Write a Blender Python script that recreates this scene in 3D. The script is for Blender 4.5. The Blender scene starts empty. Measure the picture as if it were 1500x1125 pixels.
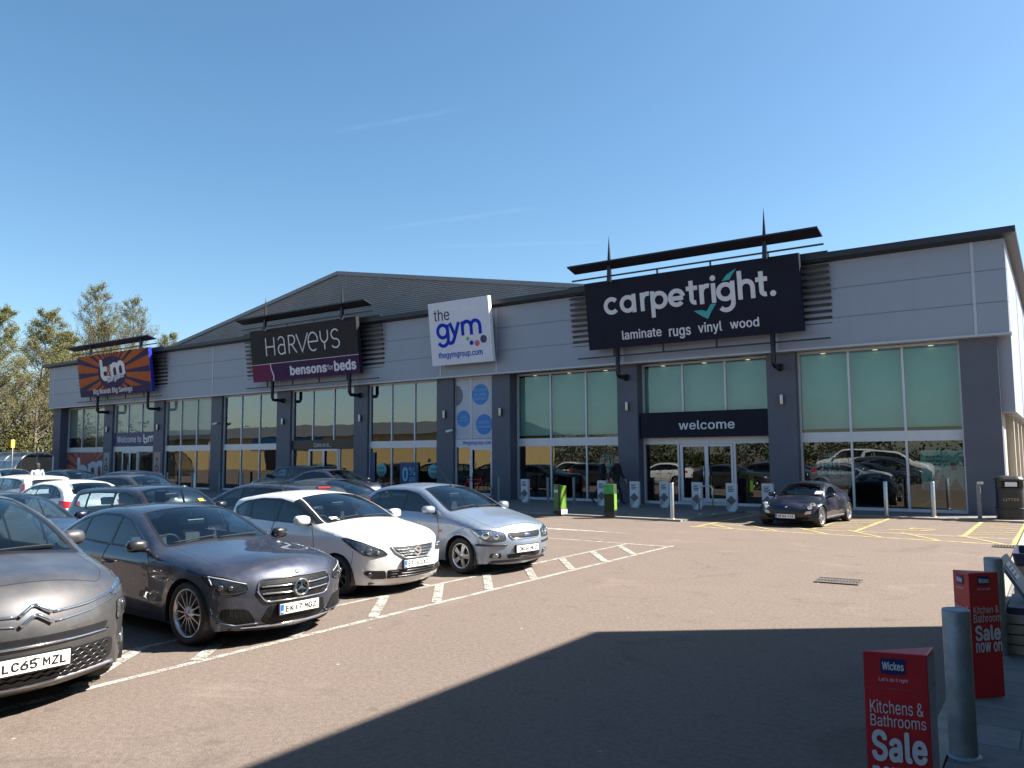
import bpy, bmesh, math, random
import numpy as np
from mathutils import Vector, Matrix
from mathutils.geometry import delaunay_2d_cdt
from mathutils.bvhtree import BVHTree

scene = bpy.context.scene
COL = scene.collection
R = math.radians
rng = random.Random(11)

# ------------------------------------------------------------------ objects
def link(o, parent=None):
    COL.objects.link(o)
    if parent is not None:
        o.parent = parent
    return o

def tag(o, label=None, cat=None, group=None, kind=None):
    if label: o['label'] = label
    if cat: o['category'] = cat
    if group: o['group'] = group
    if kind: o['kind'] = kind
    return o

def thing(name, label, cat, loc=(0, 0, 0), rz=0.0, group=None):
    o = bpy.data.objects.new(name, None)
    o.empty_display_size = 0.2
    o.location = loc
    o.rotation_euler = (0, 0, rz)
    link(o)
    return tag(o, label, cat, group)

def kids(o):
    return [c for c in bpy.data.objects if c.parent == o]

def copy_tree(o, label=None, loc=None, rz=None, parent=None, group=None):
    c = o.copy()
    COL.objects.link(c)
    if parent is not None:
        c.parent = parent
    if label: c['label'] = label
    if group: c['group'] = group
    if loc is not None: c.location = loc
    if rz is not None: c.rotation_euler = (0, 0, rz)
    for k in kids(o):
        copy_tree(k, parent=c)
    return c

class MB:
    """collects shapes and links them as ONE mesh object"""
    def __init__(s):
        s.v = []; s.f = []; s.m = []; s.sm = []
    def add(s, vs, fs, mi=0, smooth=False):
        b = len(s.v)
        s.v.extend([tuple(v) for v in vs])
        for f in fs:
            s.f.append(tuple(b + i for i in f)); s.m.append(mi); s.sm.append(smooth)
        return s
    def box(s, x0, x1, y0, y1, z0, z1, mi=0, M=None):
        vs = [(x0, y0, z0), (x1, y0, z0), (x1, y1, z0), (x0, y1, z0), (x0, y0, z1), (x1, y0, z1), (x1, y1, z1), (x0, y1, z1)]
        if M is not None: vs = [M @ Vector(v) for v in vs]
        return s.add(vs, [(3, 2, 1, 0), (4, 5, 6, 7), (0, 1, 5, 4), (1, 2, 6, 5), (2, 3, 7, 6), (3, 0, 4, 7)], mi)
    def quad(s, a, b, c, d, mi=0):
        return s.add([a, b, c, d], [(0, 1, 2, 3)], mi)
    def tube(s, pts, r, n=8, mi=0, cap=True, smooth=True, sq=None):
        pts = [Vector(p) for p in pts]
        rr = r if isinstance(r, (list, tuple)) else [r] * len(pts)
        vs = []; N = len(pts)
        for i, p in enumerate(pts):
            t = (pts[min(i + 1, N - 1)] - pts[max(i - 1, 0)])
            if t.length < 1e-9: t = Vector((0, 0, 1))
            t.normalize()
            up = Vector((0, 0, 1)) if abs(t.z) < 0.95 else Vector((1, 0, 0))
            a = t.cross(up).normalized(); b = a.cross(t).normalized()
            for k in range(n):
                an = 2 * math.pi * (k + (0.5 if n == 4 else 0)) / n
                vs.append(p + (a * math.cos(an) + b * math.sin(an)) * rr[i])
        fs = []
        for i in range(N - 1):
            for k in range(n):
                k2 = (k + 1) % n
                fs.append((i * n + k2, i * n + k, (i + 1) * n + k, (i + 1) * n + k2))
        if cap:
            fs.append(tuple(range(n))); fs.append(tuple((N - 1) * n + k for k in reversed(range(n))))
        return s.add(vs, fs, mi, smooth)
    def lathe(s, prof, n=24, M=None, mi=0, smooth=True, closed=False):
        """prof: list of (r, h); revolves about local z"""
        vs = []
        for (r, h) in prof:
            for k in range(n):
                a = 2 * math.pi * k / n
                vs.append(Vector((r * math.cos(a), r * math.sin(a), h)))
        if M is not None: vs = [M @ v for v in vs]
        fs = []
        P = len(prof)
        for i in range(P - 1 + (1 if closed else 0)):
            i2 = (i + 1) % P
            for k in range(n):
                k2 = (k + 1) % n
                fs.append((i * n + k, i * n + k2, i2 * n + k2, i2 * n + k))
        return s.add(vs, fs, mi, smooth)
    def disc(s, c, r, n=24, M=None, mi=0, ax='z'):
        vs = []
        for k in range(n):
            a = 2 * math.pi * k / n
            d = {'z': (math.cos(a), math.sin(a), 0), 'y': (math.cos(a), 0, math.sin(a)), 'x': (0, math.cos(a), math.sin(a))}[ax]
            v = Vector(c) + Vector(d) * r
            vs.append(M @ v if M is not None else v)
        return s.add(vs, [tuple(range(n))], mi)
    def prism(s, poly, fn0, fn1, mi=0):
        """poly of 2d points, fn0/fn1 map (a,b) to 3d for the two caps"""
        n = len(poly)
        vs = [fn0(*p) for p in poly] + [fn1(*p) for p in poly]
        fs = [tuple(reversed(range(n))), tuple(range(n, 2 * n))]
        for i in range(n):
            j = (i + 1) % n
            fs.append((i, j, n + j, n + i))
        return s.add(vs, fs, mi)
    def mesh(s, name, mats):
        me = bpy.data.meshes.new(name)
        me.from_pydata([tuple(v) for v in s.v], [], s.f)
        for m in (mats if isinstance(mats, (list, tuple)) else [mats]):
            me.materials.append(m)
        me.polygons.foreach_set('material_index', s.m)
        me.polygons.foreach_set('use_smooth', s.sm)
        me.update()
        return me
    def build(s, name, mats, parent=None, bevel=0, fixn=False, seg=2):
        me = s.mesh(name, mats)
        if fixn:
            bm = bmesh.new(); bm.from_mesh(me)
            bmesh.ops.recalc_face_normals(bm, faces=bm.faces)
            bm.to_mesh(me); bm.free()
        o = bpy.data.objects.new(name, me)
        link(o, parent)
        if bevel:
            md = o.modifiers.new('bevel', 'BEVEL'); md.width = bevel; md.segments = seg; md.limit_method = 'ANGLE'; md.angle_limit = R(40)
        return o

# ------------------------------------------------------------------ materials
def nt(name):
    m = bpy.data.materials.new(name); m.use_nodes = True
    t = m.node_tree
    b = t.nodes['Principled BSDF']
    return m, t, b

def ramp(t, fac, stops):
    r = t.nodes.new('ShaderNodeValToRGB')
    e = r.color_ramp.elements
    e[0].position, e[0].color = stops[0][0], (*stops[0][1], 1)
    e[1].position, e[1].color = stops[-1][0], (*stops[-1][1], 1)
    for p, c in stops[1:-1]:
        x = e.new(p); x.color = (*c, 1)
    t.links.new(fac, r.inputs[0])
    return r.outputs[0]

def noise(t, scale, detail=4, rough=.6, coord=None, dist=0):
    n = t.nodes.new('ShaderNodeTexNoise')
    n.inputs['Scale'].default_value = scale; n.inputs['Detail'].default_value = detail
    n.inputs['Roughness'].default_value = rough; n.inputs['Distortion'].default_value = dist
    if coord: t.links.new(coord, n.inputs['Vector'])
    return n.outputs[0]

def mixc(t, fac, a, b, mode='MIX'):
    n = t.nodes.new('ShaderNodeMix'); n.data_type = 'RGBA'; n.blend_type = mode
    for sck, val in ((n.inputs[0], fac), (n.inputs[6], a), (n.inputs[7], b)):
        if hasattr(val, 'links'): t.links.new(val, sck)
        elif isinstance(val, (int, float)): sck.default_value = val
        else: sck.default_value = (*val, 1)
    return n.outputs[2]

def bump(t, h, strength=.2, dist=.01):
    b = t.nodes.new('ShaderNodeBump'); b.inputs['Strength'].default_value = strength; b.inputs['Distance'].default_value = dist
    t.links.new(h, b.inputs['Height'])
    return b.outputs[0]

def objcoord(t):
    return t.nodes.new('ShaderNodeTexCoord').outputs['Object']

def poscoord(t):
    return t.nodes.new('ShaderNodeNewGeometry').outputs['Position']

def simple(name, col, rough=.5, metal=0.0, var=.12, scale=6.0, coat=0.0, bmp=0.0, bscale=60.0, spec=.5):
    m, t, b = nt(name)
    co = objcoord(t)
    n = noise(t, scale, 5, .6, co)
    lo = tuple(c * (1 - var) for c in col); hi = tuple(min(1, c * (1 + var)) for c in col)
    t.links.new(ramp(t, n, [(.3, lo), (.7, hi)]), b.inputs['Base Color'])
    b.inputs['Roughness'].default_value = rough; b.inputs['Metallic'].default_value = metal
    b.inputs['Coat Weight'].default_value = coat; b.inputs['Coat Roughness'].default_value = .03
    b.inputs['Specular IOR Level'].default_value = spec
    if bmp:
        t.links.new(bump(t, noise(t, bscale, 3, .6, co), bmp, .01), b.inputs['Normal'])
    return m

def emis(name, col, s):
    m, t, b = nt(name)
    b.inputs['Base Color'].default_value = (*col, 1)
    b.inputs['Emission Color'].default_value = (*col, 1); b.inputs['Emission Strength'].default_value = s
    return m

def paint(name, col, flake=.35, metal=.55, rough=.32, dust=.12):
    m, t, b = nt(name)
    co = objcoord(t)
    fl = noise(t, 900, 2, .7, co)
    big = noise(t, 2.2, 5, .65, co)
    c1 = ramp(t, fl, [(.35, tuple(c * (1 - flake) for c in col)), (.65, tuple(min(1, c * (1 + flake)) for c in col))])
    c2 = mixc(t, ramp(t, big, [(.45, (0, 0, 0)), (.75, (dust,) * 3)]), c1, (.35, .31, .27))
    t.links.new(c2, b.inputs['Base Color'])
    b.inputs['Metallic'].default_value = metal
    t.links.new(ramp(t, big, [(.35, (rough * .9,) * 3), (.7, (rough * 1.25,) * 3)]), b.inputs['Roughness'])
    b.inputs['Coat Weight'].default_value = .9; b.inputs['Coat Roughness'].default_value = .02
    b.inputs['Coat IOR'].default_value = 1.45
    return m

def glass(name, tint=(.75, .85, .83), refl=.14, edge=.85, rough=0.003, body=0.0, bodycol=(.01, .012, .012), wav=0.0):
    """window glass: mirror reflection by viewing angle over clear tinted glass"""
    m = bpy.data.materials.new(name); m.use_nodes = True
    t = m.node_tree
    for n in list(t.nodes): t.nodes.remove(n)
    out = t.nodes.new('ShaderNodeOutputMaterial')
    gl = t.nodes.new('ShaderNodeBsdfGlossy'); gl.inputs['Roughness'].default_value = rough; gl.inputs['Color'].default_value = (.93, .97, .96, 1)
    tr = t.nodes.new('ShaderNodeBsdfTransparent'); tr.inputs['Color'].default_value = (*tint, 1)
    if wav:
        t.links.new(bump(t, noise(t, .8, 1, .4, poscoord(t)), wav, .1), gl.inputs['Normal'])
    lw = t.nodes.new('ShaderNodeLayerWeight'); lw.inputs['Blend'].default_value = .5
    pw = t.nodes.new('ShaderNodeMath'); pw.operation = 'POWER'; t.links.new(lw.outputs['Facing'], pw.inputs[0]); pw.inputs[1].default_value = 4.0
    mr = t.nodes.new('ShaderNodeMapRange'); t.links.new(pw.outputs[0], mr.inputs['Value'])
    mr.inputs['To Min'].default_value = refl; mr.inputs['To Max'].default_value = edge
    under = tr.outputs[0]
    if body:
        df = t.nodes.new('ShaderNodeBsdfDiffuse'); df.inputs['Color'].default_value = (*bodycol, 1)
        mb = t.nodes.new('ShaderNodeMixShader'); mb.inputs[0].default_value = body
        t.links.new(tr.outputs[0], mb.inputs[1]); t.links.new(df.outputs[0], mb.inputs[2]); under = mb.outputs[0]
    ms = t.nodes.new('ShaderNodeMixShader')
    t.links.new(mr.outputs[0], ms.inputs[0]); t.links.new(under, ms.inputs[1]); t.links.new(gl.outputs[0], ms.inputs[2])
    t.links.new(ms.outputs[0], out.inputs['Surface'])
    return m

def asphalt(name, base, warm, speck=.22):
    m, t, b = nt(name)
    co = poscoord(t)
    fine = noise(t, 130, 3, .75, co); mid = noise(t, 22, 6, .7, co); big = noise(t, .35, 6, .65, co); strk = noise(t, 1.7, 6, .7, co, .8)
    c = ramp(t, big, [(.3, base), (.7, warm)])
    c = mixc(t, .55, c, ramp(t, mid, [(.3, tuple(x * .62 for x in base)), (.7, tuple(x * 1.32 for x in warm))]))
    v = t.nodes.new('ShaderNodeTexVoronoi'); v.inputs['Scale'].default_value = 75; t.links.new(co, v.inputs['Vector'])
    c = mixc(t, ramp(t, v.outputs['Distance'], [(.10, (speck,) * 3), (.30, (0, 0, 0))]), c, (.34, .30, .26))
    c = mixc(t, ramp(t, fine, [(.32, (.7,) * 3), (.5, (0, 0, 0))]), c, tuple(x * .45 for x in base))
    c = mixc(t, ramp(t, strk, [(.56, (0, 0, 0)), (.72, (.42,) * 3)]), c, tuple(x * .62 for x in base))
    blot = noise(t, 3.1, 3, .5, co)
    c = mixc(t, ramp(t, blot, [(.68, (0, 0, 0)), (.73, (.40,) * 3)]), c, tuple(x * .5 for x in base))
    oil = noise(t, .55, 5, .6, co, 1.2)
    c = mixc(t, ramp(t, oil, [(.60, (0, 0, 0)), (.70, (.38,) * 3)]), c, tuple(x * .55 for x in base))
    pale = noise(t, .8, 6, .7, co, .4)
    c = mixc(t, ramp(t, pale, [(.58, (0, 0, 0)), (.75, (.30,) * 3)]), c, tuple(min(1, x * 1.7) for x in warm))
    gum = t.nodes.new('ShaderNodeTexVoronoi'); gum.inputs['Scale'].default_value = 1.7; gum.inputs['Randomness'].default_value = 1.0; t.links.new(co, gum.inputs['Vector'])
    c = mixc(t, ramp(t, gum.outputs['Distance'], [(.022, (.55,) * 3), (.034, (0, 0, 0))]), c, (.42, .40, .37))
    ck = t.nodes.new('ShaderNodeTexVoronoi'); ck.feature = 'DISTANCE_TO_EDGE'; ck.inputs['Scale'].default_value = .16; 
    wob = t.nodes.new('ShaderNodeVectorMath'); wob.operation = 'ADD'; nz = t.nodes.new('ShaderNodeTexNoise'); nz.inputs['Scale'].default_value = 1.3; nz.inputs['Detail'].default_value = 6; t.links.new(co, nz.inputs['Vector']); t.links.new(co, wob.inputs[0]); t.links.new(nz.outputs['Color'], wob.inputs[1]); t.links.new(wob.outputs[0], ck.inputs['Vector'])
    crk = mixc(t, ramp(t, noise(t, .5, 2, .5, co), [(.5, (0, 0, 0)), (.62, (1, 1, 1))]), (0, 0, 0), ramp(t, ck.outputs['Distance'], [(.0012, (.5,) * 3), (.0030, (0, 0, 0))]))
    c = mixc(t, crk, c, tuple(x * .4 for x in base))
    t.links.new(c, b.inputs['Base Color'])
    b.inputs['Roughness'].default_value = .92; b.inputs['Specular IOR Level'].default_value = .12
    hb = t.nodes.new('ShaderNodeMath'); hb.operation = 'ADD'; t.links.new(fine, hb.inputs[0]); t.links.new(v.outputs['Distance'], hb.inputs[1])
    t.links.new(bump(t, hb.outputs[0], .38, .008), b.inputs['Normal'])
    return m

def linepaint(name, col, wear=.5):
    """worn road paint: transparent where the paint has gone"""
    m = bpy.data.materials.new(name); m.use_nodes = True; t = m.node_tree; b = t.nodes['Principled BSDF']
    co = poscoord(t)
    n1 = noise(t, 60, 4, .75, co); n2 = noise(t, 5, 5, .7, co)
    t.links.new(ramp(t, n2, [(.3, tuple(c * .72 for c in col)), (.7, col)]), b.inputs['Base Color'])
    b.inputs['Roughness'].default_value = .8
    ad = t.nodes.new('ShaderNodeMath'); ad.operation = 'MULTIPLY_ADD'; t.links.new(n2, ad.inputs[0]); ad.inputs[1].default_value = .55; t.links.new(n1, ad.inputs[2])
    t.links.new(ramp(t, ad.outputs[0], [(wear, (0, 0, 0)), (wear + .16, (1, 1, 1))]), b.inputs['Alpha'])
    return m

def paver(name, c1, c2, mort, sx, sy, w=.6, h=.45):
    m, t, b = nt(name)
    co = poscoord(t)
    br = t.nodes.new('ShaderNodeTexBrick'); t.links.new(co, br.inputs['Vector'])
    br.inputs['Scale'].default_value = 1.0; br.inputs['Brick Width'].default_value = w; br.inputs['Row Height'].default_value = h
    br.inputs['Mortar Size'].default_value = .006; br.inputs['Color1'].default_value = (*c1, 1); br.inputs['Color2'].default_value = (*c2, 1); br.inputs['Mortar'].default_value = (*mort, 1)
    n = noise(t, 9, 6, .7, co)
    c = mixc(t, .6, br.outputs[0], ramp(t, n, [(.3, (.55, .55, .55)), (.7, (1.25, 1.25, 1.25))]), 'MULTIPLY')
    t.links.new(c, b.inputs['Base Color']); b.inputs['Roughness'].default_value = .85
    t.links.new(bump(t, br.outputs['Fac'], -.4, .006), b.inputs['Normal'])
    return m

MT = {}
MT['asphalt'] = asphalt('red_brown_asphalt', (.134, .107, .092), (.158, .127, .110))
MT['white_line'] = linepaint('worn_white_paint', (.37, .355, .325), .65)
MT['yellow_line'] = linepaint('worn_yellow_paint', (.42, .33, .13), .62)
MT['pave'] = paver('grey_paving', (.125, .12, .118), (.15, .145, .138), (.06, .056, .053), 1, 1, .9, .6)
MT['slab'] = paver('concrete_slabs', (.115, .12, .122), (.15, .152, .152), (.05, .05, .05), 1, 1, .62, .42)
MT['kerb'] = simple('kerb_concrete', (.25, .225, .19), .85, 0, .2, 8, bmp=.2)
def cladding(name, col):
    m, t, b = nt(name); co = poscoord(t)
    mp = t.nodes.new('ShaderNodeMapping'); mp.inputs['Scale'].default_value = (2.2, 2.2, .12); t.links.new(co, mp.inputs[0])
    st = noise(t, 1.4, 6, .7, mp.outputs[0]); big = noise(t, .18, 3, .5, co)
    c = ramp(t, st, [(.3, tuple(x * .955 for x in col)), (.62, col)])
    c = mixc(t, ramp(t, big, [(.4, (0, 0, 0)), (.65, (.5,) * 3)]), c, tuple(x * .94 for x in col))
    t.links.new(c, b.inputs['Base Color']); b.inputs['Roughness'].default_value = .5; b.inputs['Metallic'].default_value = .2; b.inputs['Specular IOR Level'].default_value = .35
    t.links.new(bump(t, noise(t, .7, 2, .5, co), .12, .05), b.inputs['Normal'])
    return m
MT['clad'] = cladding('silver_cladding', (.26, .288, .348))
MT['clad_light'] = simple('pale_cladding_strip', (.38, .40, .45), .45, .15, .05, 1)
MT['pil'] = simple('slate_grey_render', (.078, .088, .120), .6, 0, .12, .9, bmp=.1, bscale=90)
MT['gutter'] = simple('dark_gutter_metal', (.018, .019, .026), .45, .2, .2, 3)
MT['frame'] = simple('pale_window_frame', (.50, .52, .57), .4, .2, .05, 3)
MT['cream_wall'] = simple('cream_side_wall', (.36, .33, .28), .75, 0, .1, 2)
MT['teal'] = simple('teal_blind_panel', (.175, .345, .315), .7, 0, .10, .7)
MT['grey_blind'] = simple('grey_blind_panel', (.24, .24, .255), .6, 0, .06, .7)
MT['inner'] = simple('shop_interior_dark', (.030, .032, .036), .8, 0, .3, 1.5)
MT['inner_floor'] = simple('shop_floor', (.07, .062, .055), .35, 0, .2, 1.2)
MT['pane'] = glass('shop_glass', (.60, .70, .68), .105, .88, wav=.03)
MT['pane_up'] = glass('upper_shop_glass', (.78, .90, .87), .07, .85, wav=.02)
MT['pane_sky'] = glass('sky_mirroring_glass', (.50, .68, .68), .17, .92, wav=.025)
MT['door_pane'] = glass('door_glass', (.70, .80, .78), .17, .9)
MT['black'] = simple('black_metal', (.012, .012, .017), .4, .2, .2, 5)
MT['navy'] = simple('navy_sign_board', (.0085, .0105, .024), .6, 0, .12, 2, spec=.15)
MT['white'] = simple('white_lettering', (.56, .575, .62), .5, 0, .04, 3, spec=.2)
MT['white_b'] = simple('bright_white_board', (.70, .72, .76), .4, 0, .03, 2)
MT['steel'] = simple('brushed_steel', (.46, .45, .43), .34, .8, .12, 14)
MT['galv'] = simple('galvanised_steel', (.20, .225, .245), .5, .55, .3, 7, bmp=.06, bscale=30)
MT['wood'] = simple('weathered_wood', (.26, .205, .15), .8, 0, .3, 7, bmp=.3, bscale=40)
MT['blackplastic'] = simple('black_plastic', (.014, .014, .015), .42, 0, .2, 9)

# ------------------------------------------------------------------ flat lettering
def _font():
    import os
    try:
        p = os.path.join(bpy.utils.system_resource('DATAFILES', path='fonts'), 'Inter.woff2')
        return bpy.data.fonts.load(p)
    except Exception:
        return None
FONT = _font()
_TC = {}
def text2d(body, bold=0.0, space=1.0, res=3):
    """outlines of a line of text, thickened by bold, as a clean union of its contours"""
    key = (body, bold, space)
    if key in _TC: return _TC[key]
    c = bpy.data.curves.new('text', 'FONT'); c.body = body; c.space_character = space + bold * 1.6; c.resolution_u = res
    c.font = FONT or c.font; c.fill_mode = 'NONE'; c.dimensions = '2D'
    o = bpy.data.objects.new('text', c); COL.objects.link(o)
    dg = bpy.context.evaluated_depsgraph_get()
    me = bpy.data.meshes.new_from_object(o.evaluated_get(dg))
    bpy.data.objects.remove(o); bpy.data.curves.remove(c)
    V0 = np.array([(p.co.x, p.co.y) for p in me.vertices]); E0 = np.array([tuple(e.vertices) for e in me.edges])
    bpy.data.meshes.remove(me)
    copies = [(0, 0)] if not bold else [(bold, 0), (-bold, 0), (0, bold * .7), (0, -bold * .7), (bold * .7, bold * .5), (-bold * .7, bold * .5), (bold * .7, -bold * .5), (-bold * .7, -bold * .5)]
    nxt = {}
    for a_, b_ in E0.tolist(): nxt.setdefault(a_, []).append(b_); nxt.setdefault(b_, []).append(a_)
    seen = set(); loops = []
    for st in nxt:
        if st in seen: continue
        lp = [st]; seen.add(st); cur = st
        while True:
            n_ = [q for q in nxt[cur] if q not in seen]
            if not n_: break
            q = n_[0]
            if cur == st:        # keep the direction of the curve: consecutive vertex numbers
                q = cur + 1 if cur + 1 in n_ else n_[0]
            cur = q; lp.append(cur); seen.add(cur)
        if len(lp) > 2: loops.append(V0[lp])
    loops.sort(key=lambda L: L[:, 0].min())
    groups = []; xmax = -1e9
    for L in loops:
        if L[:, 0].min() - 2 * bold - .002 > xmax: groups.append([])
        groups[-1].append(L); xmax = max(xmax, L[:, 0].max()) if len(groups[-1]) > 1 else L[:, 0].max()
    VV = []; FF = []
    for grp in groups:
        P = []; Ed = []
        for (dx, dy) in copies:
            for L in grp:
                k = len(P); P.extend(Vector((float(p[0] + dx), float(p[1] + dy))) for p in L); Ed.extend((k + i, k + (i + 1) % len(L)) for i in range(len(L)))
        vo, _, fo, _, _, _ = delaunay_2d_cdt(P, Ed, [], 0, 1e-5)
        V = np.array([(v[0], v[1]) for v in vo]); F = np.array([tuple(f) for f in fo if len(f) == 3])
        cen = V[F].mean(1); keep = np.zeros(len(F), bool)
        A = np.concatenate(grp); B_ = np.concatenate([np.roll(L, -1, 0) for L in grp])
        for (dx, dy) in copies:
            q = cen - np.array([dx, dy])
            for c0 in range(0, len(q), 3000):
                x = q[c0:c0 + 3000, 0][:, None]; y = q[c0:c0 + 3000, 1][:, None]
                t = (y - A[None, :, 1]) / np.where(np.abs(B_[:, 1] - A[:, 1]) < 1e-12, 1e-12, B_[:, 1] - A[:, 1])[None]
                right = A[None, :, 0] + t * (B_[:, 0] - A[:, 0])[None] > x
                up = (A[None, :, 1] <= y) & (B_[None, :, 1] > y) & right; dn = (A[None, :, 1] > y) & (B_[None, :, 1] <= y) & right
                keep[c0:c0 + 3000] |= (up.sum(1) - dn.sum(1)) != 0
        FF += [tuple(int(i) + len(VV) for i in f) for f in F[keep]]; VV += [tuple(v) for v in V]
    r_ = (VV, FF)
    _TC[key] = r_
    return r_

def arc(cx, cy, r, a0, a1, n=14, ry=None):
    ry = r if ry is None else ry
    return [(cx + r * math.cos(R(a0 + (a1 - a0) * i / n)), cy + ry * math.sin(R(a0 + (a1 - a0) * i / n))) for i in range(n + 1)]

def strokes2d(lines, w, round_ends=False):
    """union of thick polylines as one clean triangulated 2d mesh"""
    P = []; E = []
    segs = []
    def loop(pts):
        b = len(P); P.extend(Vector(p) for p in pts)
        E.extend((b + i, b + (i + 1) % len(pts)) for i in range(len(pts)))
    for ln in lines:
        ln = [np.array(p, float) for p in ln]
        L = []; Rr = []
        n = len(ln)
        closed = np.hypot(*(ln[0] - ln[-1])) < 1e-6
        for i in range(n):
            a = ln[i - 1] if i > 0 else (ln[-2] if closed else ln[0]); b = ln[i + 1] if i < n - 1 else (ln[1] if closed else ln[-1])
            t0 = ln[i] - a; t1 = b - ln[i]
            l0 = np.hypot(*t0); l1 = np.hypot(*t1)
            if l0 < 1e-9: t0 = t1
            if l1 < 1e-9: t1 = t0
            t0 = t0 / np.hypot(*t0); t1 = t1 / np.hypot(*t1)
            nn = np.array([-(t0 + t1)[1], (t0 + t1)[0]]); nn = nn / max(np.hypot(*nn), 1e-9)
            k = 1 / max(.5, nn @ np.array([-t0[1], t0[0]]))
            L.append(ln[i] + nn * w / 2 * k); Rr.append(ln[i] - nn * w / 2 * k)
        if closed:
            loop(L[:-1]); loop(Rr[:-1])
        else:
            loop(L + Rr[::-1])
            if round_ends:
                for q in (ln[0], ln[-1]): loop([tuple(q + w / 2 * np.array([math.cos(k * math.pi / 8), math.sin(k * math.pi / 8)])) for k in range(16)])
        for i in range(n - 1): segs.append((ln[i], ln[i + 1], L[i], L[i + 1], Rr[i + 1], Rr[i], closed))
    vo, _, fo, _, _, _ = delaunay_2d_cdt(P, E, [], 0, 1e-5)
    V = np.array([tuple(v) for v in vo]); F = np.array([f for f in fo if len(f) == 3])
    cen = V[F].mean(1)
    keep = np.zeros(len(F), bool)
    for a, b, l0, l1, r1, r0, cl in segs:
        q = [l0, l1, r1, r0]; ins = np.ones(len(F), bool); ins2 = np.ones(len(F), bool)
        for i in range(4):
            p, s = q[i], q[(i + 1) % 4]
            cr = (s[0] - p[0]) * (cen[:, 1] - p[1]) - (s[1] - p[1]) * (cen[:, 0] - p[0])
            ins &= cr <= 1e-9; ins2 &= cr >= -1e-9
        keep |= ins | ins2
    if round_ends:
        for ln in lines:
            for q in (ln[0], ln[-1]):
                keep |= np.hypot(cen[:, 0] - q[0], cen[:, 1] - q[1]) < w / 2 * .985
    F = F[keep]
    return [tuple(v) for v in V], [tuple(f) for f in F]

def place2d(mb, geo, M, box=None, depth=.012, mi=0, keep=False):
    """put flat lettering into mb: M maps (u, v, n) to 3d; box = (u0, v0, u1, v1) it is fitted to"""
    v, f = geo
    if not f: return
    used = sorted({i for q in f for i in q})
    if box:
        xs = [v[i][0] for i in used]; ys = [v[i][1] for i in used]
        sx = (box[2] - box[0]) / max(1e-9, max(xs) - min(xs)); sy = (box[3] - box[1]) / max(1e-9, max(ys) - min(ys))
        if keep:
            sx = sy = min(sx, sy)
        x0, y0 = min(xs), min(ys)
        v = [(box[0] + (p[0] - x0) * sx, box[1] + (p[1] - y0) * sy) for p in v]
    idx = {i: k for k, i in enumerate(used)}
    n = len(used)
    top = [M @ Vector((v[i][0], v[i][1], depth)) for i in used]
    bot = [M @ Vector((v[i][0], v[i][1], 0.001)) for i in used]
    fs = []
    edges = {}
    for q in f:
        a = sum(v[q[i]][0] * v[q[(i + 1) % len(q)]][1] - v[q[(i + 1) % len(q)]][0] * v[q[i]][1] for i in range(len(q)))
        if a < 0: q = tuple(reversed(q))
        q = tuple(idx[i] for i in q); fs.append(q)
        for i in range(len(q)):
            edges[(q[i], q[(i + 1) % len(q)])] = 1
    if depth > .004:
        for (a, b) in list(edges):
            if (b, a) not in edges: fs.append((b, a, n + a, n + b))
        mb.add(top + bot, fs, mi)
    else:
        mb.add(top, fs, mi)

def frame_m(o, u, n):
    """matrix whose x axis is u, z axis n (outwards) and y axis up along the surface"""
    u = Vector(u).normalized(); n = Vector(n).normalized(); v = n.cross(u).normalized()
    m = Matrix((u, v, n)).transposed().to_4x4(); m.translation = Vector(o)
    return m

def poly2d(pts):
    return [tuple(p) for p in pts], [tuple(range(len(pts)))]

def circle2d(cx, cy, r, n=28):
    return poly2d([(cx + r * math.cos(2 * math.pi * k / n), cy + r * math.sin(2 * math.pi * k / n)) for k in range(n)])

def rect2d(a, b, c, d):
    return poly2d([(a, b), (c, b), (c, d), (a, d)])
# ================================================================== SETTING
K = .9641                       # survey units of the building to metres
def kb(mb, name, mats, parent=None, **kw):
    mb.v = [(v[0] * K, v[1] * K, v[2] * K) for v in mb.v]
    return mb.build(name, mats, parent, **kw)

def ngon(mb, pts, z, mi=0):
    mb.add([(p[0], p[1], z) for p in pts], [tuple(range(len(pts)))], mi)

g = MB(); S = 900
g.quad((-S, -S, 0), (S, -S, 0), (S, S, 0), (-S, S, 0)); tag(g.build('ground', MT['asphalt']), kind='structure')

# pavement before the shops (raised slab with a pale kerb edge)
PV = [(-64, 21.2), (-15.2, 21.2), (-8.6, 20.75), (-8.3, 24.75), (-.85, 24.75), (-.85, 8.0), (-.80, -40), (1.9, -40), (1.9, 12.4), (9, 12.4), (9, 27), (-64, 27)]
m = MB(); hz = .05
PVa = [(-64, 21.3), (-15.2, 21.3), (-8.7, 20.86), (-8.4, 24.9), (-.2, 24.9), (-.2, 27.2), (-64, 27.2)]
ngon(m, PVa, hz)
for i in range(len(PVa)):
    a, b = PVa[i], PVa[(i + 1) % len(PVa)]
    m.quad((*a, 0), (*b, 0), (*b, hz), (*a, hz))
tag(m.build('pavement', MT['pave']), kind='structure')
m = MB()
def kerbline(m, pts, w, z0, z1):
    for (a, b) in zip(pts[:-1], pts[1:]):
        d = (Vector(b) - Vector(a)); L = d.length; d.normalize(); nrm = Vector((-d.y, d.x))
        k = max(1, int(L / .915))
        for i in range(k):
            p = Vector(a) + d * (L * i / k + .004); q = Vector(a) + d * (L * (i + 1) / k - .004)
            c = [p, q, q + nrm * w, p + nrm * w]
            vs = [(v.x, v.y, z0) for v in c] + [(v.x, v.y, z1) for v in c]
            m.add(vs, [(4, 5, 6, 7), (0, 1, 5, 4), (1, 2, 6, 5), (2, 3, 7, 6), (3, 0, 4, 7)])
kerbline(m, [(-64, 21.16), (-15.2, 21.16), (-8.72, 20.72)], .13, 0, .056)
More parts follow.
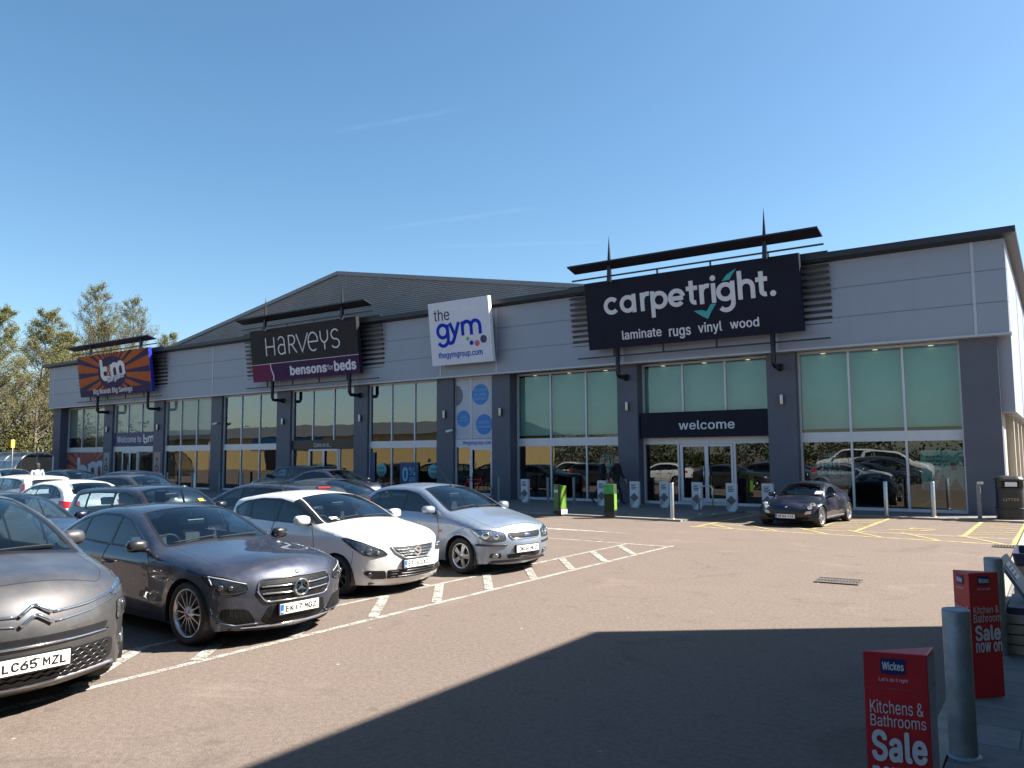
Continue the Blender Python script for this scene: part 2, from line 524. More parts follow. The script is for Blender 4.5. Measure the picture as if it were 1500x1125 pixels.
kerbline(m, [(-8.25, 24.77), (-.9, 24.77)], .13, 0, .056)
tag(m.build('kerb', MT['kerb']), kind='structure')
# side footway along the neighbouring store
m = MB()
m.box(-.66, 3.2, -45, 24.6, 0, .055)
tag(m.build('side_pavement', MT['slab']), kind='structure')
m = MB(); kerbline(m, [(-.67, -20), (-.67, 24.6)], .13, 0, .062)
tag(m.build('side_kerb', MT['kerb']), kind='structure')

# ---- road markings
def stroke(m, a, b, w, z=.004):
    a = Vector(a); b = Vector(b); d = (b - a).normalized(); n = Vector((-d.y, d.x)) * w / 2
    m.quad((a.x - n.x, a.y - n.y, z), (b.x - n.x, b.y - n.y, z), (b.x + n.x, b.y + n.y, z), (a.x + n.x, a.y + n.y, z))
XB, XI = -6.63, -7.58
m = MB(); stroke(m, (XB, -12), (XB, 15.3), .09); stroke(m, (XI, -12), (XI, 15.16), .08)
tag(m.build('white_edge_markings', MT['white_line']), kind='structure')
m = MB()
y = -9.2
while y < 14.4:
    stroke(m, (XB - .04, y), (XI + .03, y + 1.12), .125, .008); y += 1.14
tag(m.build('white_hatch_markings', MT['white_line']), kind='structure')
m = MB()
stroke(m, (XB + .1, 15.1), (-12.6, 15.35), .10, .006)
for yy in (-3.9, -1.45, 1.1, 3.62, 6.25, 8.85, 11.2): stroke(m, (XI, yy), (-12.4, yy + .22), .10, .006)
m.add([(-8.4, 17.08, .006), (-10.9, 16.98, .006), (-10.95, 17.3, .006), (-10.2, 17.3, .006)], [(0, 3, 2, 1)])
stroke(m, (-10.9, 17.16), (-13.8, 17.36), .10, .006)
for xx in (-18, -23, -28, -33, -38, -43): stroke(m, (xx, 2), (xx, 17), .1, .006)
tag(m.build('white_bay_markings', MT['white_line']), kind='structure')
m = MB()
Y0, Y1 = 19.25, 20.35
def yfront(x): return 19.58 + (x + 7.93) * (-.095)
stroke(m, (-8.0, yfront(-8.0)), (-.82, yfront(-.82)), .10); stroke(m, (-7.85, 20.5), (-.84, 20.2), .09)
for x in (-7.8, -4.12, -1.87, -.86): stroke(m, (x - .02, yfront(x) if x in (-7.8, -.86) else 20.4), (x + .02, 24.62), .13 if x == -.86 else .10, .005)
stroke(m, (-5.15, 20.4), (-5.1, 24.62), .09, .005)
x = -7.8
while x < -1.2:
    stroke(m, (x, 20.45), (x + .95, yfront(x + .95) + .02), .085, .0075); x += 1.16
y = 20.75
while y < 24.5:
    stroke(m, (-5.1, y), (-4.17, y + .42), .08, .0075); stroke(m, (-1.83, y), (-.92, y + .42), .08, .0075); y += .62
# wheelchair mark in the bay
w0 = (-3.0, 21.15)
for a, b in (((-.55, 0), (.1, .05)), ((.1, .05), (.35, .3)), ((-.1, .35), (-.1, .75)), ((-.1, .55), (.4, .55))):
    stroke(m, (w0[0] + a[0], w0[1] + a[1]), (w0[0] + b[0], w0[1] + b[1]), .12, .0075)
tag(m.build('yellow_bay_markings', MT['yellow_line']), kind='structure')
m = MB()
for i in range(7): stroke(m, (-16.5 + i * .8, 22.3), (-15.9 + i * .8, 23.5), .07, hz + .004); 
stroke(m, (-17.2, 22.3), (-10.6, 22.0), .07, hz + .006); stroke(m, (-17, 23.55), (-11.2, 23.4), .07, hz + .006)
tag(m.build('yellow_pavement_markings', MT['yellow_line']), kind='structure')

# ---- drain grates
def grate(label, cx, cy, w, d, n, rz):
    t = thing('drain_grate', label, 'drain grate', (cx, cy, 0), rz)
    m = MB(); m.box(-w / 2, w / 2, -d / 2, d / 2, .001, .006); m.build('drain_recess', MT['inner_floor'], t)
    m = MB()
    for i in range(n + 1):
        x = -w / 2 + w * i / n
        m.box(x - .011, x + .011, -d / 2, d / 2, .006, .016)
    for yv in (-d / 2, 0, d / 2): m.box(-w / 2 - .02, w / 2 + .02, yv - .014, yv + .014, .006, .018)
    m.build('grate_bars', simple('cast_iron', (.075, .066, .06), .7, .1, .3, 10), t)
grate('dark slotted drain grate set in the open tarmac', -2.78, 12.35, .56, .46, 13, R(4))
grate('narrow drain grate at the foot of the sunlit kerb by the yellow hatching', -.98, 18.55, .46, .42, 9, 0)

# ================================================================== RETAIL BUILDING
PIL = [(-59.07, -58.04), (-52.22, -51.16), (-46.34, -45.26), (-40.45, -39.45), (-34.61, -33.5), (-28.74, -27.8), (-23.39, -22.41), (-20.26, -19.3), (-14.18, -13.31), (-8.34, -7.35), (-2.41, -1.40)]
YPF = 27.7
B = thing('retail_building', 'long silver and slate grey retail building with big shop windows and ribbed gable', 'building')
for i, (a, b) in enumerate(PIL):
    m = MB(); m.box(a, b, YPF, 28.5, 0, 5.42); kb(m, 'pilaster', MT['pil'], B, bevel=.01)
    m = MB(); m.box((a + b) / 2 - .04, (a + b) / 2 + .04, 27.385, 27.45, 5.46, 8.34)
    kb(m, 'joint_strip', MT['clad_light'], B)
m = MB()
for z0, z1 in ((5.47, 6.385), (6.415, 7.365), (7.395, 8.36)): m.box(-59.25, -1.05, 27.4, 27.75, z0, z1)
m.box(-59.22, -1.08, 27.43, 28.6, 5.45, 8.34)
kb(m, 'fascia', MT['clad'], B)
m = MB(); m.box(-59.3, -1.0, 27.36, 27.78, 5.40, 5.468); kb(m, 'fascia_trim', MT['clad_light'], B)
m = MB(); m.box(-59.6, -.74, 27.02, 27.9, 8.37, 8.56)
m.add([(-59.6, 27.02, 8.37), (-.74, 27.02, 8.37), (-1.04, 27.40, 8.30), (-59.3, 27.40, 8.30)], [(0, 3, 2, 1)])
m.box(-1.3, -.74, 27.9, 88, 8.37, 8.56)
kb(m, 'gutter', MT['gutter'], B)
# side: lit cladding skirt and cream wall with posts
m = MB(); m.box(-1.42, -1.05, 28.0, 88, 3.14, 8.36)
for yy in (34, 40, 46, 52, 58): m.box(-1.04, -1.03, yy, yy + .06, 3.14, 8.3)
kb(m, 'side_cladding', MT['clad'], B)
m = MB(); m.box(-1.8, -1.44, 28.5, 88, 0, 6.0)
for yy in (30.5, 33.5, 36.5, 39.5, 45): m.box(-1.44, -1.22, yy, yy + .35, 0, 3.1)
kb(m, 'side_wall', MT['cream_wall'], B)
m = MB(); m.box(-59.07, -58.7, 28.5, 88, 0, 6.5); kb(m, 'end_wall', MT['clad'], B)
# gable with real ribs, roof slopes behind, capping
ax_, az_ = -31.42, 11.77; sl = .1765
m = MB(); zb = 6.6; st = .098; z = zb
while z < az_ - .03:
    z1 = min(z + st, az_)
    def xl(zz): return ax_ - (az_ - zz) / sl
    def xr(zz): return ax_ + (az_ - zz) / sl
    zm = z + st * .55
    for (a, b, ya, yb) in ((z, zm, 29.0, 29.0), (zm, zm + .008, 29.0, 29.035), (zm + .008, z1 - .008, 29.035, 29.035), (z1 - .008, z1, 29.035, 29.0)):
        if b > az_: b = az_
        if a >= b: continue
        m.quad((xl(a), ya, a), (xr(a), ya, a), (xr(b), yb, b), (xl(b), yb, b))
    z = z1
kb(m, 'gable_wall', simple('ribbed_grey_cladding', (.225, .215, .22), .55, .25, .1, .8), B)
m = MB()
for s in (-1, 1):
    xe = ax_ + s * (az_ - 6.6) / sl
    m.quad((ax_, 28.96, az_ + .03), (ax_, 88, az_ + .03), (xe, 88, 6.63), (xe, 28.96, 6.63))
kb(m, 'roof', simple('grey_roof_sheet', (.16, .155, .155), .5, .3, .1, .5), B)
m = MB()
for s in (-1, 1):
    xe = ax_ + s * (az_ - 7.6) / sl
    m.quad((ax_, 28.93, az_ + .06), (ax_, 28.93, az_ - .14), (xe, 28.93, 7.6 - .14), (xe, 28.93, 7.66))
    m.quad((ax_, 28.93, az_ + .06), (xe, 28.93, 7.66), (xe, 29.4, 7.66), (ax_, 29.4, az_ + .06))
kb(m, 'gable_capping', simple('capping_metal', (.20, .20, .215), .5, .3, .05, 1), B)
# a shallow dark interior per shop
m = MB(); m.box(-58.4, -1.85, 29.2, 37.0, .04, .09); kb(m, 'shop_floor', MT['inner_floor'], B)
m = MB(); m.box(-58.4, -1.85, 36.9, 37.2, .09, 5.5)
for xx in (-58.5, -40.0, -22.95, -19.8, -1.95): m.box(xx, xx + .15, 28.55, 36.9, .09, 5.5)
m.box(-58.4, -1.85, 28.55, 36.9, 5.5, 5.6)
m.box(-58.4, -1.85, 28.9, 29.0, 2.55, 5.45)
kb(m, 'inner_wall', MT['inner'], B)

def bay(i):
    """frame, rail and panes of the shop window between pilasters i and i+1"""
    xa, xb = PIL[i][1], PIL[i + 1][0]
    yw = {0: 28.3, 7: 28.3, 8: 28.22, 9: 28.08}.get(i, 27.9)
    return xa, xb, yw
def vert(m, x, yw, z0, z1, w=.07): m.box(x - w / 2, x + w / 2, yw - .05, yw + .05, z0, z1)
for i in range(10):
    xa, xb, yw = bay(i)
    n = 2 if i == 6 else 3
    f = MB()
    f.box(xa, xb, yw - .06, yw + .06, 5.33, 5.41); f.box(xa, xb, yw - .055, yw + .055, 2.30, 2.63); f.box(xa, xb, yw - .06, yw + .06, .05, .15)
    f.box(xa, xb, yw - .02, yw + .25, 0, .05)
    xs = [xa + .035] + [xa + (xb - xa) * k / n for k in range(1, n)] + [xb - .035]
    if i == 6: xs[1] = xa + (xb - xa) * .42
    for x in xs: vert(f, x, yw, 2.63, 5.33)
    lows = list(xs)
    if i == 8: lows = [xs[0], -11.87, -11.80, -9.73, xs[-1]]
    if i == 1: lows = [xs[0], xa + 1.1, xa + 2.95, xs[-1]]
    if i == 4: lows = [xs[0], xa + 1.35, xa + 3.6, xs[-1]]
    if i == 6: lows = [xs[0], xa + .85, xs[-1]]
    for x in lows: vert(f, x, yw - .002, .15, 2.30, .10 if i in (1, 4, 8) and x not in (xs[0], xs[-1]) else .07)
    fo = kb(f, 'shop_window', MT['frame'], B)
    p = MB(); p.quad((xa, yw, 2.63), (xb, yw, 2.63), (xb, yw, 5.33), (xa, yw, 5.33)); kb(p, 'upper_pane', MT['pane_sky' if i in (3, 4, 5, 6) else 'pane_up'], fo)
    p = MB(); p.quad((xa, yw, .15), (xb, yw, .15), (xb, yw, 2.30), (xa, yw, 2.30)); kb(p, 'lower_pane', MT['pane'], fo)
    if i in (7, 8, 9):
        p = MB(); p.box(xa, xb, yw + .18, yw + .22, 2.75, 5.28); kb(p, 'blind', MT['teal'], fo)
        p = MB()
        for k in range(3):
            xc = xa + (xb - xa) * (k + .5) / 3
            p.disc((xc, yw + .10, 5.325), .09, 16)
        kb(p, 'downlight', emis('downlight_glow', (1, .86, .6), .32), fo)
    if i in (0, 1, 2):
        p = MB(); p.box(xa, xb, yw + .07, yw + .10, {0: 3.3, 1: 3.5, 2: 3.25}[i], 5.33); kb(p, 'blind', MT['grey_blind'], fo)
    if i in (1, 4, 8):                      # sliding entrance leaves
        x0, x1 = {1: (xa + 1.15, xa + 2.9), 4: (xa + 1.4, xa + 3.55), 8: (-11.76, -9.78)}[i]
        xm = (x0 + x1) / 2
        for (a, b) in ((x0, xm), (xm, x1)):
            d = MB()
            for (u0, u1, v0, v1) in ((a, a + .07, .16, 2.29), (b - .07, b, .16, 2.29), (a + .07, b - .07, .16, .30), (a + .07, b - .07, 2.2, 2.29)):
                d.box(u0, u1, yw - .09, yw - .055, v0, v1)
            do = kb(d, 'entrance_door', MT['frame'], B)
            h = MB(); hx = b - .10 if a == x0 else a + .10
            h.tube([(hx, yw - .14, .8), (hx, yw - .14, 1.5)], .018, 8); kb(h, 'handle', MT['steel'], do)
    if i == 6:
        d = MB(); a, b = xa + .9, xb - .07
        for (u0, u1, v0, v1) in ((a, a + .09, .16, 2.29), (b - .09, b, .16, 2.29), (a + .09, b - .09, .16, .28), (a + .09, b - .09, 2.16, 2.29)):
            d.box(u0, u1, yw - .09, yw - .055, v0, v1)
        do = kb(d, 'entrance_door', MT['frame'], B)
        h = MB(); h.tube([(a + .13, yw - .13, .75), (a + .13, yw - .13, 1.6)], .018, 8); kb(h, 'handle', MT['steel'], do)

# ---- wall lights on the pilasters
wl_at = ['beside the gym door', 'left of the gym windows', 'between the two bed shop windows', 'at the bed shop entrance', 'on the grey pier right of the gym', 'left of the welcome entrance', 'right of the welcome entrance', 'on the second pier of the discount store', 'on the third pier of the discount store']
for (ix, lab) in ((6, 'steel wall light on the pier left of the gym door'), (7, 'steel wall light on the pier right of the gym door'), (8, 'steel wall light on the pier left of the welcome entrance'), (9, 'steel wall light on the pier right of the welcome entrance'), (5, 'steel wall light on the pier right of the bed shop entrance'), (4, 'steel wall light on the pier left of the bed shop entrance'), (1, 'steel wall light on the pier left of the discount store entrance'), (2, 'steel wall light on the pier right of the discount store entrance')):
    xc = sum(PIL[ix]) / 2 + .02
    t = thing('wall_light', lab, 'wall light', (xc * K, YPF * K, 3.78 * K), 0, 'wall lights on the piers')
    m = MB(); m.box(-.05, .05, -.03, 0, -.12, .12); m.build('back_plate', MT['black'], t)
    m = MB(); m.lathe([(0, -.17), (.055, -.17), (.06, -.15), (.06, .15), (.055, .17), (0, .17)], 16, Matrix.Translation((0, -.09, 0))); m.build('lamp_body', MT['steel'], t)
# ---- CCTV cameras
for (xx, zz, lab) in ((-22.35, 3.05, 'small white security camera beside the gym entrance'), (-39.6, 3.85, 'round white security camera high on the pier between discount store and bed shop')):
    t = thing('security_camera', lab, 'security camera', (xx * K, (YPF - .02) * K, zz * K))
    m = MB(); m.tube([(0, 0, 0), (0, -.22, .02)], .02, 8); m.build('bracket', MT['black'], t)
    m = MB(); m.tube([(.08, -.22, .0), (-.22, -.27, -.06)], .055, 12); m.build('camera_body', MT['white_b'], t)

# ================================================================== SHOP SIGNS
MT['teal_tick'] = simple('teal_lettering', (.02, .30, .32), .45, 0, .05, 3)
def sign_unit(label, x0, x1, zb, zt, posts, lou, face_mats, deco, rack=True, edge=None):
    """x0..x1 panel, zb..zt heights (survey units), leaning forward at the top"""
    yb, yt = 26.9, 26.55
    t = thing('shop_sign', label, 'shop sign', ((x0 + x1) / 2 * K, 27.3 * K, 5.4 * K))
    T = Matrix.Translation((-(x0 + x1) / 2, -27.3, -5.4))
    up = Vector((0, yt - yb, zt - zb)); H = up.length; up.normalize()
    nrm = Vector((1, 0, 0)).cross(up)
    M = T @ frame_m((x0, yb, zb), (1, 0, 0), nrm)
    W = x1 - x0
    def kk(mb, name, mats): return kb(mb, name, mats, t)
    m = MB(); m.box(0, W, 0, H, -.20, 0, 0, M); kk(m, 'sign_panel', face_mats)
    if edge:
        m = MB(); m.box(W + .002, W + .03, 0, H, -.20, .01, 0, M); kk(m, 'side_strip', edge)
    deco(M, W, H, kk)
    if rack:
        l0, l1 = lou[0] - x0, lou[1] - x0
        m = MB()
        n = 13
        for i in range(n):
            v = -.05 + (H + .0) * i / (n - 1)
            m.box(l0, l1, v - .048, v + .048, -.62, -.53, 0, M)
        kk(m, 'louvre_bars', MT['black'])
        m = MB()
        for v in (-.30, H + .17):
            m.box(l0 + .45, l1, v - .03, v + .03, -.12, -.05, 0, M)
        for k in range(4):
            u = W * (k + .5) / 4
            m.box(u - .03, u + .03, H, H + .17, -.11, -.06, 0, M); m.box(u - .03, u + .03, -.30, 0, -.11, -.06, 0, M)
        kk(m, 'rail', MT['black'])
        # canopy blade over the sign
        c = MB(); a, b = l0 + .55, l1 - .05
        pts = [(a, 26.05, 9.17), (b, 26.05, 9.17), (b + .02, 26.62, 9.0), (a + .02, 26.62, 9.0)]
        pts = [(p[0] + x0, p[1], p[2] + (zt - 8.57)) for p in pts]
        vs = [T @ Vector(p) for p in pts] + [T @ (Vector(p) + Vector((0, 0, .055))) for p in pts]
        c.add(vs, [(3, 2, 1, 0), (4, 5, 6, 7), (0, 1, 5, 4), (1, 2, 6, 5), (2, 3, 7, 6), (3, 0, 4, 7)])
        kk(c, 'canopy_blade', MT['black'])
        for px in posts:
            s = MB(); zt2 = zt - 8.57
            for q in (0,):
                vs = [(px - .075, 26.30, 8.45), (px + .075, 26.30, 8.45), (px + .075, 26.45, 8.45), (px - .075, 26.45, 8.45), (px - .055, 26.34, 9.2), (px + .055, 26.34, 9.2), (px + .055, 26.45, 9.2), (px - .055, 26.45, 9.2), (px, 26.4, 10.3)]
                s.add([T @ Vector((v[0], v[1], v[2] + zt2)) for v in vs], [(0, 1, 5, 4), (1, 2, 6, 5), (2, 3, 7, 6), (3, 0, 4, 7), (4, 5, 8), (5, 6, 8), (6, 7, 8), (7, 4, 8), (3, 2, 1, 0)])
            kk(s, 'finial', MT['black'])
            s = MB(); s.tube([T @ Vector(v) for v in ((px, 26.95, 6.3), (px, 26.95, 5.02), (px, 27.0, 4.93), (px, 27.1, 4.9), (px, 27.70, 4.9))], .085, 10)
            s.tube([T @ Vector(v) for v in ((px, 27.62, 4.9), (px, 27.70, 4.9))], .13, 12)
            kk(s, 'support_arm', MT['black'])
    else:
        s = MB()
        for u in (.5, W - .5):
            for v in (.5, H - .4): s.tube([M @ Vector((u, v, -.2)), M @ Vector((u, v, -.9))], .05, 8)
        kk(s, 'support_arm', MT['black'])
    return t

def strokes_for_carpet():
    """geometric rounded logo word, drawn on the sign's own survey (metres on the board)"""
    L = []
    rr = .255; yc = 1.62
    L.append(arc(1.12, yc, rr, 42, 318, 20))                                   # c
    L += [arc(1.80, yc, rr, 0, 360, 26), [(2.06, 1.97), (2.06, 1.28)]]          # a
    L += [[(2.40, 1.97), (2.40, 1.28)], arc(2.62, 1.70, .21, 178, 70, 8)]       # r
    L += [[(2.82, 1.97), (2.82, 1.0)], arc(3.08, yc, rr, 0, 360, 26)]           # p
    L += [arc(3.76, yc, rr, 355, 40 , 1)[:0] or arc(3.76, yc, rr, 8, 318, 22), [(3.52, 1.60), (4.01, 1.60)]]  # e
    L += [[(4.33, 2.16), (4.33, 1.50)] + arc(4.46, 1.50, .13, 180, 285, 8), [(4.14, 1.89), (4.56, 1.89)]]     # t
    L += [[(4.71, 1.97), (4.71, 1.28)], arc(4.93, 1.70, .21, 178, 70, 8)]       # r
    L += [[(5.15, 1.97), (5.15, 1.28)]]                                         # i
    L += [arc(5.58, yc, rr, 0, 360, 26), [(5.84, 1.97), (5.84, 1.24)] + arc(5.58, 1.24, .26, 0, -140, 12)]    # g
    L += [[(6.10, 2.27), (6.10, 1.28)], arc(6.32, 1.67, .22, 180, 0, 12) + [(6.54, 1.28)]]                     # h
    L += [[(6.84, 2.16), (6.84, 1.50)] + arc(6.97, 1.50, .13, 180, 285, 8), [(6.65, 1.89), (7.05, 1.89)]]      # t
    return L

def deco_carpet(M, W, H, kk):
    m = MB(); place2d(m, strokes2d(strokes_for_carpet(), .158), M, None, .02)
    place2d(m, circle2d(5.15, 2.15, .10), M, None, .02); place2d(m, circle2d(7.22, 1.37, .10), M, None, .02)
    kk(m, 'lettering', MT['white'])
    m = MB()
    place2d(m, poly2d([(4.38, 1.07), (4.55, 1.01), (4.74, 1.03), (4.83, .93), (4.98, 1.10), (5.22, 1.30), (5.02, 1.30), (4.93, .74), (4.80, .80), (4.62, .95)][0:0] or [(4.38, 1.07), (4.66, .86), (4.88, .73), (5.02, .98), (5.22, 1.25), (5.02, 1.25), (4.85, 1.01), (4.76, 1.05), (4.60, 1.08)]), M, None, .024)
    kk(m, 'tick_mark', MT['teal_tick']); m = MB()
    place2d(m, poly2d([(5.48, 2.0), (5.66, 2.2), (6.02, 2.38), (5.86, 2.18), (5.76, 2.02)]), M, None, .024)
    kk(m, 'tick_mark', MT['teal_tick'])
    for wd, b in (('laminate', (1.46, .285, 3.07, .64)), ('rugs', (3.36, .13, 4.20, .53)), ('vinyl', (4.48, .18, 5.36, .63)), ('wood', (5.65, .30, 6.67, .62))):
        m = MB(); place2d(m, text2d(wd, .016), M, b, .012); kk(m, 'lettering', MT['white'])

sign_unit('huge dark navy shop sign reading carpetright with a teal tick over the welcome entrance', -14.93, -6.80, 5.98, 8.56, (-13.74, -7.85), (-15.95, -6.0), MT['navy'], deco_carpet)

MT['char'] = simple('charcoal_sign_board', (.020, .019, .022), .6, 0, .1, 2, spec=.15)
MT['plum'] = simple('plum_sign_board', (.042, .010, .062), .6, 0, .1, 2, spec=.15)
MT['magenta'] = simple('magenta_sign_board', (.115, .012, .062), .6, 0, .1, 2, spec=.15)
def deco_harveys(M, W, H, kk):
    y0, y1 = 1.36, 2.25
    L = []
    L += [[(1.28, y0), (1.28, y1)], [(1.94, y0), (1.94, y1)], [(1.28, 1.80), (1.94, 1.80)]]
    L += [[(2.28, 2.12)] + arc(2.50, 2.0, .25, 130, 0, 10)[1:] + [(2.77, 1.36)], arc(2.50, 1.60, .25, 60, 300, 16) + [(2.74, 1.42)], [(2.62, 1.83), (2.76, 1.83)]]
    L += [[(3.10, y0), (3.10, y1), (3.30, y1)] + arc(3.34, 2.02, .23, 90, -90, 10) + [(3.10, 1.79)], [(3.30, 1.79), (3.66, y0)]]
    L += [[(3.72, y1), (4.10, y0), (4.56, y1)]]
    L += [[(4.58, 1.80), (5.28, 1.80)] + arc(4.93, 1.80, .355, 0, 300, 22, .46)]
    L += [[(5.50, y1), (5.50, 2.0)] + arc(5.76, 2.0, .26, 180, 360, 12, .3) + [(6.02, y1)], [(5.76, 1.70), (5.76, y0)]]
    L += [arc(6.54, 2.03, .26, 40, 270, 12, .235)[0:] + arc(6.54, 1.58, .27, 90, -150, 14, .215)]
    m = MB(); place2d(m, strokes2d(L, .07, True), M, None, .02); kk(m, 'lettering', MT['white'])
    m = MB(); m.box(0, W, 0, .90, .001, .012, 0, M); kk(m, 'purple_band', MT['plum'])
    m = MB(); place2d(m, poly2d([(0, 0), (1.60, 0), (1.66, .25), (1.52, .62), (1.48, .90), (0, .90)]), M, None, .016); kk(m, 'magenta_band', MT['magenta'])
    m = MB(); place2d(m, poly2d([(1.62, 0), (1.72, 0), (1.75, .28), (1.58, .64), (1.54, .90), (1.48, .90), (1.53, .6), (1.68, .25)]), M, None, .02)
    m.box(0, W, .90, .925, .001, .016, 0, M); kk(m, 'pale_line', MT['white'])
    for wd, b, bo in (('bensons', (3.03, .20, 5.78, .69), .035), ('for', (5.82, .30, 6.24, .58), .0), ('beds', (6.31, .20, 7.84, .72), .035)):
        m = MB(); place2d(m, text2d(wd, bo), M, b, .024); kk(m, 'lettering', MT['white'])
sign_unit('charcoal and purple shop sign reading Harveys and bensons for beds', -35.55, -27.50, 5.90, 8.61, (-34.05, -28.27), (-36.75, -26.4), MT['char'], deco_harveys)

MT['bmblue'] = simple('violet_blue_sign_board', (.026, .018, .075), .6, 0, .1, 2, spec=.15)
MT['bmorange'] = simple('orange_rays', (.33, .078, .012), .6, 0, .12, 2, spec=.15)
MT['bmorange_v'] = simple('orange_window_vinyl', (.42, .10, .03), .5, 0, .1, 2)
MT['bmedge'] = simple('bright_blue_edge', (.01, .02, .30), .35, 0, .1, 2)
def rays(m, M, W, H, cx, cy, v0, n=22, rin=(1.55, .85), depth=.012, rot=0.0):
    """wedges of a sunburst clipped to the board (u 0..W, v v0..H)"""
    for k in range(n):
        a = 2 * math.pi * (k + .5) / n + rot; da = math.pi / n * .62
        ray = []
        pts = []
        for s in (-1, 1):
            an = a + s * da; c, sn = math.cos(an), math.sin(an)
            tt = 1e9
            if c > 1e-6: tt = min(tt, (W - cx) / c)
            if c < -1e-6: tt = min(tt, -cx / c)
            if sn > 1e-6: tt = min(tt, (H - cy) / sn)
            if sn < -1e-6: tt = min(tt, (v0 - cy) / sn)
            r0 = 1 / math.sqrt((c / rin[0]) ** 2 + (sn / rin[1]) ** 2)
            r0 *= .96
            if tt <= r0: tt = r0 + .01
            pts.append(((cx + r0 * c, cy + r0 * sn), (cx + tt * c, cy + tt * sn)))
        (a0, a1), (b0, b1) = pts
        quad = [a0, a1]
        if abs(a1[0] - b1[0]) > 1e-4 and abs(a1[1] - b1[1]) > 1e-4:
            cxs = W if max(a1[0], b1[0]) > W - 1e-4 else 0
            cys = H if max(a1[1], b1[1]) > H - 1e-4 else v0
            quad.append((cxs, cys))
        quad += [b1, b0]
        place2d(m, poly2d(quad), M, None, depth)
def bm_letters(m, M, box, depth, shear=.10, amp=None):
    """slanted heavy logo letters b and m fitted to box"""
    u0, v0, u1, v1 = box; w = u1 - u0; h = v1 - v0
    def P(x, y): return (x, y)
    b = [[(0.10, 1.0), (0.13, .18)], arc(.255, .30, .145, 0, 360, 20, .24)]
    mm = [[(.50, .72), (.53, .05)], arc(.635, .50, .105, 175, 0, 10, .19) + [(.76, .12)], arc(.865, .54, .105, 175, 0, 10, .20) + [(.985, .18)]]
    sc = [[(u0 + (x) * w, v0 + y * h) for x, y in l] for l in b + mm]
    place2d(m, strokes2d(sc, w * .105), M, None, depth)
def deco_bm(M, W, H, kk):
    m = MB(); rays(m, M, W, H, 4.15, 1.42, .44, 26, (1.75, 1.12)); kk(m, 'orange_rays', MT['bmorange'])
    m = MB(); bm_letters(m, M, (2.62, 1.0, 5.62, 2.32), .03); kk(m, 'lettering', MT['white'])
    m = MB(); place2d(m, text2d('&', .02), M, (3.56, 1.22, 4.08, 1.90), .04); kk(m, 'ampersand', MT['bmorange'])
    m = MB(); Mr = M @ Matrix.Translation((3.6, .80, 0)) @ Matrix.Rotation(R(8), 4, 'Z'); place2d(m, text2d('bargains', .02), Mr, (0, -.1, 1.95, .40), .03); kk(m, 'lettering', MT['white'])
    m = MB(); place2d(m, text2d('Big Brands Big Savings', .012), M, (1.7, .0 + .05, 6.34, .47), .02); kk(m, 'lettering', MT['white'])
sign_unit('violet shop sign with orange sun rays reading b&m bargains', -53.75, -45.30, 5.93, 8.60, (-51.69, -45.8), (-54.9, -44.5), MT['bmblue'], deco_bm, edge=MT['bmedge'])

MT['gymblue'] = simple('royal_blue_lettering', (.004, .03, .40), .6, 0, .05, 2, spec=.1)
MT['gympink'] = simple('pink_dot', (.52, .07, .12), .45, 0, .05, 2)
MT['gymgreen'] = simple('green_dot', (.12, .34, .03), .45, 0, .05, 2)
MT['gymnavy'] = simple('navy_dot', (.012, .014, .10), .45, 0, .05, 2)
MT['gymboard'] = simple('pale_sign_board', (.56, .59, .68), .5, 0, .03, 2, spec=.2)
def deco_gym(M, W, H, kk):
    m = MB(); place2d(m, text2d('the', .0), M, (.30, 1.97, 1.18, 2.48), .012); kk(m, 'lettering', MT['black'])
    L = [arc(.74, 1.50, .28, 0, 360, 26), [(1.03, 1.78), (1.03, 1.14)] + arc(.74, 1.14, .29, 0, -150, 12),
         [(1.17, 1.83), (1.42, 1.26)], [(1.67, 1.83), (1.40, 1.20)] + [(1.30, 1.0), (1.18, .94), (1.06, .95)],
         [(1.86, 1.83), (1.86, 1.22)], arc(2.10, 1.58, .235, 180, 0, 12) + [(2.335, 1.22)], arc(2.57, 1.58, .235, 180, 0, 12) + [(2.805, 1.22)]]
    m = MB(); place2d(m, strokes2d(L, .15), M, None, .02); kk(m, 'lettering', MT['gymblue'])
    m = MB(); place2d(m, text2d('thegymgroup.com', .01), M, (.40, .25, 2.84, .58), .012); kk(m, 'lettering', MT['gymblue'])
    for (u, v, r, mt) in ((2.10, 1.06, .08, 'gymgreen'), (2.29, .87, .10, 'gymblue'), (2.59, .83, .13, 'gympink'), (2.95, .98, .17, 'gymnavy')):
        m = MB(); place2d(m, circle2d(u, v, r), M, None, .014); kk(m, 'coloured_dot', MT[mt])
sign_unit('square white shop sign reading the gym with coloured dots', -22.95, -19.63, 5.91, 8.68, (), (0, 0), MT['gymboard'], deco_gym, rack=False, edge=MT['white_b'])

# ---- flat boards, banners and window vinyls
def board(name, label, cat, x0, x1, y, z0, z1, mats, deco=None, depth=.02):
    t = thing(name, label, cat, ((x0 + x1) / 2 * K, y * K, z0 * K))
    T = Matrix.Translation((-(x0 + x1) / 2, -y, -z0))
    M = T @ frame_m((x0, y, z0), (1, 0, 0), (0, -1, 0))
    m = MB(); m.box(0, x1 - x0, 0, z1 - z0, -depth, 0, 0, M)
    kb(m, 'backing', mats, t)
    if deco: deco(M, x1 - x0, z1 - z0, lambda mb, nm, mt: kb(mb, nm, mt, t))
    return t
def words(items, mat, nm='lettering', bold=.01):
    def f(M, W, H, kk):
        for it in items:
            m = MB(); place2d(m, text2d(it[0], it[2] if len(it) > 2 else bold), M, (it[1][0] * W, it[1][1] * H, it[1][2] * W, it[1][3] * H), .006); kk(m, nm, it[3] if len(it) > 3 else mat)
    return f
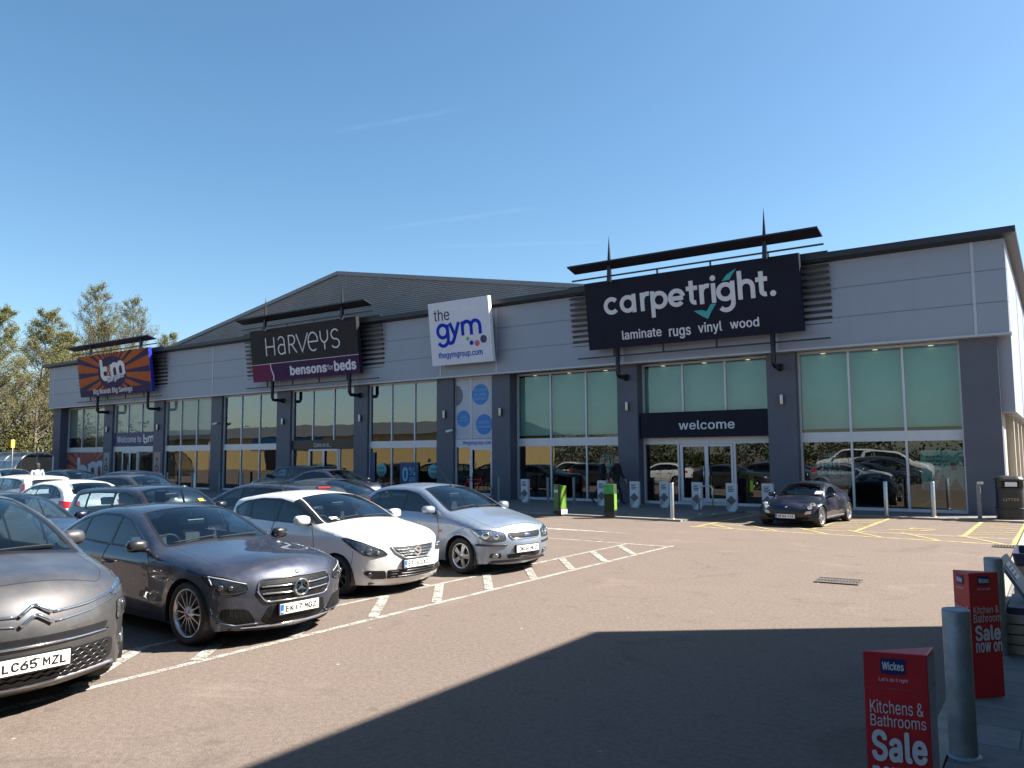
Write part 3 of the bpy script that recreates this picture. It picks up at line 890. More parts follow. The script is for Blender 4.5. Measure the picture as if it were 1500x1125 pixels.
board('entrance_sign', 'dark navy box sign reading welcome above the glass entrance doors', 'entrance sign', -13.22, -7.62, 27.78, 2.55, 3.50, MT['navy'], words([('welcome', (.275, .29, .655, .64))], MT['white'], bold=.012), .40)
xa, xb, yw = bay(4)
board('entrance_sign', 'black strip sign reading Come on in above the bed shop doors', 'entrance sign', xa + .02, xb - .02, yw - .075, 2.28, 2.75, MT['black'], words([('Come on in...', (.36, .25, .64, .75))], MT['white'], bold=0), .03)
xa, xb, yw = bay(1)
MT['bmnavy'] = simple('royal_navy_banner', (.012, .014, .105), .45, 0, .1, 2)
def deco_wel(M, W, H, kk):
    m = MB(); place2d(m, text2d('Welcome to', .012), M, (.08 * W, .26 * H, .68 * W, .74 * H), .006); kk(m, 'lettering', MT['white'])
    m = MB(); bm_letters(m, M, (.71 * W, .2 * H, .97 * W, .84 * H), .006); kk(m, 'lettering', MT['white'])
board('window_banner', 'navy window banner reading Welcome to bm over the discount store entrance', 'banner', xa + .04, xb - .04, yw - .06, 2.66, 3.52, MT['bmnavy'], deco_wel)
xa, xb, yw = bay(0)
MT['bmpurple'] = simple('purple_window_vinyl', (.10, .022, .11), .5, 0, .1, 2)
def deco_bmw(M, W, H, kk):
    m = MB(); rays(m, M, W, H, W * .5, .75, 0, 24, (1.0, .5), .006); kk(m, 'orange_rays', MT['bmorange_v'])
    m = MB(); bm_letters(m, M, (.22 * W, .30, .86 * W, 1.75), .012); kk(m, 'lettering', MT['white'])
board('window_vinyl', 'purple and orange sunburst window vinyl with big bm letters', 'window vinyl', xa + .05, xb - .05, yw - .065, .17, 2.27, MT['bmpurple'], deco_bmw)
# gym vinyl with blue discs
xa, xb, yw = bay(6)
MT['vinyl'] = simple('pale_blue_grey_vinyl', (.40, .44, .52), .5, 0, .04, 2)
MT['disc'] = simple('bright_blue_disc', (.012, .17, .50), .45, 0, .05, 2)
MT['disc_txt'] = simple('disc_lettering', (.25, .45, .66), .45, 0, .05, 2)
MT['slate_disc'] = simple('slate_disc', (.11, .12, .15), .45, 0, .05, 2)
def deco_gymv(M, W, H, kk):
    sp = .43 * W
    def disc(cx, cy, r, txt):
        m = MB(); place2d(m, circle2d(cx, cy, r), M, None, .008); kk(m, 'blue_disc', MT['disc'])
        n = len(txt)
        for i, s in enumerate(txt):
            m = MB(); hw = min(r * .8, .075 * len(s)); yy = cy + (n / 2 - i - .5) * r * .42
            place2d(m, text2d(s, 0), M, (cx - hw, yy - r * .13, cx + hw, yy + r * .13), .014); kk(m, 'lettering', MT['disc_txt'])
    disc(sp + .5, 1.95, .46, ('170+ PIECES', 'IN-SPEC', 'EQUIPMENT')); disc(sp + .70, .62, .45, ('OPEN', '24 HOURS')); disc(.42, .90, .37, ('NO', 'CONTRACT'))
    m = MB(); r = .46; place2d(m, poly2d([(.0, 1.95 - r)] + [(r * .85 * math.cos(a), 1.95 + r * math.sin(a)) for a in [(-math.pi / 2 + math.pi * k / 14) for k in range(15)]] + [(0, 1.95 + r)]), M, None, .008); kk(m, 'slate_disc', MT['slate_disc'])
    m = MB(); m.box(sp - .03, sp + .03, 0, H, .001, .03, 0, M); kk(m, 'divider', MT['frame'])
board('window_vinyl', 'pale window vinyl with bright blue discs above the gym door', 'window vinyl', xa + .06, xb - .06, yw - .065, 2.66, 5.30, MT['vinyl'], deco_gymv)
board('entrance_sign', 'white strip sign reading thegymgroup.com over the gym door', 'entrance sign', xa + .04, xb - .04, yw - .07, 2.28, 2.64, MT['gymboard'], words([('thegymgroup.com', (.20, .22, .95, .80))], MT['gymblue']), .02)
# posters behind and on the panes
xa, xb, yw = bay(9)
MT['redposter'] = simple('dark_red_poster', (.16, .03, .025), .5, 0, .1, 2)
MT['mint'] = simple('mint_lettering', (.36, .55, .53), .5, 0, .05, 2)
MT['aqua'] = simple('aqua_poster', (.14, .36, .38), .5, 0, .08, 2)
MT['inkdark'] = simple('dark_ink', (.012, .02, .03), .5, 0, .1, 2)
board('window_poster', 'dark red window poster reading half price', 'window poster', xa + .55, xa + 1.45, yw + .06, .55, 2.05, MT['redposter'], words([('sale', (.18, .83, .72, .95)), ('half', (-.06, .60, .82, .80), .02), ('price', (-.05, .40, .88, .58), .02), ('on carpets', (.2, .26, .8, .33), 0)], MT['mint']), .02)
def deco_aqua(M, W, H, kk):
    words([("we're the", (.12, .80, .52, .88), 0), ('hard flooring', (.12, .68, .72, .78), .012), ('experts', (.12, .57, .46, .66), .012)], MT['inkdark'])(M, W, H, kk)
    m = MB()
    for k, (a, c) in enumerate(((.0, .30), (.33, .42), (.62, .30))):
        place2d(m, poly2d([(a * W, 0), ((a + .36) * W, 0), ((a + .18) * W, c * H)]), M, None, .006 + .002 * k)
    kk(m, 'poster_pattern', simple('dark_teal_pattern', (.03, .10, .12), .5, 0, .2, 8))
    m = MB(); m.box(.72 * W, .84 * W, .5 * H, .68 * H, .001, .006, 0, M); kk(m, 'poster_emblem', MT['inkdark'])
board('window_poster', 'aqua window poster reading hard flooring experts', 'window poster', xb - 1.28, xb - .10, yw + .06, .75, 2.0, MT['aqua'], deco_aqua, .02)
xa, xb, yw = bay(7)
board('window_poster', 'mint lettered half price poster behind the two walking men', 'window poster', xb - 1.15, xb - .25, yw + .06, .6, 2.05, MT['redposter'], words([('sale', (.1, .82, .6, .95)), ('half', (-.02, .58, .85, .80), .02), ('price', (.0, .38, .85, .55), .02)], MT['mint']), .02)
xa, xb, yw = bay(5)
MT['finblue'] = simple('deep_blue_poster', (.012, .05, .14), .5, 0, .1, 2)
MT['finlight'] = simple('sky_blue_lettering', (.16, .42, .60), .5, 0, .05, 2)
board('window_poster', 'deep blue window poster reading 0% APR', 'window poster', xa + 2.05, xa + 3.2, yw - .065, .35, 1.62, MT['finblue'], words([('0', (.14, .3, .44, .82), .03), ('%', (.5, .52, .84, .82), 0), ('APR', (.5, .26, .86, .46), 0)], MT['finlight']), .012)
for k, (xc, zc, lab) in enumerate(((xa + .85, 1.25, 'round pale blue window sticker left of the 0% poster'), (xb - .28, 1.2, 'round pale blue window sticker right of the 0% poster'))):
    t = thing('window_sticker', lab, 'window sticker', (xc * K, (yw - .06) * K, zc * K))
    m = MB(); m.lathe([(0, .008), (.33, .008), (.33, 0), (0, 0)], 32, Matrix.Rotation(R(90), 4, 'X')); kb(m, 'sticker_disc', MT['aqua'], t)
    Mx = frame_m((0, -.012, 0), (1, 0, 0), (0, -1, 0))
    for i, s in enumerate(('SUPER', 'SALE')):
        m = MB(); place2d(m, text2d(s, .01), Mx, (-.2, .03 - .2 * i, .2, .16 - .2 * i), .004); kb(m, 'lettering', MT['inkdark'], t)
board('window_banner', 'tall blue window banner at the left edge of the bed shop window', 'banner', xa + .10, xa + .40, yw - .065, .4, 2.1, MT['finblue'], None, .012)
# warm wall poster / pictogram boards on discount store piers
for (ix, lab, colr) in ((1, 'grey pictogram notice on the pier left of the discount store entrance', (.28, .27, .26)), (2, 'reddish pictogram notice on the pier right of the discount store entrance', (.30, .22, .20))):
    a, b = PIL[ix]
    def deco_pic(M, W, H, kk):
        m = MB(); place2d(m, circle2d(W * .5, H * .68, W * .13), M, None, .006)
        place2d(m, strokes2d([[(W * .5, H * .56), (W * .52, H * .36), (W * .7, H * .34), (W * .76, H * .16)], arc(W * .46, H * .28, W * .22, 60, 330, 14)], W * .1), M, None, .006); kk(m, 'pictogram', MT['inkdark'])
    board('notice_board', lab, 'notice', a + .15, b - .2, YPF - .012, .85, 2.25, simple('notice_face', colr, .5, 0, .1, 3), deco_pic, .012)
# coloured teal and white mural inside the bed shop windows
# ================================================================== CARS
MT['car_glass'] = glass('car_glass', (.40, .48, .52), .065, .85)
MT['screen_glass'] = glass('windscreen_glass', (.56, .68, .72), .08, .85)
MT['tint_glass'] = glass('tinted_glass', (.08, .09, .11), .07, .85)
MT['rubber'] = simple('tyre_rubber', (.014, .014, .015), .75, 0, .25, 12, bmp=.1, bscale=80)
MT['trim'] = simple('black_car_trim', (.010, .010, .012), .35, 0, .2, 6)
MT['gap'] = simple('shut_line', (.004, .004, .005), .8, 0, 0, 1)
MT['alloy'] = simple('silver_alloy', (.50, .50, .52), .28, .9, .08, 6)
MT['alloy_dark'] = simple('dark_alloy', (.05, .05, .055), .3, .7, .1, 6)
MT['chrome'] = simple('chrome', (.80, .81, .82), .08, 1.0, .03, 6)
MT['cabin'] = simple('dark_cabin', (.022, .022, .025), .75, 0, .2, 6)
MT['seat_f'] = simple('seat_fabric', (.05, .05, .055), .85, 0, .25, 12)
MT['seat_p'] = simple('pale_trim', (.34, .31, .26), .8, 0, .1, 6)
MT['lamp_dark'] = simple('dark_lamp', (.012, .013, .016), .25, 0, .4, 22, coat=1)
MT['lamp_clear'] = simple('clear_lamp', (.26, .28, .30), .14, .85, .5, 30, coat=1)
MT['lamp_white'] = simple('lamp_strip', (.50, .52, .56), .15, .2, .05, 6, coat=1)
MT['lamp_mid'] = simple('silver_dark_lamp', (.10, .105, .115), .18, .7, .7, 34, coat=1)
MT['amber'] = simple('amber_lens', (.55, .16, .02), .2, 0, .1, 6, coat=1)
MT['red_lens'] = simple('red_lens', (.42, .012, .012), .15, 0, .2, 16, coat=1)
MT['plate_w'] = simple('white_plate', (.74, .74, .71), .35, 0, .03, 4, coat=.3)
MT['plate_y'] = simple('yellow_plate', (.72, .50, .06), .35, 0, .03, 4, coat=.3)
MT['plate_b'] = simple('plate_blue', (.01, .09, .42), .35, 0, .03, 4)
MT['plate_k'] = simple('plate_black', (.010, .010, .012), .4, 0, .03, 4)
def mesh_mat(name, scale=60):
    m, t, b = nt(name)
    co = objcoord(t); v = t.nodes.new('ShaderNodeTexVoronoi'); v.feature = 'DISTANCE_TO_EDGE'; v.inputs['Scale'].default_value = scale; v.inputs['Randomness'].default_value = 0.0
    t.links.new(co, v.inputs['Vector'])
    t.links.new(ramp(t, v.outputs[0], [(.08, (.012, .012, .013)), (.16, (.002, .002, .002))]), b.inputs['Base Color'])
    t.links.new(bump(t, v.outputs[0], -.6, .01), b.inputs['Normal']); b.inputs['Roughness'].default_value = .5; b.inputs['Specular IOR Level'].default_value = .2
    return m
MT['mesh_grille'] = mesh_mat('mesh_grille', 42)

def catmull(P, step):
    P = np.array(P, float); n = len(P); out = []
    for i in range(n - 1):
        p0, p1, p2, p3 = P[max(i - 1, 0)], P[i], P[i + 1], P[min(i + 2, n - 1)]
        k = max(2, int(np.hypot(*(p2 - p1)[:2]) / step))
        d1 = np.hypot(*(p1 - p0)[:2]) ** .5 or 1e-3; d2 = np.hypot(*(p2 - p1)[:2]) ** .5; d3 = np.hypot(*(p3 - p2)[:2]) ** .5 or 1e-3
        m1 = (p2 - p1) - d2 / (d1 + d2) * ((p2 - p1) / 1 - (p1 - p0) * (d2 / d1)) if i > 0 else (p2 - p1)
        # centripetal tangents
        m1 = d2 * ((p1 - p0) / d1 - (p2 - p0) / (d1 + d2) + (p2 - p1) / d2) if i > 0 else (p2 - p1)
        m2 = d2 * ((p2 - p1) / d2 - (p3 - p1) / (d2 + d3) + (p3 - p2) / d3) if i < n - 2 else (p2 - p1)
        for j in range(k):
            s = j / k
            out.append((2 * s ** 3 - 3 * s ** 2 + 1) * p1 + (s ** 3 - 2 * s ** 2 + s) * m1 + (-2 * s ** 3 + 3 * s ** 2) * p2 + (s ** 3 - s ** 2) * m2)
    out.append(P[-1])
    return np.array(out)

def pip(poly, pts):
    """which pts are inside poly (numpy)"""
    poly = np.asarray(poly, float); x, y = pts[:, 0], pts[:, 1]
    ins = np.zeros(len(pts), bool); n = len(poly); j = n - 1
    for i in range(n):
        xi, yi = poly[i]; xj, yj = poly[j]
        if yi != yj:
            c = ((yi > y) != (yj > y)) & (x < (xj - xi) * (y - yi) / (yj - yi) + xi)
            ins ^= c
        j = i
    return ins

def segdist(P, A, B):
    """distance of P (n,2) to segments A-B (m,2): min distance, seg index, param"""
    d = B - A; L2 = np.maximum((d ** 2).sum(1), 1e-12)
    best = np.full(len(P), 1e9); bi = np.zeros(len(P), int); bt = np.zeros(len(P))
    for c0 in range(0, len(P), 4000):
        p = P[c0:c0 + 4000]
        t = np.clip(((p[:, None, :] - A[None]) * d[None]).sum(2) / L2[None], 0, 1)
        q = A[None] + t[..., None] * d[None]
        dd = np.hypot(p[:, None, 0] - q[..., 0], p[:, None, 1] - q[..., 1])
        i = dd.argmin(1); r = np.arange(len(p))
        best[c0:c0 + 4000] = dd[r, i]; bi[c0:c0 + 4000] = i; bt[c0:c0 + 4000] = t[r, i]
    return best, bi, bt

def roundpoly(P, rad=.04, n=4):
    P = [np.array(p, float) for p in P]; out = []
    for i in range(len(P)):
        a, b, c = P[i - 1], P[i], P[(i + 1) % len(P)]
        la = np.hypot(*(a - b)); lc = np.hypot(*(c - b)); r = min(rad, la * .45, lc * .45)
        p0 = b + (a - b) / la * r; p1 = b + (c - b) / lc * r
        for k in range(n + 1):
            s = k / n
            out.append(tuple((1 - s) ** 2 * p0 + 2 * s * (1 - s) * b + s * s * p1))
    return out

def densify(P, step, closed=True):
    out = []; n = len(P)
    for i in range(n if closed else n - 1):
        a = np.array(P[i], float); b = np.array(P[(i + 1) % n], float); k = max(1, int(math.ceil(np.hypot(*(b - a)) / step)))
        for j in range(k): out.append(tuple(a + (b - a) * j / k))
    if not closed: out.append(tuple(P[-1]))
    return out

def cdt(loops, extra, closed=True):
    P = []; E = []
    for lp in loops:
        b = len(P); P.extend(Vector((float(p[0]), float(p[1]))) for p in lp); E.extend((b + i, b + (i + 1) % len(lp)) for i in range(len(lp)))
    P.extend(Vector((float(p[0]), float(p[1]))) for p in extra)
    vo, _, fo, _, _, _ = delaunay_2d_cdt(P, E, [], 0, 1e-5)
    V = np.array([(v[0], v[1]) for v in vo]); F = np.array([tuple(f) for f in fo if len(f) == 3])
    a = V[F]; cr = (a[:, 1, 0] - a[:, 0, 0]) * (a[:, 2, 1] - a[:, 0, 1]) - (a[:, 1, 1] - a[:, 0, 1]) * (a[:, 2, 0] - a[:, 0, 0])
    F[cr < 0] = F[cr < 0][:, ::-1]
    return V, F[np.abs(cr) > 1e-10]

def ribbon(pl, w):
    """closed thin loop round an open polyline"""
    pl = [np.array(p, float) for p in pl]; L = []; Rr = []
    for i, p in enumerate(pl):
        t = pl[min(i + 1, len(pl) - 1)] - pl[max(i - 1, 0)]; t = t / max(np.hypot(*t), 1e-9); nn = np.array([-t[1], t[0]]) * w / 2
        L.append(tuple(p + nn)); Rr.append(tuple(p - nn))
    return L + Rr[::-1]

class Body:
    def __init__(s, sp, h=.07):
        s.sp = sp; s.h = h
        C = catmull(sp['S'], h * .8)
        s.C = C[:, :2]; s.r = np.maximum(C[:, 2], .02); s.b = np.maximum(C[:, 3], 0)
        d = np.gradient(s.C, axis=0); d /= np.maximum(np.hypot(d[:, 0], d[:, 1]), 1e-9)[:, None]
        s.n = np.stack([d[:, 1], -d[:, 0]], 1)
        s.t = np.concatenate([[0], np.cumsum(np.hypot(*np.diff(s.C, axis=0).T))])
        W = s.W(s.C[:, 0], s.C[:, 1])
        ye = W - s.r
        s.phi = np.arctan(2 * s.b / np.maximum(ye, .2)); ye = W - s.r * (1 - np.sin(s.phi)); s.phi = np.arctan(2 * s.b / np.maximum(ye, .2)); s.ye = W - s.r * (1 - np.sin(s.phi))
        s.V = []; s.F = []; s.lab = []; s.nv = 0
        s.side(); s.strip()
        s.V = np.concatenate(s.V); s.F = np.concatenate(s.F)
        key = {}; idx = np.zeros(len(s.V), int)
        for i, v in enumerate(np.round(s.V / 2e-4).astype(int)): idx[i] = key.setdefault(tuple(v), len(key))
        a = s.V[s.F]; fn = np.cross(a[:, 1] - a[:, 0], a[:, 2] - a[:, 0])
        N = np.zeros((len(key), 3))
        for k in range(3): np.add.at(N, idx[s.F[:, k]], fn)
        N /= np.maximum(np.linalg.norm(N, axis=1), 1e-12)[:, None]
        s.N = N[idx]
        s.bvh = BVHTree.FromPolygons([tuple(v) for v in s.V], [tuple(f) for f in s.F.tolist()])
    def W(s, x, z):
        sp = s.sp
        wp = np.array(sp['wp'])[::-1]; vp = np.array(sp['vp'])
        def smooth(q, xs, ys):
            e = .035
            return (np.interp(q - e, xs, ys) + np.interp(q, xs, ys) * 2 + np.interp(q + e, xs, ys)) / 4
        y = sp['W0'] * smooth(x, wp[:, 0], wp[:, 1]) - np.interp(z, vp[:, 0], vp[:, 1]) * .5 - smooth(z, vp[:, 0], vp[:, 1]) * .5
        for xw in sp['wx']:
            rho = np.hypot(x - xw, z - sp['R'])
            y = y + sp.get('flare', .014) * np.exp(-((rho - sp['Ra'] - .01) / sp.get('flw', .045)) ** 2) * (z > .15)
        for (x0, z0, x1, z1, amp, wd) in sp.get('creases', ()):
            zz = z0 + (z1 - z0) * np.clip((x - x0) / (x1 - x0), 0, 1); inside = np.clip(np.minimum((x - min(x0, x1)), (max(x0, x1) - x)) / .15, 0, 1)
            dz = (z - zz) / wd
            y = y + amp * inside * np.exp(-dz ** 2)
        return y
    def ysurf(s, P):
        d, i, t = segdist(P, s.C[:-1], s.C[1:])
        r = s.r[i] * (1 - t) + s.r[i + 1] * t; ph = s.phi[i] * (1 - t) + s.phi[i + 1] * t
        c = np.cos(ph) - d / r
        sn = np.where(c <= 0, 1.0, np.sqrt(np.maximum(0, 1 - np.clip(c, 0, 1) ** 2)))
        y = s.W(P[:, 0], P[:, 1]) - r * (1 - sn)
        e = d < 1e-5
        return y
    def side(s):
        sp = s.sp; h = s.h
        zb = sp.get('zb', .2); R0, Ra = sp['R'], sp['Ra']
        bot = []
        last = s.C[-1]; first = s.C[0]
        pts = [tuple(last)]
        dz = lambda x: last[1] + (first[1] - last[1]) * (x - last[0]) / (first[0] - last[0])
        zs = sp.get('zs', .19)
        for xw in sorted(sp['wx']):
            a0 = math.asin(max(-1, min(1, (zs - R0) / Ra)))
            pts.append((xw - Ra * math.cos(a0) - .0, zs))
            na = max(10, int(2.6 * Ra / (h * .8)))
            for k in range(1, na):
                an = math.pi - a0 + (a0 - (math.pi - a0)) * k / na
                pts.append((xw + Ra * math.cos(an), R0 + Ra * math.sin(an)))
            pts.append((xw + Ra * math.cos(a0), zs))
        pts.append(tuple(first))
        bot = densify(pts, h, False)
        outline = [tuple(p) for p in s.C] + bot[1:-1]
        loops = [outline]; 
        dlo = [densify(roundpoly(p, sp.get('dr', .05)), h) for p in sp['dlo']]
        gls = [densify(roundpoly(p, .03), h) for p in sp['glass']]
        doors = [densify(roundpoly(p, .05), h) for p in sp.get('doors', [])]
        seams = []
        for p in doors: seams.append(ribbon(p + [p[0]], sp.get('gapw', .012)))
        for p in sp.get('seams', []): seams.append(ribbon(densify(p, h, False), .007))
        loops += dlo + gls + seams
        xs = np.arange(s.C[:, 0].min(), s.C[:, 0].max(), h); zs_ = np.arange(s.C[:, 1].min(), s.C[:, 1].max(), h)
        G = np.array([(x + (h / 2 if j % 2 else 0), z) for j, z in enumerate(zs_) for x in xs])
        G = G[pip(outline, G)]
        ex = [G]
        for fr in (.05, .18, .38, .62, .88):
            q = s.C - s.n * (s.r * np.cos(s.phi) * fr)[:, None]; ex.append(q[pip(outline, q)])
        G = np.concatenate(ex)
        allp = np.array([p for lp in loops for p in lp])
        keep = np.ones(len(G), bool)
        for c0 in range(0, len(G), 2000):
            dd = np.hypot(G[c0:c0 + 2000, None, 0] - allp[None, :, 0], G[c0:c0 + 2000, None, 1] - allp[None, :, 1]).min(1)
            keep[c0:c0 + 2000] = dd > .012
        V, F = cdt(loops, G[keep])
        cen = V[F].mean(1)
        k = pip(outline, cen); F = F[k]; cen = cen[k]
        lab = np.array(['body'] * len(F), dtype='<U24')
        for i, p in enumerate(doors): lab[pip(p, cen)] = 'door%d' % i
        for p in seams: lab[pip(p, cen)] = 'gap'
        for p in dlo: lab[pip(p, cen)] = 'trim'
        for i, p in enumerate(gls): lab[pip(p, cen)] = 'glass%d' % i
        y = s.ysurf(V)
        # body goes a little inwards at its lower edge
        for sgn, sd in ((1, 'L'), (-1, 'R')):
            P = np.stack([V[:, 0], y * sgn, V[:, 1]], 1)
            s.V.append(P); s.F.append((F if sgn < 0 else F[:, ::-1]) + s.nv); s.nv += len(P)
            s.lab += [l + (sd if l not in ('body', 'gap', 'trim') else '') for l in lab]
    def at(s, t):
        i = np.clip(np.searchsorted(s.t, t) - 1, 0, len(s.t) - 2); f = (t - s.t[i]) / (s.t[i + 1] - s.t[i])
        L = lambda a: (a[i].T * (1 - f) + a[i + 1].T * f).T
        return L(s.C), L(s.n), L(s.b), L(s.ye)
    def tx(s, x, zmin=.0):
        """arc length where the top line passes x (above zmin)"""
        for i in range(len(s.C) - 1):
            a, b = s.C[i], s.C[i + 1]
            if min(a[0], b[0]) <= x <= max(a[0], b[0]) and a[1] >= zmin: return s.t[i] + (s.t[i + 1] - s.t[i]) * (x - a[0]) / (b[0] - a[0] + 1e-12)
    def strip(s):
        sp = s.sp; h = s.h; q0 = .72
        T = s.t[-1]
        edge = [(t, q0) for t in s.t]; qs = np.linspace(-q0, q0, 2 * int(q0 / h) + 1)
        outline = [(t, -q0) for t in s.t] + [(T, q) for q in qs[1:-1]] + edge[::-1] + [(0, q) for q in qs[1:-1][::-1]]
        loops = [outline]; reg = []
        m = sp.get('wsm', .93) * q0
        x0, x1 = sp['ws']; t0, t1 = s.tx(x0, .8), s.tx(x1, .8)
        ws = densify(roundpoly([(t0, -m), (t1, -m * .98), (t1, m * .98), (t0, m)], .06), h)
        tw = sp.get('wst', .022)
        wst = densify(roundpoly([(t0 - .06, -q0 * .985), (t1 + tw, -q0 * .965), (t1 + tw, q0 * .965), (t0 - .06, q0 * .985)], .05), h)
        x0, x1 = sp['rw']; t2, t3 = s.tx(x0, .8), s.tx(x1, .8)
        m2 = sp.get('rwm', .86) * q0
        rw = densify(roundpoly([(t2, -m2), (t3, -m2), (t3, m2), (t2, m2)], .08), h)
        loops += [ws, wst, rw]
        seam = []
        bon = None
        if 'bonnet' in sp:
            xb = sp['bonnet']; tb = s.tx(xb, .45); mb = q0 * sp.get('bm', .90)
            bon = densify(roundpoly([(tb, -mb * .86), (tb + .22, -mb), (t0 - .075, -mb), (t0 - .075, mb), (tb + .22, mb), (tb, mb * .86), (tb - sp.get('bdip', .0), 0)], .06), h)
            seam.append(ribbon(bon + [bon[0]], .008)); 
        if 'boot' in sp:
            xa, xb = sp['boot']; ta = s.tx(xa, .8); tb = [s.t[i] for i in range(len(s.t)) if s.C[i, 0] < xa and s.C[i, 1] < xb][0]
            lp = densify(roundpoly([(ta, -q0 * .84), (tb, -q0 * .84), (tb, q0 * .84), (ta, q0 * .84)], .05), h); seam.append(ribbon(lp + [lp[0]], .008))
        loops += seam
        G = np.array([(t, q + (h / 2 if j % 2 else 0)) for j, t in enumerate(np.arange(h * .6, T - h * .3, h * .86)) for q in np.arange(-q0 + h * .5, q0 - h * .6, h)])
        allp = np.array([p for lp in loops for p in lp])
        keep = np.ones(len(G), bool)
        for c0 in range(0, len(G), 2000):
            keep[c0:c0 + 2000] = np.hypot(G[c0:c0 + 2000, None, 0] - allp[None, :, 0], G[c0:c0 + 2000, None, 1] - allp[None, :, 1]).min(1) > h * .3
        V, F = cdt(loops, G[keep])
        cen = V[F].mean(1); k = pip(outline, cen) & (np.abs(cen[:, 1]) < q0); F = F[k]; cen = cen[k]
        lab = np.array(['body'] * len(F), dtype='<U24')
        if bon is not None: lab[pip(bon, cen)] = 'bonnet'
        for p in seam: lab[pip(p, cen)] = 'gap'
        lab[pip(wst, cen)] = 'trim'; lab[pip(ws, cen)] = 'windscreen'; lab[pip(rw, cen)] = 'rear_window'
        if sp.get('black_roof_edge'): pass
        C, n, b, ye = s.at(V[:, 0]); q = V[:, 1] / q0
        bb = b * (1 - q ** 2)
        P = np.stack([C[:, 0] + n[:, 0] * bb, q * ye, C[:, 1] + n[:, 1] * bb], 1)
        s.V.append(P); s.F.append(F[:, ::-1] + s.nv); s.nv += len(P); s.lab += list(lab)
    def part(s, name, labels, mats, parent, offs=0.0, label_mi=None, M=None):
        lab = np.array(s.lab); sel = np.isin(lab, labels)
        if not sel.any(): return None
        F = s.F[sel]; u, inv = np.unique(F, return_inverse=True); inv = inv.reshape(F.shape)
        P = s.V[u] + s.N[u] * offs
        me = bpy.data.meshes.new(name)
        me.from_pydata(P.tolist(), [], inv.tolist())
        for m_ in mats: me.materials.append(m_)
        if label_mi: me.polygons.foreach_set('material_index', [label_mi.get(l, 0) for l in lab[sel]])
        me.polygons.foreach_set('use_smooth', [True] * len(F)); me.update()
        me.normals_split_custom_set_from_vertices([tuple(v) for v in s.N[u]])
        o = bpy.data.objects.new(name, me); return link(o, parent)
    # ---- things laid onto the surface
    def hit(s, o, d):
        loc, n, i, dist = s.bvh.ray_cast(Vector(o), Vector(d))
        return (loc, n) if loc is not None else None
    def decal(s, mb, pts, th=0.0, side=1, off=.004, depth=.012, h=.03, mi=0, rnd=.015, proj=None):
        """outline given as rough (x, y, z) or (y, z) points, projected on to the body along the heading th (degrees from straight ahead)"""
        a = R(th); dirv = Vector((-math.cos(a), -math.sin(a) * side, 0)); lat = Vector((-math.sin(a) * side, math.cos(a), 0))
        pl = []
        for p in pts:
            if len(p) == 2: pl.append((p[0] , p[1]))
            else: pl.append((Vector(p).dot(lat), p[2]))
        pl = densify(roundpoly(pl, rnd) if rnd else pl, h)
        A = np.array(pl); G = np.array([(x, z) for x in np.arange(A[:, 0].min(), A[:, 0].max(), h) for z in np.arange(A[:, 1].min(), A[:, 1].max(), h)])
        if len(G):
            G = G[pip(pl, G)]
        if len(G):
            G = G[np.hypot(G[:, None, 0] - A[None, :, 0], G[:, None, 1] - A[None, :, 1]).min(1) > h * .35]
        V, F = cdt([pl], G)
        F = F[pip(pl, V[F].mean(1))]
        top = []; bot = []; okv = []
        for v in V:
            o = lat * v[0] + Vector((0, 0, v[1])) - dirv * 4
            hr = s.hit(o, dirv)
            if hr is None: top.append(None); bot.append(None); continue
            l, n = hr
            if n.dot(dirv) > 0: n = -n
            nn = (n * .5 - dirv * .5).normalized()
            top.append(l + nn * off); bot.append(l + nn * (off - depth))
        good = [f for f in F.tolist() if all(top[i] is not None for i in f)]
        s.rim = [q for q in top[:len(pl)] if q is not None]
        if not good: return
        used = sorted({i for f in good for i in f}); ix = {i: k for k, i in enumerate(used)}; n = len(used)
        fs = []; ed = set()
        flip = None
        for f in good:
            f = [ix[i] for i in f]; fs.append(f)
        t0, t1, t2 = (top[i] for i in good[0])
        if (t1 - t0).cross(t2 - t0).dot(dirv) > 0: fs = [f[::-1] for f in fs]
        for f in fs:
            for i in range(3): ed.add((f[i], f[(i + 1) % 3]))
        if depth > 0:
            for (p, q) in list(ed):
                if (q, p) not in ed: fs.append([q, p, n + p, n + q])
        mb.add([top[i] for i in used] + [bot[i] for i in used], fs, mi, False)
    def line(s, mb, pts, rad, th=0.0, side=1, off=.006, n=6, mi=0, step=.04):
        """tube following the surface"""
        a = R(th); dirv = Vector((-math.cos(a), -math.sin(a) * side, 0)); lat = Vector((-math.sin(a) * side, math.cos(a), 0))
        pl = densify([(p if len(p) == 2 else (Vector(p).dot(lat), p[2])) for p in pts], step, False); out = []
        for v in pl:
            hr = s.hit(lat * v[0] + Vector((0, 0, v[1])) - dirv * 4, dirv)
            if hr: out.append(hr[0] - dirv * off)
        if len(out) > 1: mb.tube(out, rad, n, mi)
    def sidepoint(s, x, z, side=1):
        hr = s.hit((x, 3 * side, z), (0, -side, 0)); return hr
    def frontpoint(s, y, z):
        return s.hit((6, y, z), (-1, 0, 0))

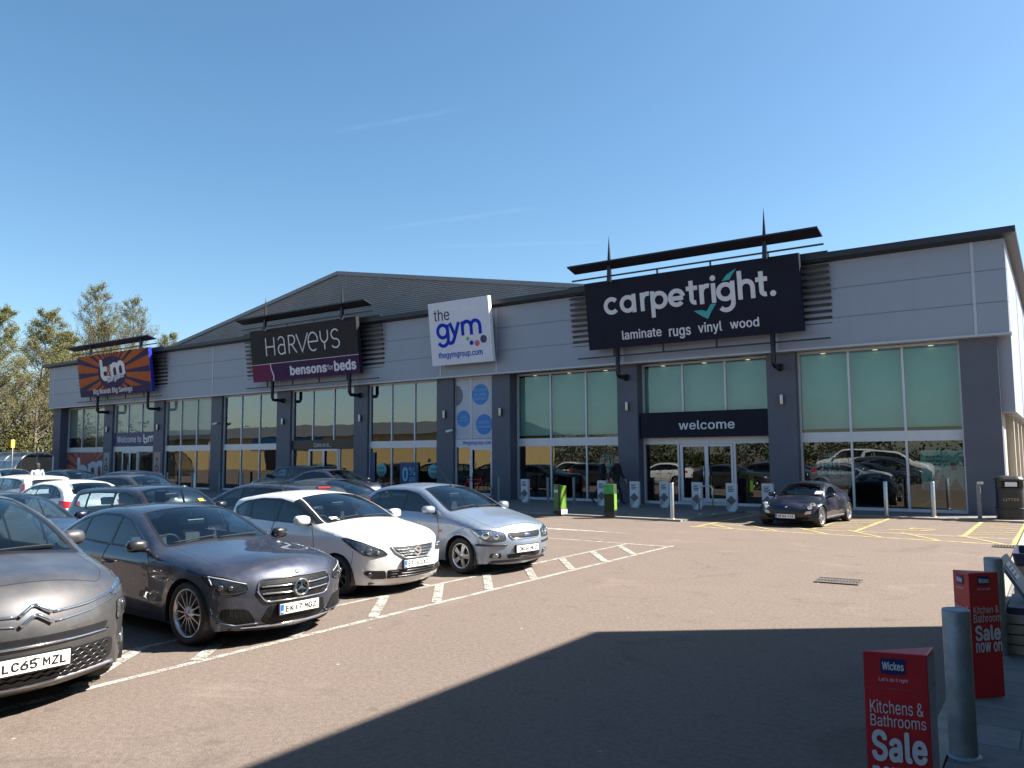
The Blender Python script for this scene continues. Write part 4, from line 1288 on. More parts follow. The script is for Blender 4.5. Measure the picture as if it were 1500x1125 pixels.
def make_wheel(parent, x, y, Rw, w, style, sgn, rim_r=None):
    """tyre with a child rim; sgn +1 for the left side"""
    rim_r = rim_r or Rw * .70
    Mx = Matrix.Translation((0, 0, 0)) @ Matrix.Rotation(R(-90 * sgn), 4, 'X')
    m = MB(); h = w / 2
    m.lathe([(rim_r, -h * .8), (rim_r + .02, -h * .96), (Rw - .03, -h), (Rw - .008, -h * .86), (Rw, -h * .6), (Rw, h * .6), (Rw - .008, h * .86), (Rw - .03, h), (rim_r + .02, h * .96), (rim_r, h * .8)], 40, Mx)
    wo = m.build('wheel', MT['rubber'], parent); wo.location = (x, y, Rw)
    m = MB(); f = h * .72
    m.lathe([(rim_r + .004, h * .82), (rim_r - .006, h * .88), (rim_r - .02, h * .80), (rim_r - .028, f * .5), (rim_r - .03, -h * .8)], 40, Mx, 0)
    n = style['n']; ww = style.get('w', .03); pair = style.get('pair', 0)
    for k in range(n):
        for pp in ((-1, 1) if pair else (0,)):
            a = 2 * math.pi * k / n
            ca, sa = math.cos(a), math.sin(a)
            def P(rad, off, hh): 
                return Mx @ Vector((rad * ca - off * sa, rad * sa + off * ca, hh))
            o0 = pp * pair * .5; o1 = pp * pair
            w0, w1 = ww * 1.0, ww * style.get('tip', .8)
            r0, r1 = .05, rim_r - .012
            z0, z1 = f * 1.0, f * .92
            vs = [P(r0, o0 - w0 / 2, z0), P(r0, o0 + w0 / 2, z0), P(r1, o1 + w1 / 2, z1), P(r1, o1 - w1 / 2, z1), P(r0, o0 - w0 / 2, z0 - .035), P(r0, o0 + w0 / 2, z0 - .035), P(r1, o1 + w1 / 2, z1 - .035), P(r1, o1 - w1 / 2, z1 - .035)]
            m.add(vs, [(0, 1, 2, 3), (7, 6, 5, 4), (0, 4, 5, 1), (1, 5, 6, 2), (2, 6, 7, 3), (3, 7, 4, 0)], style.get('mi', 0))
    m.lathe([(0, f * 1.08), (.03, f * 1.08), (.034, f * 1.0), (.075, f * .98), (.08, f * .6)], 20, Mx, 0)
    m.lathe([(0, f * .25), (rim_r - .03, f * .25), (rim_r - .03, f * .2), (0, f * .2)], 30, Mx, 1)
    m.build('rim', [MT[style.get('mat', 'alloy')], MT['alloy_dark'], MT['trim']], wo)
    return wo

PG = {}
def _pg():
    A = arc; W = 1.0; H = 1.6
    def rr(x0, y0, x1, y1, r=.3):
        return [(x0 + r, y1)] + [(x1 - r + r * math.sin(a), y1 - r + r * math.cos(a)) for a in (.4, .8, 1.2, 1.571)] + [(x1 - r + r * math.cos(a), y0 + r - r * math.sin(a)) for a in (0, .4, .8, 1.2, 1.571)] + [(x0 + r - r * math.sin(a), y0 + r - r * math.cos(a)) for a in (.0, .4, .8, 1.2, 1.571)] + [(x0 + r - r * math.cos(a), y1 - r + r * math.sin(a)) for a in (0, .4, .8, 1.2)] + [(x0 + r, y1)]
    o = rr(0, 0, W, H)
    PG.update({'E': [[(W, H), (0, H), (0, 0), (W, 0)], [(0, .82), (.85, .82)]], 'K': [[(0, 0), (0, H)], [(.02, .62), (W, H)], [(.28, .84), (W, 0)]], '1': [[(.5, 0), (.5, H)]], 'I': [[(.5, 0), (.5, H)]],
      '7': [[(0, H), (W, H), (.35, 0)]], 'M': [[(0, 0), (0, H), (.5, .65), (W, H), (W, 0)]], 'G': [[(W, 1.2)] + A(.5, 1.1, .5, 15, 180, 8, .5) + A(.5, .5, .5, 180, 350, 8, .5) + [(W, .72), (.55, .72)]], 'Z': [[(0, H), (W, H), (0, 0), (W, 0)]],
      'T': [[(0, H), (W, H)], [(.5, H), (.5, 0)]], '6': [[(.85, H), (.35, 1.15), (.02, .55)], rr(0, 0, W, .95, .34)], 'S': [A(.5, 1.2, .48, 15, 270, 12, .4) + A(.5, .42, .5, 90, -165, 12, .42)], 'X': [[(0, 0), (W, H)], [(0, H), (W, 0)]], '0': [o], 'O': [o], 'D': [[(0, 0), (0, H), (.55, H)] + A(.55, 1.15, .45, 90, 0, 5, .45) + A(.55, .45, .45, 0, -90, 5, .45) + [(0, 0)]],
      '4': [[(.72, 0), (.72, H), (0, .42), (W, .42)]], 'W': [[(0, H), (.22, 0), (.55, 1.1), (.88, 0), (1.1, H)]], 'L': [[(0, H), (0, 0), (W * .9, 0)]], 'C': [A(.5, 1.1, .5, 10, 180, 8, .5) + A(.5, .5, .5, 180, 350, 8, .5)], '5': [[(.92, H), (.08, H), (.02, .88)] + A(.5, .48, .5, 115, -160, 12, .5)], 'F': [[(0, 0), (0, H), (W, H)], [(0, .82), (.85, .82)]],
      'V': [[(0, H), (.5, 0), (W, H)]], '2': [A(.5, 1.12, .48, 165, -20, 10, .48) + [(0, 0), (W, 0)]], 'N': [[(0, 0), (0, H), (W, 0), (W, H)]], '8': [rr(.04, .85, .96, H, .3), rr(0, 0, W, .85, .32)]})
_pg()
def plate2d(txt):
    V = []; F = []; x = 0
    for ch in txt:
        if ch == ' ': x += .75; continue
        v, f = strokes2d([[(p[0] + x, p[1]) for p in l] for l in PG[ch]], .35)
        b = len(V); V += v; F += [tuple(i + b for i in q) for q in f]; x += (1.1 if ch == 'W' else 1.0 if ch not in '1I' else .9) + .50
    return V, F

def number_plate(B, root, txt, y0, z, yellow=False, blue=True, rear=False, w=.52, h=.111, tilt=0):
    if rear:
        hr = B.hit((-6, y0, z), (1, 0, 0)); x = hr[0].x - .012; sg = -1
        hs = [B.hit((-6, y0 + d, z + e), (1, 0, 0)) for d in (-.25, .25) for e in (-.05, .05)]; x = min([q[0].x for q in hs if q] + [x]) - .006
    else:
        hs = [B.hit((6, y0 + d, z + e), (-1, 0, 0)) for d in (-.2, 0, .2) for e in (-.05, .05)]; x = max(q[0].x for q in hs if q) + .006; sg = 1
    M = Matrix.Translation((x, y0, z)) @ Matrix.Rotation(R(-tilt * sg), 4, 'Y') @ frame_m((0, 0, 0), (0, sg, 0), (sg, 0, 0)) @ Matrix.Translation((-w / 2, -h / 2, 0))
    m = MB(); m.box(0, w, 0, h, -.03, .004, 0, M); m.box(-.012, w + .012, -.012, h + .012, -.035, 0, 1, M)
    o = m.build('number_plate', [MT['plate_y' if yellow else 'plate_w'], MT['trim']], root)
    x0 = .06
    if blue:
        m = MB(); m.box(.004, .048, .004, h - .004, .0045, .0062, 0, M); m.build('blue_band', MT['plate_b'], o)
        x0 = .075
        m = MB(); place2d(m, text2d('GB', .01), M, (.010, .018, .042, .038), .0085); m.build('lettering', MT['plate_w'], o)
    m = MB(); place2d(m, plate2d(txt), M, (x0, .019, w - .03, h - .019), .0065); m.build('lettering', MT['plate_k'], o)
    return o

def mirror_(B, root, x, z, mat, side, size=1.0, out=.13):
    hr = B.sidepoint(x, z - .02, side)
    y = hr[0].y if hr else side * .8
    c = Vector((x + .02, y + side * out, z + .05))
    m = MB()
    # housing: rounded pod built from rings along y
    rings = []
    for k, (u, sx, sz) in enumerate(((-.11, .2, .35), (-.10, .75, .78), (-.05, 1, 1), (.03, 1.0, 1.02), (.08, .88, .9), (.105, .55, .6), (.112, .1, .15))):
        ring = []
        for j in range(14):
            a = 2 * math.pi * j / 14
            ex = abs(math.cos(a)) ** .7 * math.copysign(1, math.cos(a)); ez = abs(math.sin(a)) ** .7 * math.copysign(1, math.sin(a))
            ring.append(c + Vector((ex * (.055 if ex < 0 else .085) * sx * size - .035 * (u + .1) * 1.5, side * u * size, ez * .072 * sz * size)))
        rings.append(ring)
    vs = [v for r_ in rings for v in r_]; fs = []
    for i in range(len(rings) - 1):
        for j in range(14):
            j2 = (j + 1) % 14; q = (i * 14 + j, i * 14 + j2, (i + 1) * 14 + j2, (i + 1) * 14 + j); fs.append(q if side < 0 else q[::-1])
    m.add(vs, fs, 0, True)
    o = m.build('door_mirror', mat, root, fixn=True)
    m = MB(); m.tube([(x + .03, y - side * .02, z - .015), (x + .025, y + side * out * .6, z + .0)], [.028, .022], 8); m.build('mirror_arm', MT['trim'], o)
    return o

def seat(root, x, y, z, mat, rec=14, w=.5):
    m = MB()
    T = Matrix.Translation((x, y, z))
    m.box(-.25, .25, -w / 2, w / 2, -.12, .04, 0, T)
    Tb = T @ Matrix.Translation((-.22, 0, 0)) @ Matrix.Rotation(R(-rec), 4, 'Y')
    m.box(-.06, .06, -w / 2 + .02, w / 2 - .02, 0, .56, 0, Tb)
    m.box(-.045, .045, -.13, .13, .60, .78, 0, Tb); m.box(-.012, .012, -.05, .05, .55, .61, 0, Tb)
    o = m.build('seat', mat, root, bevel=.04, seg=3); 
    return o

def build_car(sp, label, paint_m, cat='car', name='parked_car', h=.07, group='cars parked in the car park', detail=2, glass_m=None):
    root = thing(name, label, cat, (0, 0, 0), 0, group)
    B = Body(sp, h)
    gm = MT['car_glass']
    B.part('body', ['body', 'gap'], [paint_m, MT['gap']], root, label_mi={'gap': 1})
    if 'bonnet' in sp: B.part('bonnet', ['bonnet'], [paint_m], root)
    B.part('window_trim', ['trim'], [sp.get('trim_m', MT['trim'])], root, -.001)
    nd = len(sp.get('doors', []))
    for sd, sg in (('L', 1), ('R', -1)):
        for i in range(nd):
            d = B.part('door', ['door%d%s' % (i, sd)], [paint_m], root)
            hx, hz = sp['handles'][i]
            hr = B.sidepoint(hx, hz, sg)
            if d and hr and detail > 0:
                y = hr[0].y; m = MB()
                m.tube([(hx + .10, y - sg * .004, hz), (hx + .085, y + sg * .028, hz), (hx - .085, y + sg * .028, hz + .006), (hx - .10, y - sg * .004, hz + .006)], .014, 8)
                m.build('door_handle', sp.get('handle_m') or paint_m, d)
        for i in range(len(sp['glass'])):
            g_ = B.part('side_window', ['glass%d%s' % (i, sd)], [MT[sp['gl_m'][i]] if 'gl_m' in sp else gm], root, -.005)
    B.part('windscreen', ['windscreen'], [MT['screen_glass']], root, -.004)
    B.part('rear_window', ['rear_window'], [MT[sp.get('rw_m', 'car_glass')]], root, -.004)
    # underbody, arch liners
    m = MB(); zs = sp.get('zs', .19); W0 = sp['W0']
    xmin, xmax = B.C[:, 0].min() + .1, B.C[:, 0].max() - .08
    m.box(max(sp['wx']) + sp['Ra'] - .02, xmax, -W0 * .78, W0 * .78, zs + .01, zs + .03)
    m.box(min(sp['wx']) + sp['Ra'] - .05, max(sp['wx']) - sp['Ra'] + .05, -W0 + .10, W0 - .10, zs + .005, zs + .03)
    m.box(xmin, min(sp['wx']) - sp['Ra'] + .02, -W0 * .78, W0 * .78, zs + .06, zs + .08)
    for xw in sp['wx']:
        m.box(xw - sp['Ra'] - .02, xw + sp['Ra'] + .02, -W0 + .33, W0 - .33, zs + .01, .62)
        for sg in (1, -1):
            yo = sg * (B.W(np.array([xw]), np.array([sp['R'] + sp['Ra'] + .02]))[0] - .012); yi = sg * (W0 - .34); n = 16
            vs = []; 
            for k in range(n + 1):
                a = -.35 + (math.pi + .7) * k / n
                for yy in (yo, yi): vs.append((xw + (sp['Ra'] + .004) * math.cos(a), yy, max(.12, sp['R'] + (sp['Ra'] + .004) * math.sin(a))))
            m.add(vs, [(2 * k, 2 * k + 1, 2 * k + 3, 2 * k + 2) for k in range(n)], 0, True)
    m.build('underbody', MT['blackplastic'], root)
    # cabin
    zbelt = sp['belt']; m = MB(); xa, xb = sp['cabin']
    m.box(xb, xa, -W0 + .13, W0 - .13, .30, .36); m.box(xa - .02, xa + .35, -W0 + .13, W0 - .13, .36, zbelt - .10)
    for sg in (1, -1): m.box(xb, xa, sg * (W0 - .13) - .015, sg * (W0 - .13) + .015, .36, zbelt - .06)
    m.box(xb - .02, xb + .02, -W0 + .13, W0 - .13, .36, zbelt - .12)
    dx = sp['ws'][0]
    m.prism([(dx - .05, zbelt - .02), (dx - .30, zbelt + .0), (dx - .46, zbelt - .06), (dx - .50, zbelt - .35), (dx - .1, zbelt - .35)], lambda a, b: (a, -W0 + .2, b), lambda a, b: (a, W0 - .2, b))
    m.build('cabin', MT['cabin'], root)
    if detail > 0:
        sx = sp['seatx']; sz = sp.get('seatz', .52)
        sm = MT[sp.get('seat_m', 'seat_f')]
        for sg in (1, -1): seat(root, sx, sg * .36, sz, sm)
        if detail > 1 or sp.get('rearseat'):
            m = MB(); T = Matrix.Translation((sx - .85, 0, sz + .02)) @ Matrix.Rotation(R(-16), 4, 'Y')
            m.box(-.06, .06, -W0 + .2, W0 - .2, 0, .52, 0, T)
            for yy in (-.34, .34): m.box(-.04, .04, yy - .12, yy + .12, .54, .68, 0, T)
            m.build('rear_seat', sm, root, bevel=.03)
            m = MB(); Ms = Matrix.Translation((dx - .62, -.36, zbelt - .03)) @ Matrix.Rotation(R(-65), 4, 'Y')
            m.lathe([(.175 + .016 * math.cos(a), .016 * math.sin(a)) for a in [2 * math.pi * k / 8 for k in range(8)]], 28, Ms, closed=True)
            for a in (-90, 0, 180):
                m.tube([Ms @ Vector((0, 0, -.02)), Ms @ Vector((.17 * math.sin(R(a)), .17 * math.cos(R(a)), 0))], .018, 6)
            m.tube([Ms @ Vector((0, 0, -.02)), Ms @ Vector((0, 0, -.2))], .05, 10)
            m.build('steering_wheel', MT['cabin'], root)
            mz = sp['mirz']
            m = MB(); m.box(mz[0] - .03, mz[0], -.12, .12, mz[1] - .035, mz[1] + .035); m.build('rear_view_mirror', MT['trim'], root, bevel=.012)
    # wheels
    for xw in sp['wx']:
        for sg in (1, -1):
            yw = sg * (B.W(np.array([xw]), np.array([sp['R'] + sp['Ra']]))[0] - sp.get('ww', .21) / 2 - sp.get('win', .022))
            make_wheel(root, xw, yw, sp['R'], sp.get('ww', .21), sp['rim'], sg, sp.get('rim_r'))
    if 'mir' in sp:
        for sg in (1, -1): mirror_(B, root, sp['mir'][0], sp['mir'][1], sp.get('mir_m') or paint_m, sg, sp['mir'][2] if len(sp['mir']) > 2 else 1.0)
    return root, B

def seal(B, parent):
    """dark rubber line round the lamp laid last"""
    if len(B.rim) > 3:
        m = MB(); m.tube(B.rim + [B.rim[0]], .0055, 5, cap=False); m.build('lamp_seal', MT['gap'], parent)

def lens(mb, B, y, z, rad, th=0, side=1, off=.008, mi=0, bulge=.010, n=18, sq=1.0):
    """round lens or dish on the surface facing the heading th"""
    a = R(th); dirv = Vector((-math.cos(a), -math.sin(a) * side, 0)); lat = Vector((-math.sin(a) * side, math.cos(a), 0))
    hr = B.hit(lat * y + Vector((0, 0, z)) - dirv * 4, dirv)
    if not hr: return
    M = frame_m(hr[0] - dirv * off, lat, -dirv) @ Matrix.Diagonal((sq, 1, 1, 1))
    mb.lathe([(0, bulge), (rad * .5, bulge * .85), (rad * .85, bulge * .4), (rad, 0), (rad, -.02)], n, M, mi)

def wipers(B, root, sp):
    x0 = sp['ws'][0]
    for k, (y0, y1) in enumerate(((-.62, -.05), (-.05, .55))):
        m = MB(); pts = []
        for i in range(7):
            f_ = i / 6; hr = B.hit((x0 + .035 - .055 * f_ - .10 * (y0 + (y1 - y0) * f_) ** 2, y0 + (y1 - y0) * f_, 3), (0, 0, -1))
            if hr: pts.append(hr[0] + hr[1] * .014)
        if len(pts) > 2: m.tube(pts, .009, 6); m.build('wiper', MT['gap'], root)

# ------------------------------------------------------------------ specifications
SP = {}
SP['exec'] = dict(
    S=[(1.94, .20, .10, .10), (2.02, .29, .22, .15), (2.04, .47, .26, .18), (2.02, .66, .22, .18), (1.92, .775, .14, .16), (1.72, .86, .12, .10), (1.30, .935, .12, .05), (.88, .985, .11, .045), (.68, 1.015, .09, .05), (.30, 1.19, .07, .075), (-.10, 1.355, .08, .06), (-.45, 1.415, .10, .04), (-.9, 1.415, .10, .035), (-1.30, 1.35, .09, .045), (-1.65, 1.215, .09, .06), (-2.0, 1.075, .10, .05), (-2.28, 1.03, .10, .06), (-2.37, .98, .10, .07), (-2.37, .80, .18, .09), (-2.41, .60, .2, .11), (-2.38, .38, .2, .11), (-2.28, .25, .1, .08)],
    wp=[(2.3, .84), (2.05, .905), (1.85, .955), (1.42, .99), (.5, 1), (-1.42, .995), (-2.0, .955), (-2.4, .89)], W0=.905,
    vp=[(.18, .075), (.30, .030), (.42, .018), (.60, .012), (.72, .002), (.86, .004), (.93, .030), (.975, .070), (1.02, .090), (1.2, .165), (1.43, .275)],
    wx=(1.42, -1.42), R=.350, Ra=.388, rim_r=.268, ww=.225, belt=.97, cabin=(.75, -1.55), seatx=-.05, seatz=.50, mirz=(.12, 1.24),
    dlo=[[(.54, .985), (.16, 1.165), (-.14, 1.30), (-.48, 1.358), (-.9, 1.36), (-1.28, 1.29), (-1.58, 1.165), (-1.80, 1.05), (-.6, 1.005)]],
    glass=[[(.43, 1.005), (.12, 1.155), (-.15, 1.275), (-.37, 1.325), (-.37, 1.012)], [(-.42, 1.012), (-.42, 1.333), (-.9, 1.337), (-1.14, 1.295), (-1.14, 1.03)], [(-1.185, 1.035), (-1.185, 1.285), (-1.30, 1.258), (-1.54, 1.158), (-1.71, 1.062)]],
    gl_m=['car_glass', 'tint_glass', 'tint_glass'],
    doors=[[(.50, 1.0), (.66, .86), (.68, .34), (.62, .27), (-.38, .27), (-.40, 1.0)], [(-.41, 1.0), (-.39, .27), (-.88, .27), (-1.02, .46), (-1.10, .72), (-1.16, 1.02)]],
    handles=[(-.27, .80), (-1.02, .83)], creases=[(1.2, .80, -1.9, .86, .012, .03), (1.0, .40, -1.0, .47, .014, .05)],
    ws=(.66, -.12), rw=(-1.22, -1.92), bonnet=1.93, bdip=-.02, boot=(-1.98, .62), mir=(.50, .99),
    rim=dict(n=14, w=.014, tip=.9, mat='alloy'))
SP['supermini'] = dict(
    S=[(1.76, .19, .10, .08), (1.84, .29, .22, .14), (1.87, .47, .28, .18), (1.85, .66, .24, .18), (1.74, .80, .17, .15), (1.55, .905, .13, .09), (1.22, .985, .13, .05), (.98, 1.03, .11, .05), (.80, 1.065, .09, .055), (.42, 1.25, .07, .075), (.02, 1.405, .08, .06), (-.4, 1.465, .10, .045), (-.9, 1.462, .10, .04), (-1.35, 1.41, .10, .04), (-1.66, 1.35, .06, .04), (-1.70, 1.31, .07, .05), (-1.72, 1.15, .08, .07), (-1.78, .98, .10, .08), (-1.84, .8, .16, .09), (-1.86, .6, .2, .10), (-1.82, .36, .2, .10), (-1.72, .25, .1, .06)],
    wp=[(2.1, .80), (1.85, .885), (1.65, .945), (1.26, .99), (.4, 1), (-1.26, 1.0), (-1.6, .965), (-1.9, .90)], W0=.872,
    vp=[(.18, .075), (.30, .030), (.42, .014), (.58, .010), (.74, .0), (.88, .002), (.96, .022), (1.01, .055), (1.05, .072), (1.25, .15), (1.48, .265)],
    wx=(1.26, -1.26), R=.305, Ra=.345, rim_r=.215, ww=.19, belt=1.0, cabin=(.8, -1.45), seatx=-.05, seatz=.56, mirz=(.22, 1.30),
    dlo=[[(.84, 1.055), (.42, 1.262), (.02, 1.42), (-.06, 1.35), (.30, 1.19), (.66, 1.03)], [(.66, 1.02), (.30, 1.215), (-.02, 1.345), (-.4, 1.405), (-.9, 1.40), (-1.35, 1.34), (-1.62, 1.22), (-1.50, 1.10), (-.6, 1.04)]],
    glass=[[(.42, 1.05), (.14, 1.235), (-.04, 1.315), (-.30, 1.368), (-.30, 1.05)], [(-.36, 1.05), (-.36, 1.374), (-.9, 1.372), (-1.12, 1.345), (-1.02, 1.07)], [(-1.09, 1.085), (-1.17, 1.335), (-1.36, 1.305), (-1.53, 1.215), (-1.45, 1.12)]],
    gl_m=['car_glass', 'tint_glass', 'tint_glass'],
    doors=[[(.62, 1.04), (.74, .86), (.74, .34), (.68, .27), (-.30, .27), (-.33, 1.04)], [(-.34, 1.04), (-.32, .27), (-.74, .27), (-.88, .46), (-.96, .74), (-1.05, 1.06)]],
    handles=[(-.20, .86), (-.90, .89)], creases=[(.9, .80, -1.5, .93, .010, .03), (.7, .38, -.8, .47, .014, .05)],
    ws=(.80, .0), rw=(-1.685, -1.745), bonnet=1.74, boot=(-1.66, .6), mir=(.52, 1.05, 1.08), dr=.06,
    rim=dict(n=8, w=.03, mat='alloy_dark'))
SP['hatch'] = dict(
    S=[(1.80, .20, .10, .08), (1.87, .30, .22, .12), (1.90, .48, .24, .15), (1.88, .62, .20, .15), (1.80, .73, .14, .14), (1.60, .84, .12, .09), (1.22, .945, .13, .05), (.98, 1.0, .11, .045), (.82, 1.035, .09, .05), (.42, 1.225, .07, .07), (.02, 1.38, .08, .055), (-.38, 1.43, .10, .045), (-.9, 1.43, .10, .04), (-1.25, 1.385, .09, .04), (-1.52, 1.285, .08, .05), (-1.74, 1.08, .08, .06), (-1.84, .93, .10, .08), (-1.90, .72, .16, .09), (-1.93, .52, .2, .10), (-1.85, .33, .2, .09), (-1.75, .25, .1, .06)],
    wp=[(2.1, .83), (1.88, .905), (1.70, .95), (1.31, .995), (.4, 1), (-1.31, 1.0), (-1.6, .965), (-1.95, .89)], W0=.85,
    vp=[(.18, .07), (.30, .028), (.42, .012), (.55, .0), (.66, .004), (.80, .004), (.90, .022), (.955, .055), (1.0, .075), (1.2, .155), (1.44, .265)],
    wx=(1.3075, -1.3075), R=.305, Ra=.355, rim_r=.212, ww=.195, belt=.96, cabin=(.8, -1.45), seatx=-.08, seatz=.54, mirz=(.22, 1.27), rearseat=True, flare=.026, flw=.05,
    dlo=[[(.68, .985), (.30, 1.185), (-.02, 1.315), (-.38, 1.372), (-.9, 1.365), (-1.22, 1.31), (-1.46, 1.18), (-1.56, 1.06), (-.6, 1.0)]],
    glass=[[(.46, 1.005), (.14, 1.20), (-.04, 1.285), (-.30, 1.335), (-.30, 1.01)], [(-.36, 1.01), (-.36, 1.338), (-.9, 1.332), (-1.10, 1.295), (-1.10, 1.03)], [(-1.15, 1.035), (-1.15, 1.285), (-1.24, 1.262), (-1.40, 1.165), (-1.47, 1.07)]],
    doors=[[(.64, 1.0), (.76, .82), (.76, .34), (.70, .27), (-.31, .27), (-.33, 1.0)], [(-.34, 1.0), (-.32, .27), (-.78, .27), (-.92, .46), (-1.00, .74), (-1.10, 1.02)]],
    handles=[(-.20, .81), (-.95, .83)], creases=[(.7, .52, -.9, .52, .016, .03)],
    ws=(.82, .0), rw=(-1.30, -1.70), bonnet=1.80, boot=(-1.24, .55), mir=(.55, 1.0, 1.05),
    rim=dict(n=5, w=.030, pair=.024, mat='alloy', tip=1.2))
SP['people_carrier'] = dict(
    S=[(1.94, .22, .10, .10), (2.00, .33, .24, .16), (2.03, .52, .30, .20), (2.01, .70, .28, .20), (1.92, .85, .20, .17), (1.72, .965, .14, .10), (1.45, 1.05, .13, .06), (1.26, 1.10, .10, .06), (.85, 1.315, .07, .09), (.35, 1.52, .08, .07), (-.1, 1.60, .10, .05), (-.7, 1.625, .10, .04), (-1.3, 1.585, .10, .04), (-1.75, 1.49, .09, .05), (-1.95, 1.27, .09, .07), (-2.08, 1.0, .12, .09), (-2.12, .7, .2, .10), (-2.10, .42, .2, .10), (-1.98, .27, .1, .07)],
    wp=[(2.25, .80), (2.02, .88), (1.85, .935), (1.40, .985), (.5, 1), (-1.39, 1.0), (-1.8, .965), (-2.2, .89)], W0=.913,
    vp=[(.18, .07), (.32, .030), (.46, .010), (.62, .004), (.80, .0), (.95, .008), (1.02, .03), (1.06, .055), (1.1, .07), (1.35, .15), (1.62, .275)],
    wx=(1.39, -1.39), R=.325, Ra=.365, rim_r=.225, ww=.21, belt=1.06, cabin=(1.1, -1.7), seatx=.05, seatz=.62, mirz=(.45, 1.40), seat_m='seat_p', rearseat=True,
    dlo=[[(1.02, 1.08), (.62, 1.305), (.25, 1.45), (-.1, 1.525), (-.7, 1.545), (-1.3, 1.50), (-1.72, 1.38), (-1.82, 1.20), (-.6, 1.10)]],
    glass=[[(.92, 1.10), (.56, 1.29), (.48, 1.33), (.48, 1.10)], [(.43, 1.10), (.43, 1.345), (.22, 1.43), (-.05, 1.48), (-.30, 1.50), (-.30, 1.10)], [(-.36, 1.11), (-.36, 1.505), (-.8, 1.51), (-1.12, 1.48), (-1.12, 1.14)], [(-1.18, 1.15), (-1.18, 1.475), (-1.4, 1.445), (-1.66, 1.355), (-1.72, 1.20)]],
    doors=[[(.60, 1.1), (.78, .92), (.80, .36), (.72, .28), (-.32, .28), (-.33, 1.1)], [(-.34, 1.1), (-.33, .28), (-.85, .28), (-1.0, .5), (-1.08, .8), (-1.12, 1.12)]],
    handles=[(-.2, .93), (-.98, .96)], creases=[(.9, .46, -1.0, .50, .016, .04)],
    ws=(1.24, .28), rw=(-1.78, -1.98), bonnet=1.90, bm=.93, mir=(.62, 1.12), rim=dict(n=7, w=.035, mat='alloy'))
SP['roadster'] = dict(
    S=[(1.42, .19, .10, .08), (1.49, .28, .22, .14), (1.53, .42, .26, .18), (1.46, .565, .18, .14), (1.30, .66, .12, .08), (1.0, .735, .12, .05), (.80, .775, .12, .05), (.64, .815, .10, .05), (.38, .985, .07, .07), (.10, 1.125, .08, .06), (-.2, 1.185, .10, .05), (-.5, 1.175, .10, .05), (-.85, 1.07, .10, .05), (-1.15, .965, .10, .05), (-1.45, .90, .12, .05), (-1.56, .80, .14, .07), (-1.60, .58, .2, .08), (-1.54, .34, .18, .07), (-1.45, .26, .1, .05)],
    wp=[(1.75, .84), (1.5, .91), (1.35, .955), (1.18, 1.0), (.3, .95), (-.4, .96), (-1.18, 1.02), (-1.4, .98), (-1.65, .88)], W0=.80,
    vp=[(.18, .06), (.30, .02), (.45, .0), (.60, .008), (.70, .022), (.78, .07), (.84, .105), (1.0, .16), (1.2, .25)],
    wx=(1.18, -1.18), R=.295, Ra=.325, rim_r=.215, ww=.205, belt=.80, cabin=(.6, -.75), seatx=-.15, seatz=.36, mirz=(.22, 1.03), flare=.03, flw=.09,
    dlo=[[(.46, .82), (.22, .98), (-.02, 1.075), (-.25, 1.105), (-.48, 1.06), (-.62, .85), (-.2, .825)]],
    glass=[[(.40, .84), (.20, .96), (-.03, 1.05), (-.25, 1.08), (-.44, 1.04), (-.56, .865)]],
    doors=[[(.50, .80), (.62, .68), (.62, .30), (.55, .25), (-.50, .25), (-.62, .45), (-.60, .80)]],
    handles=[(-.42, .70)], ws=(.64, .10), rw=(-.75, -1.1), rwm=.55, bonnet=1.26, bm=.80, mir=(.42, .80, .9),
    rim=dict(n=6, w=.035, mat='alloy', tip=1.3))
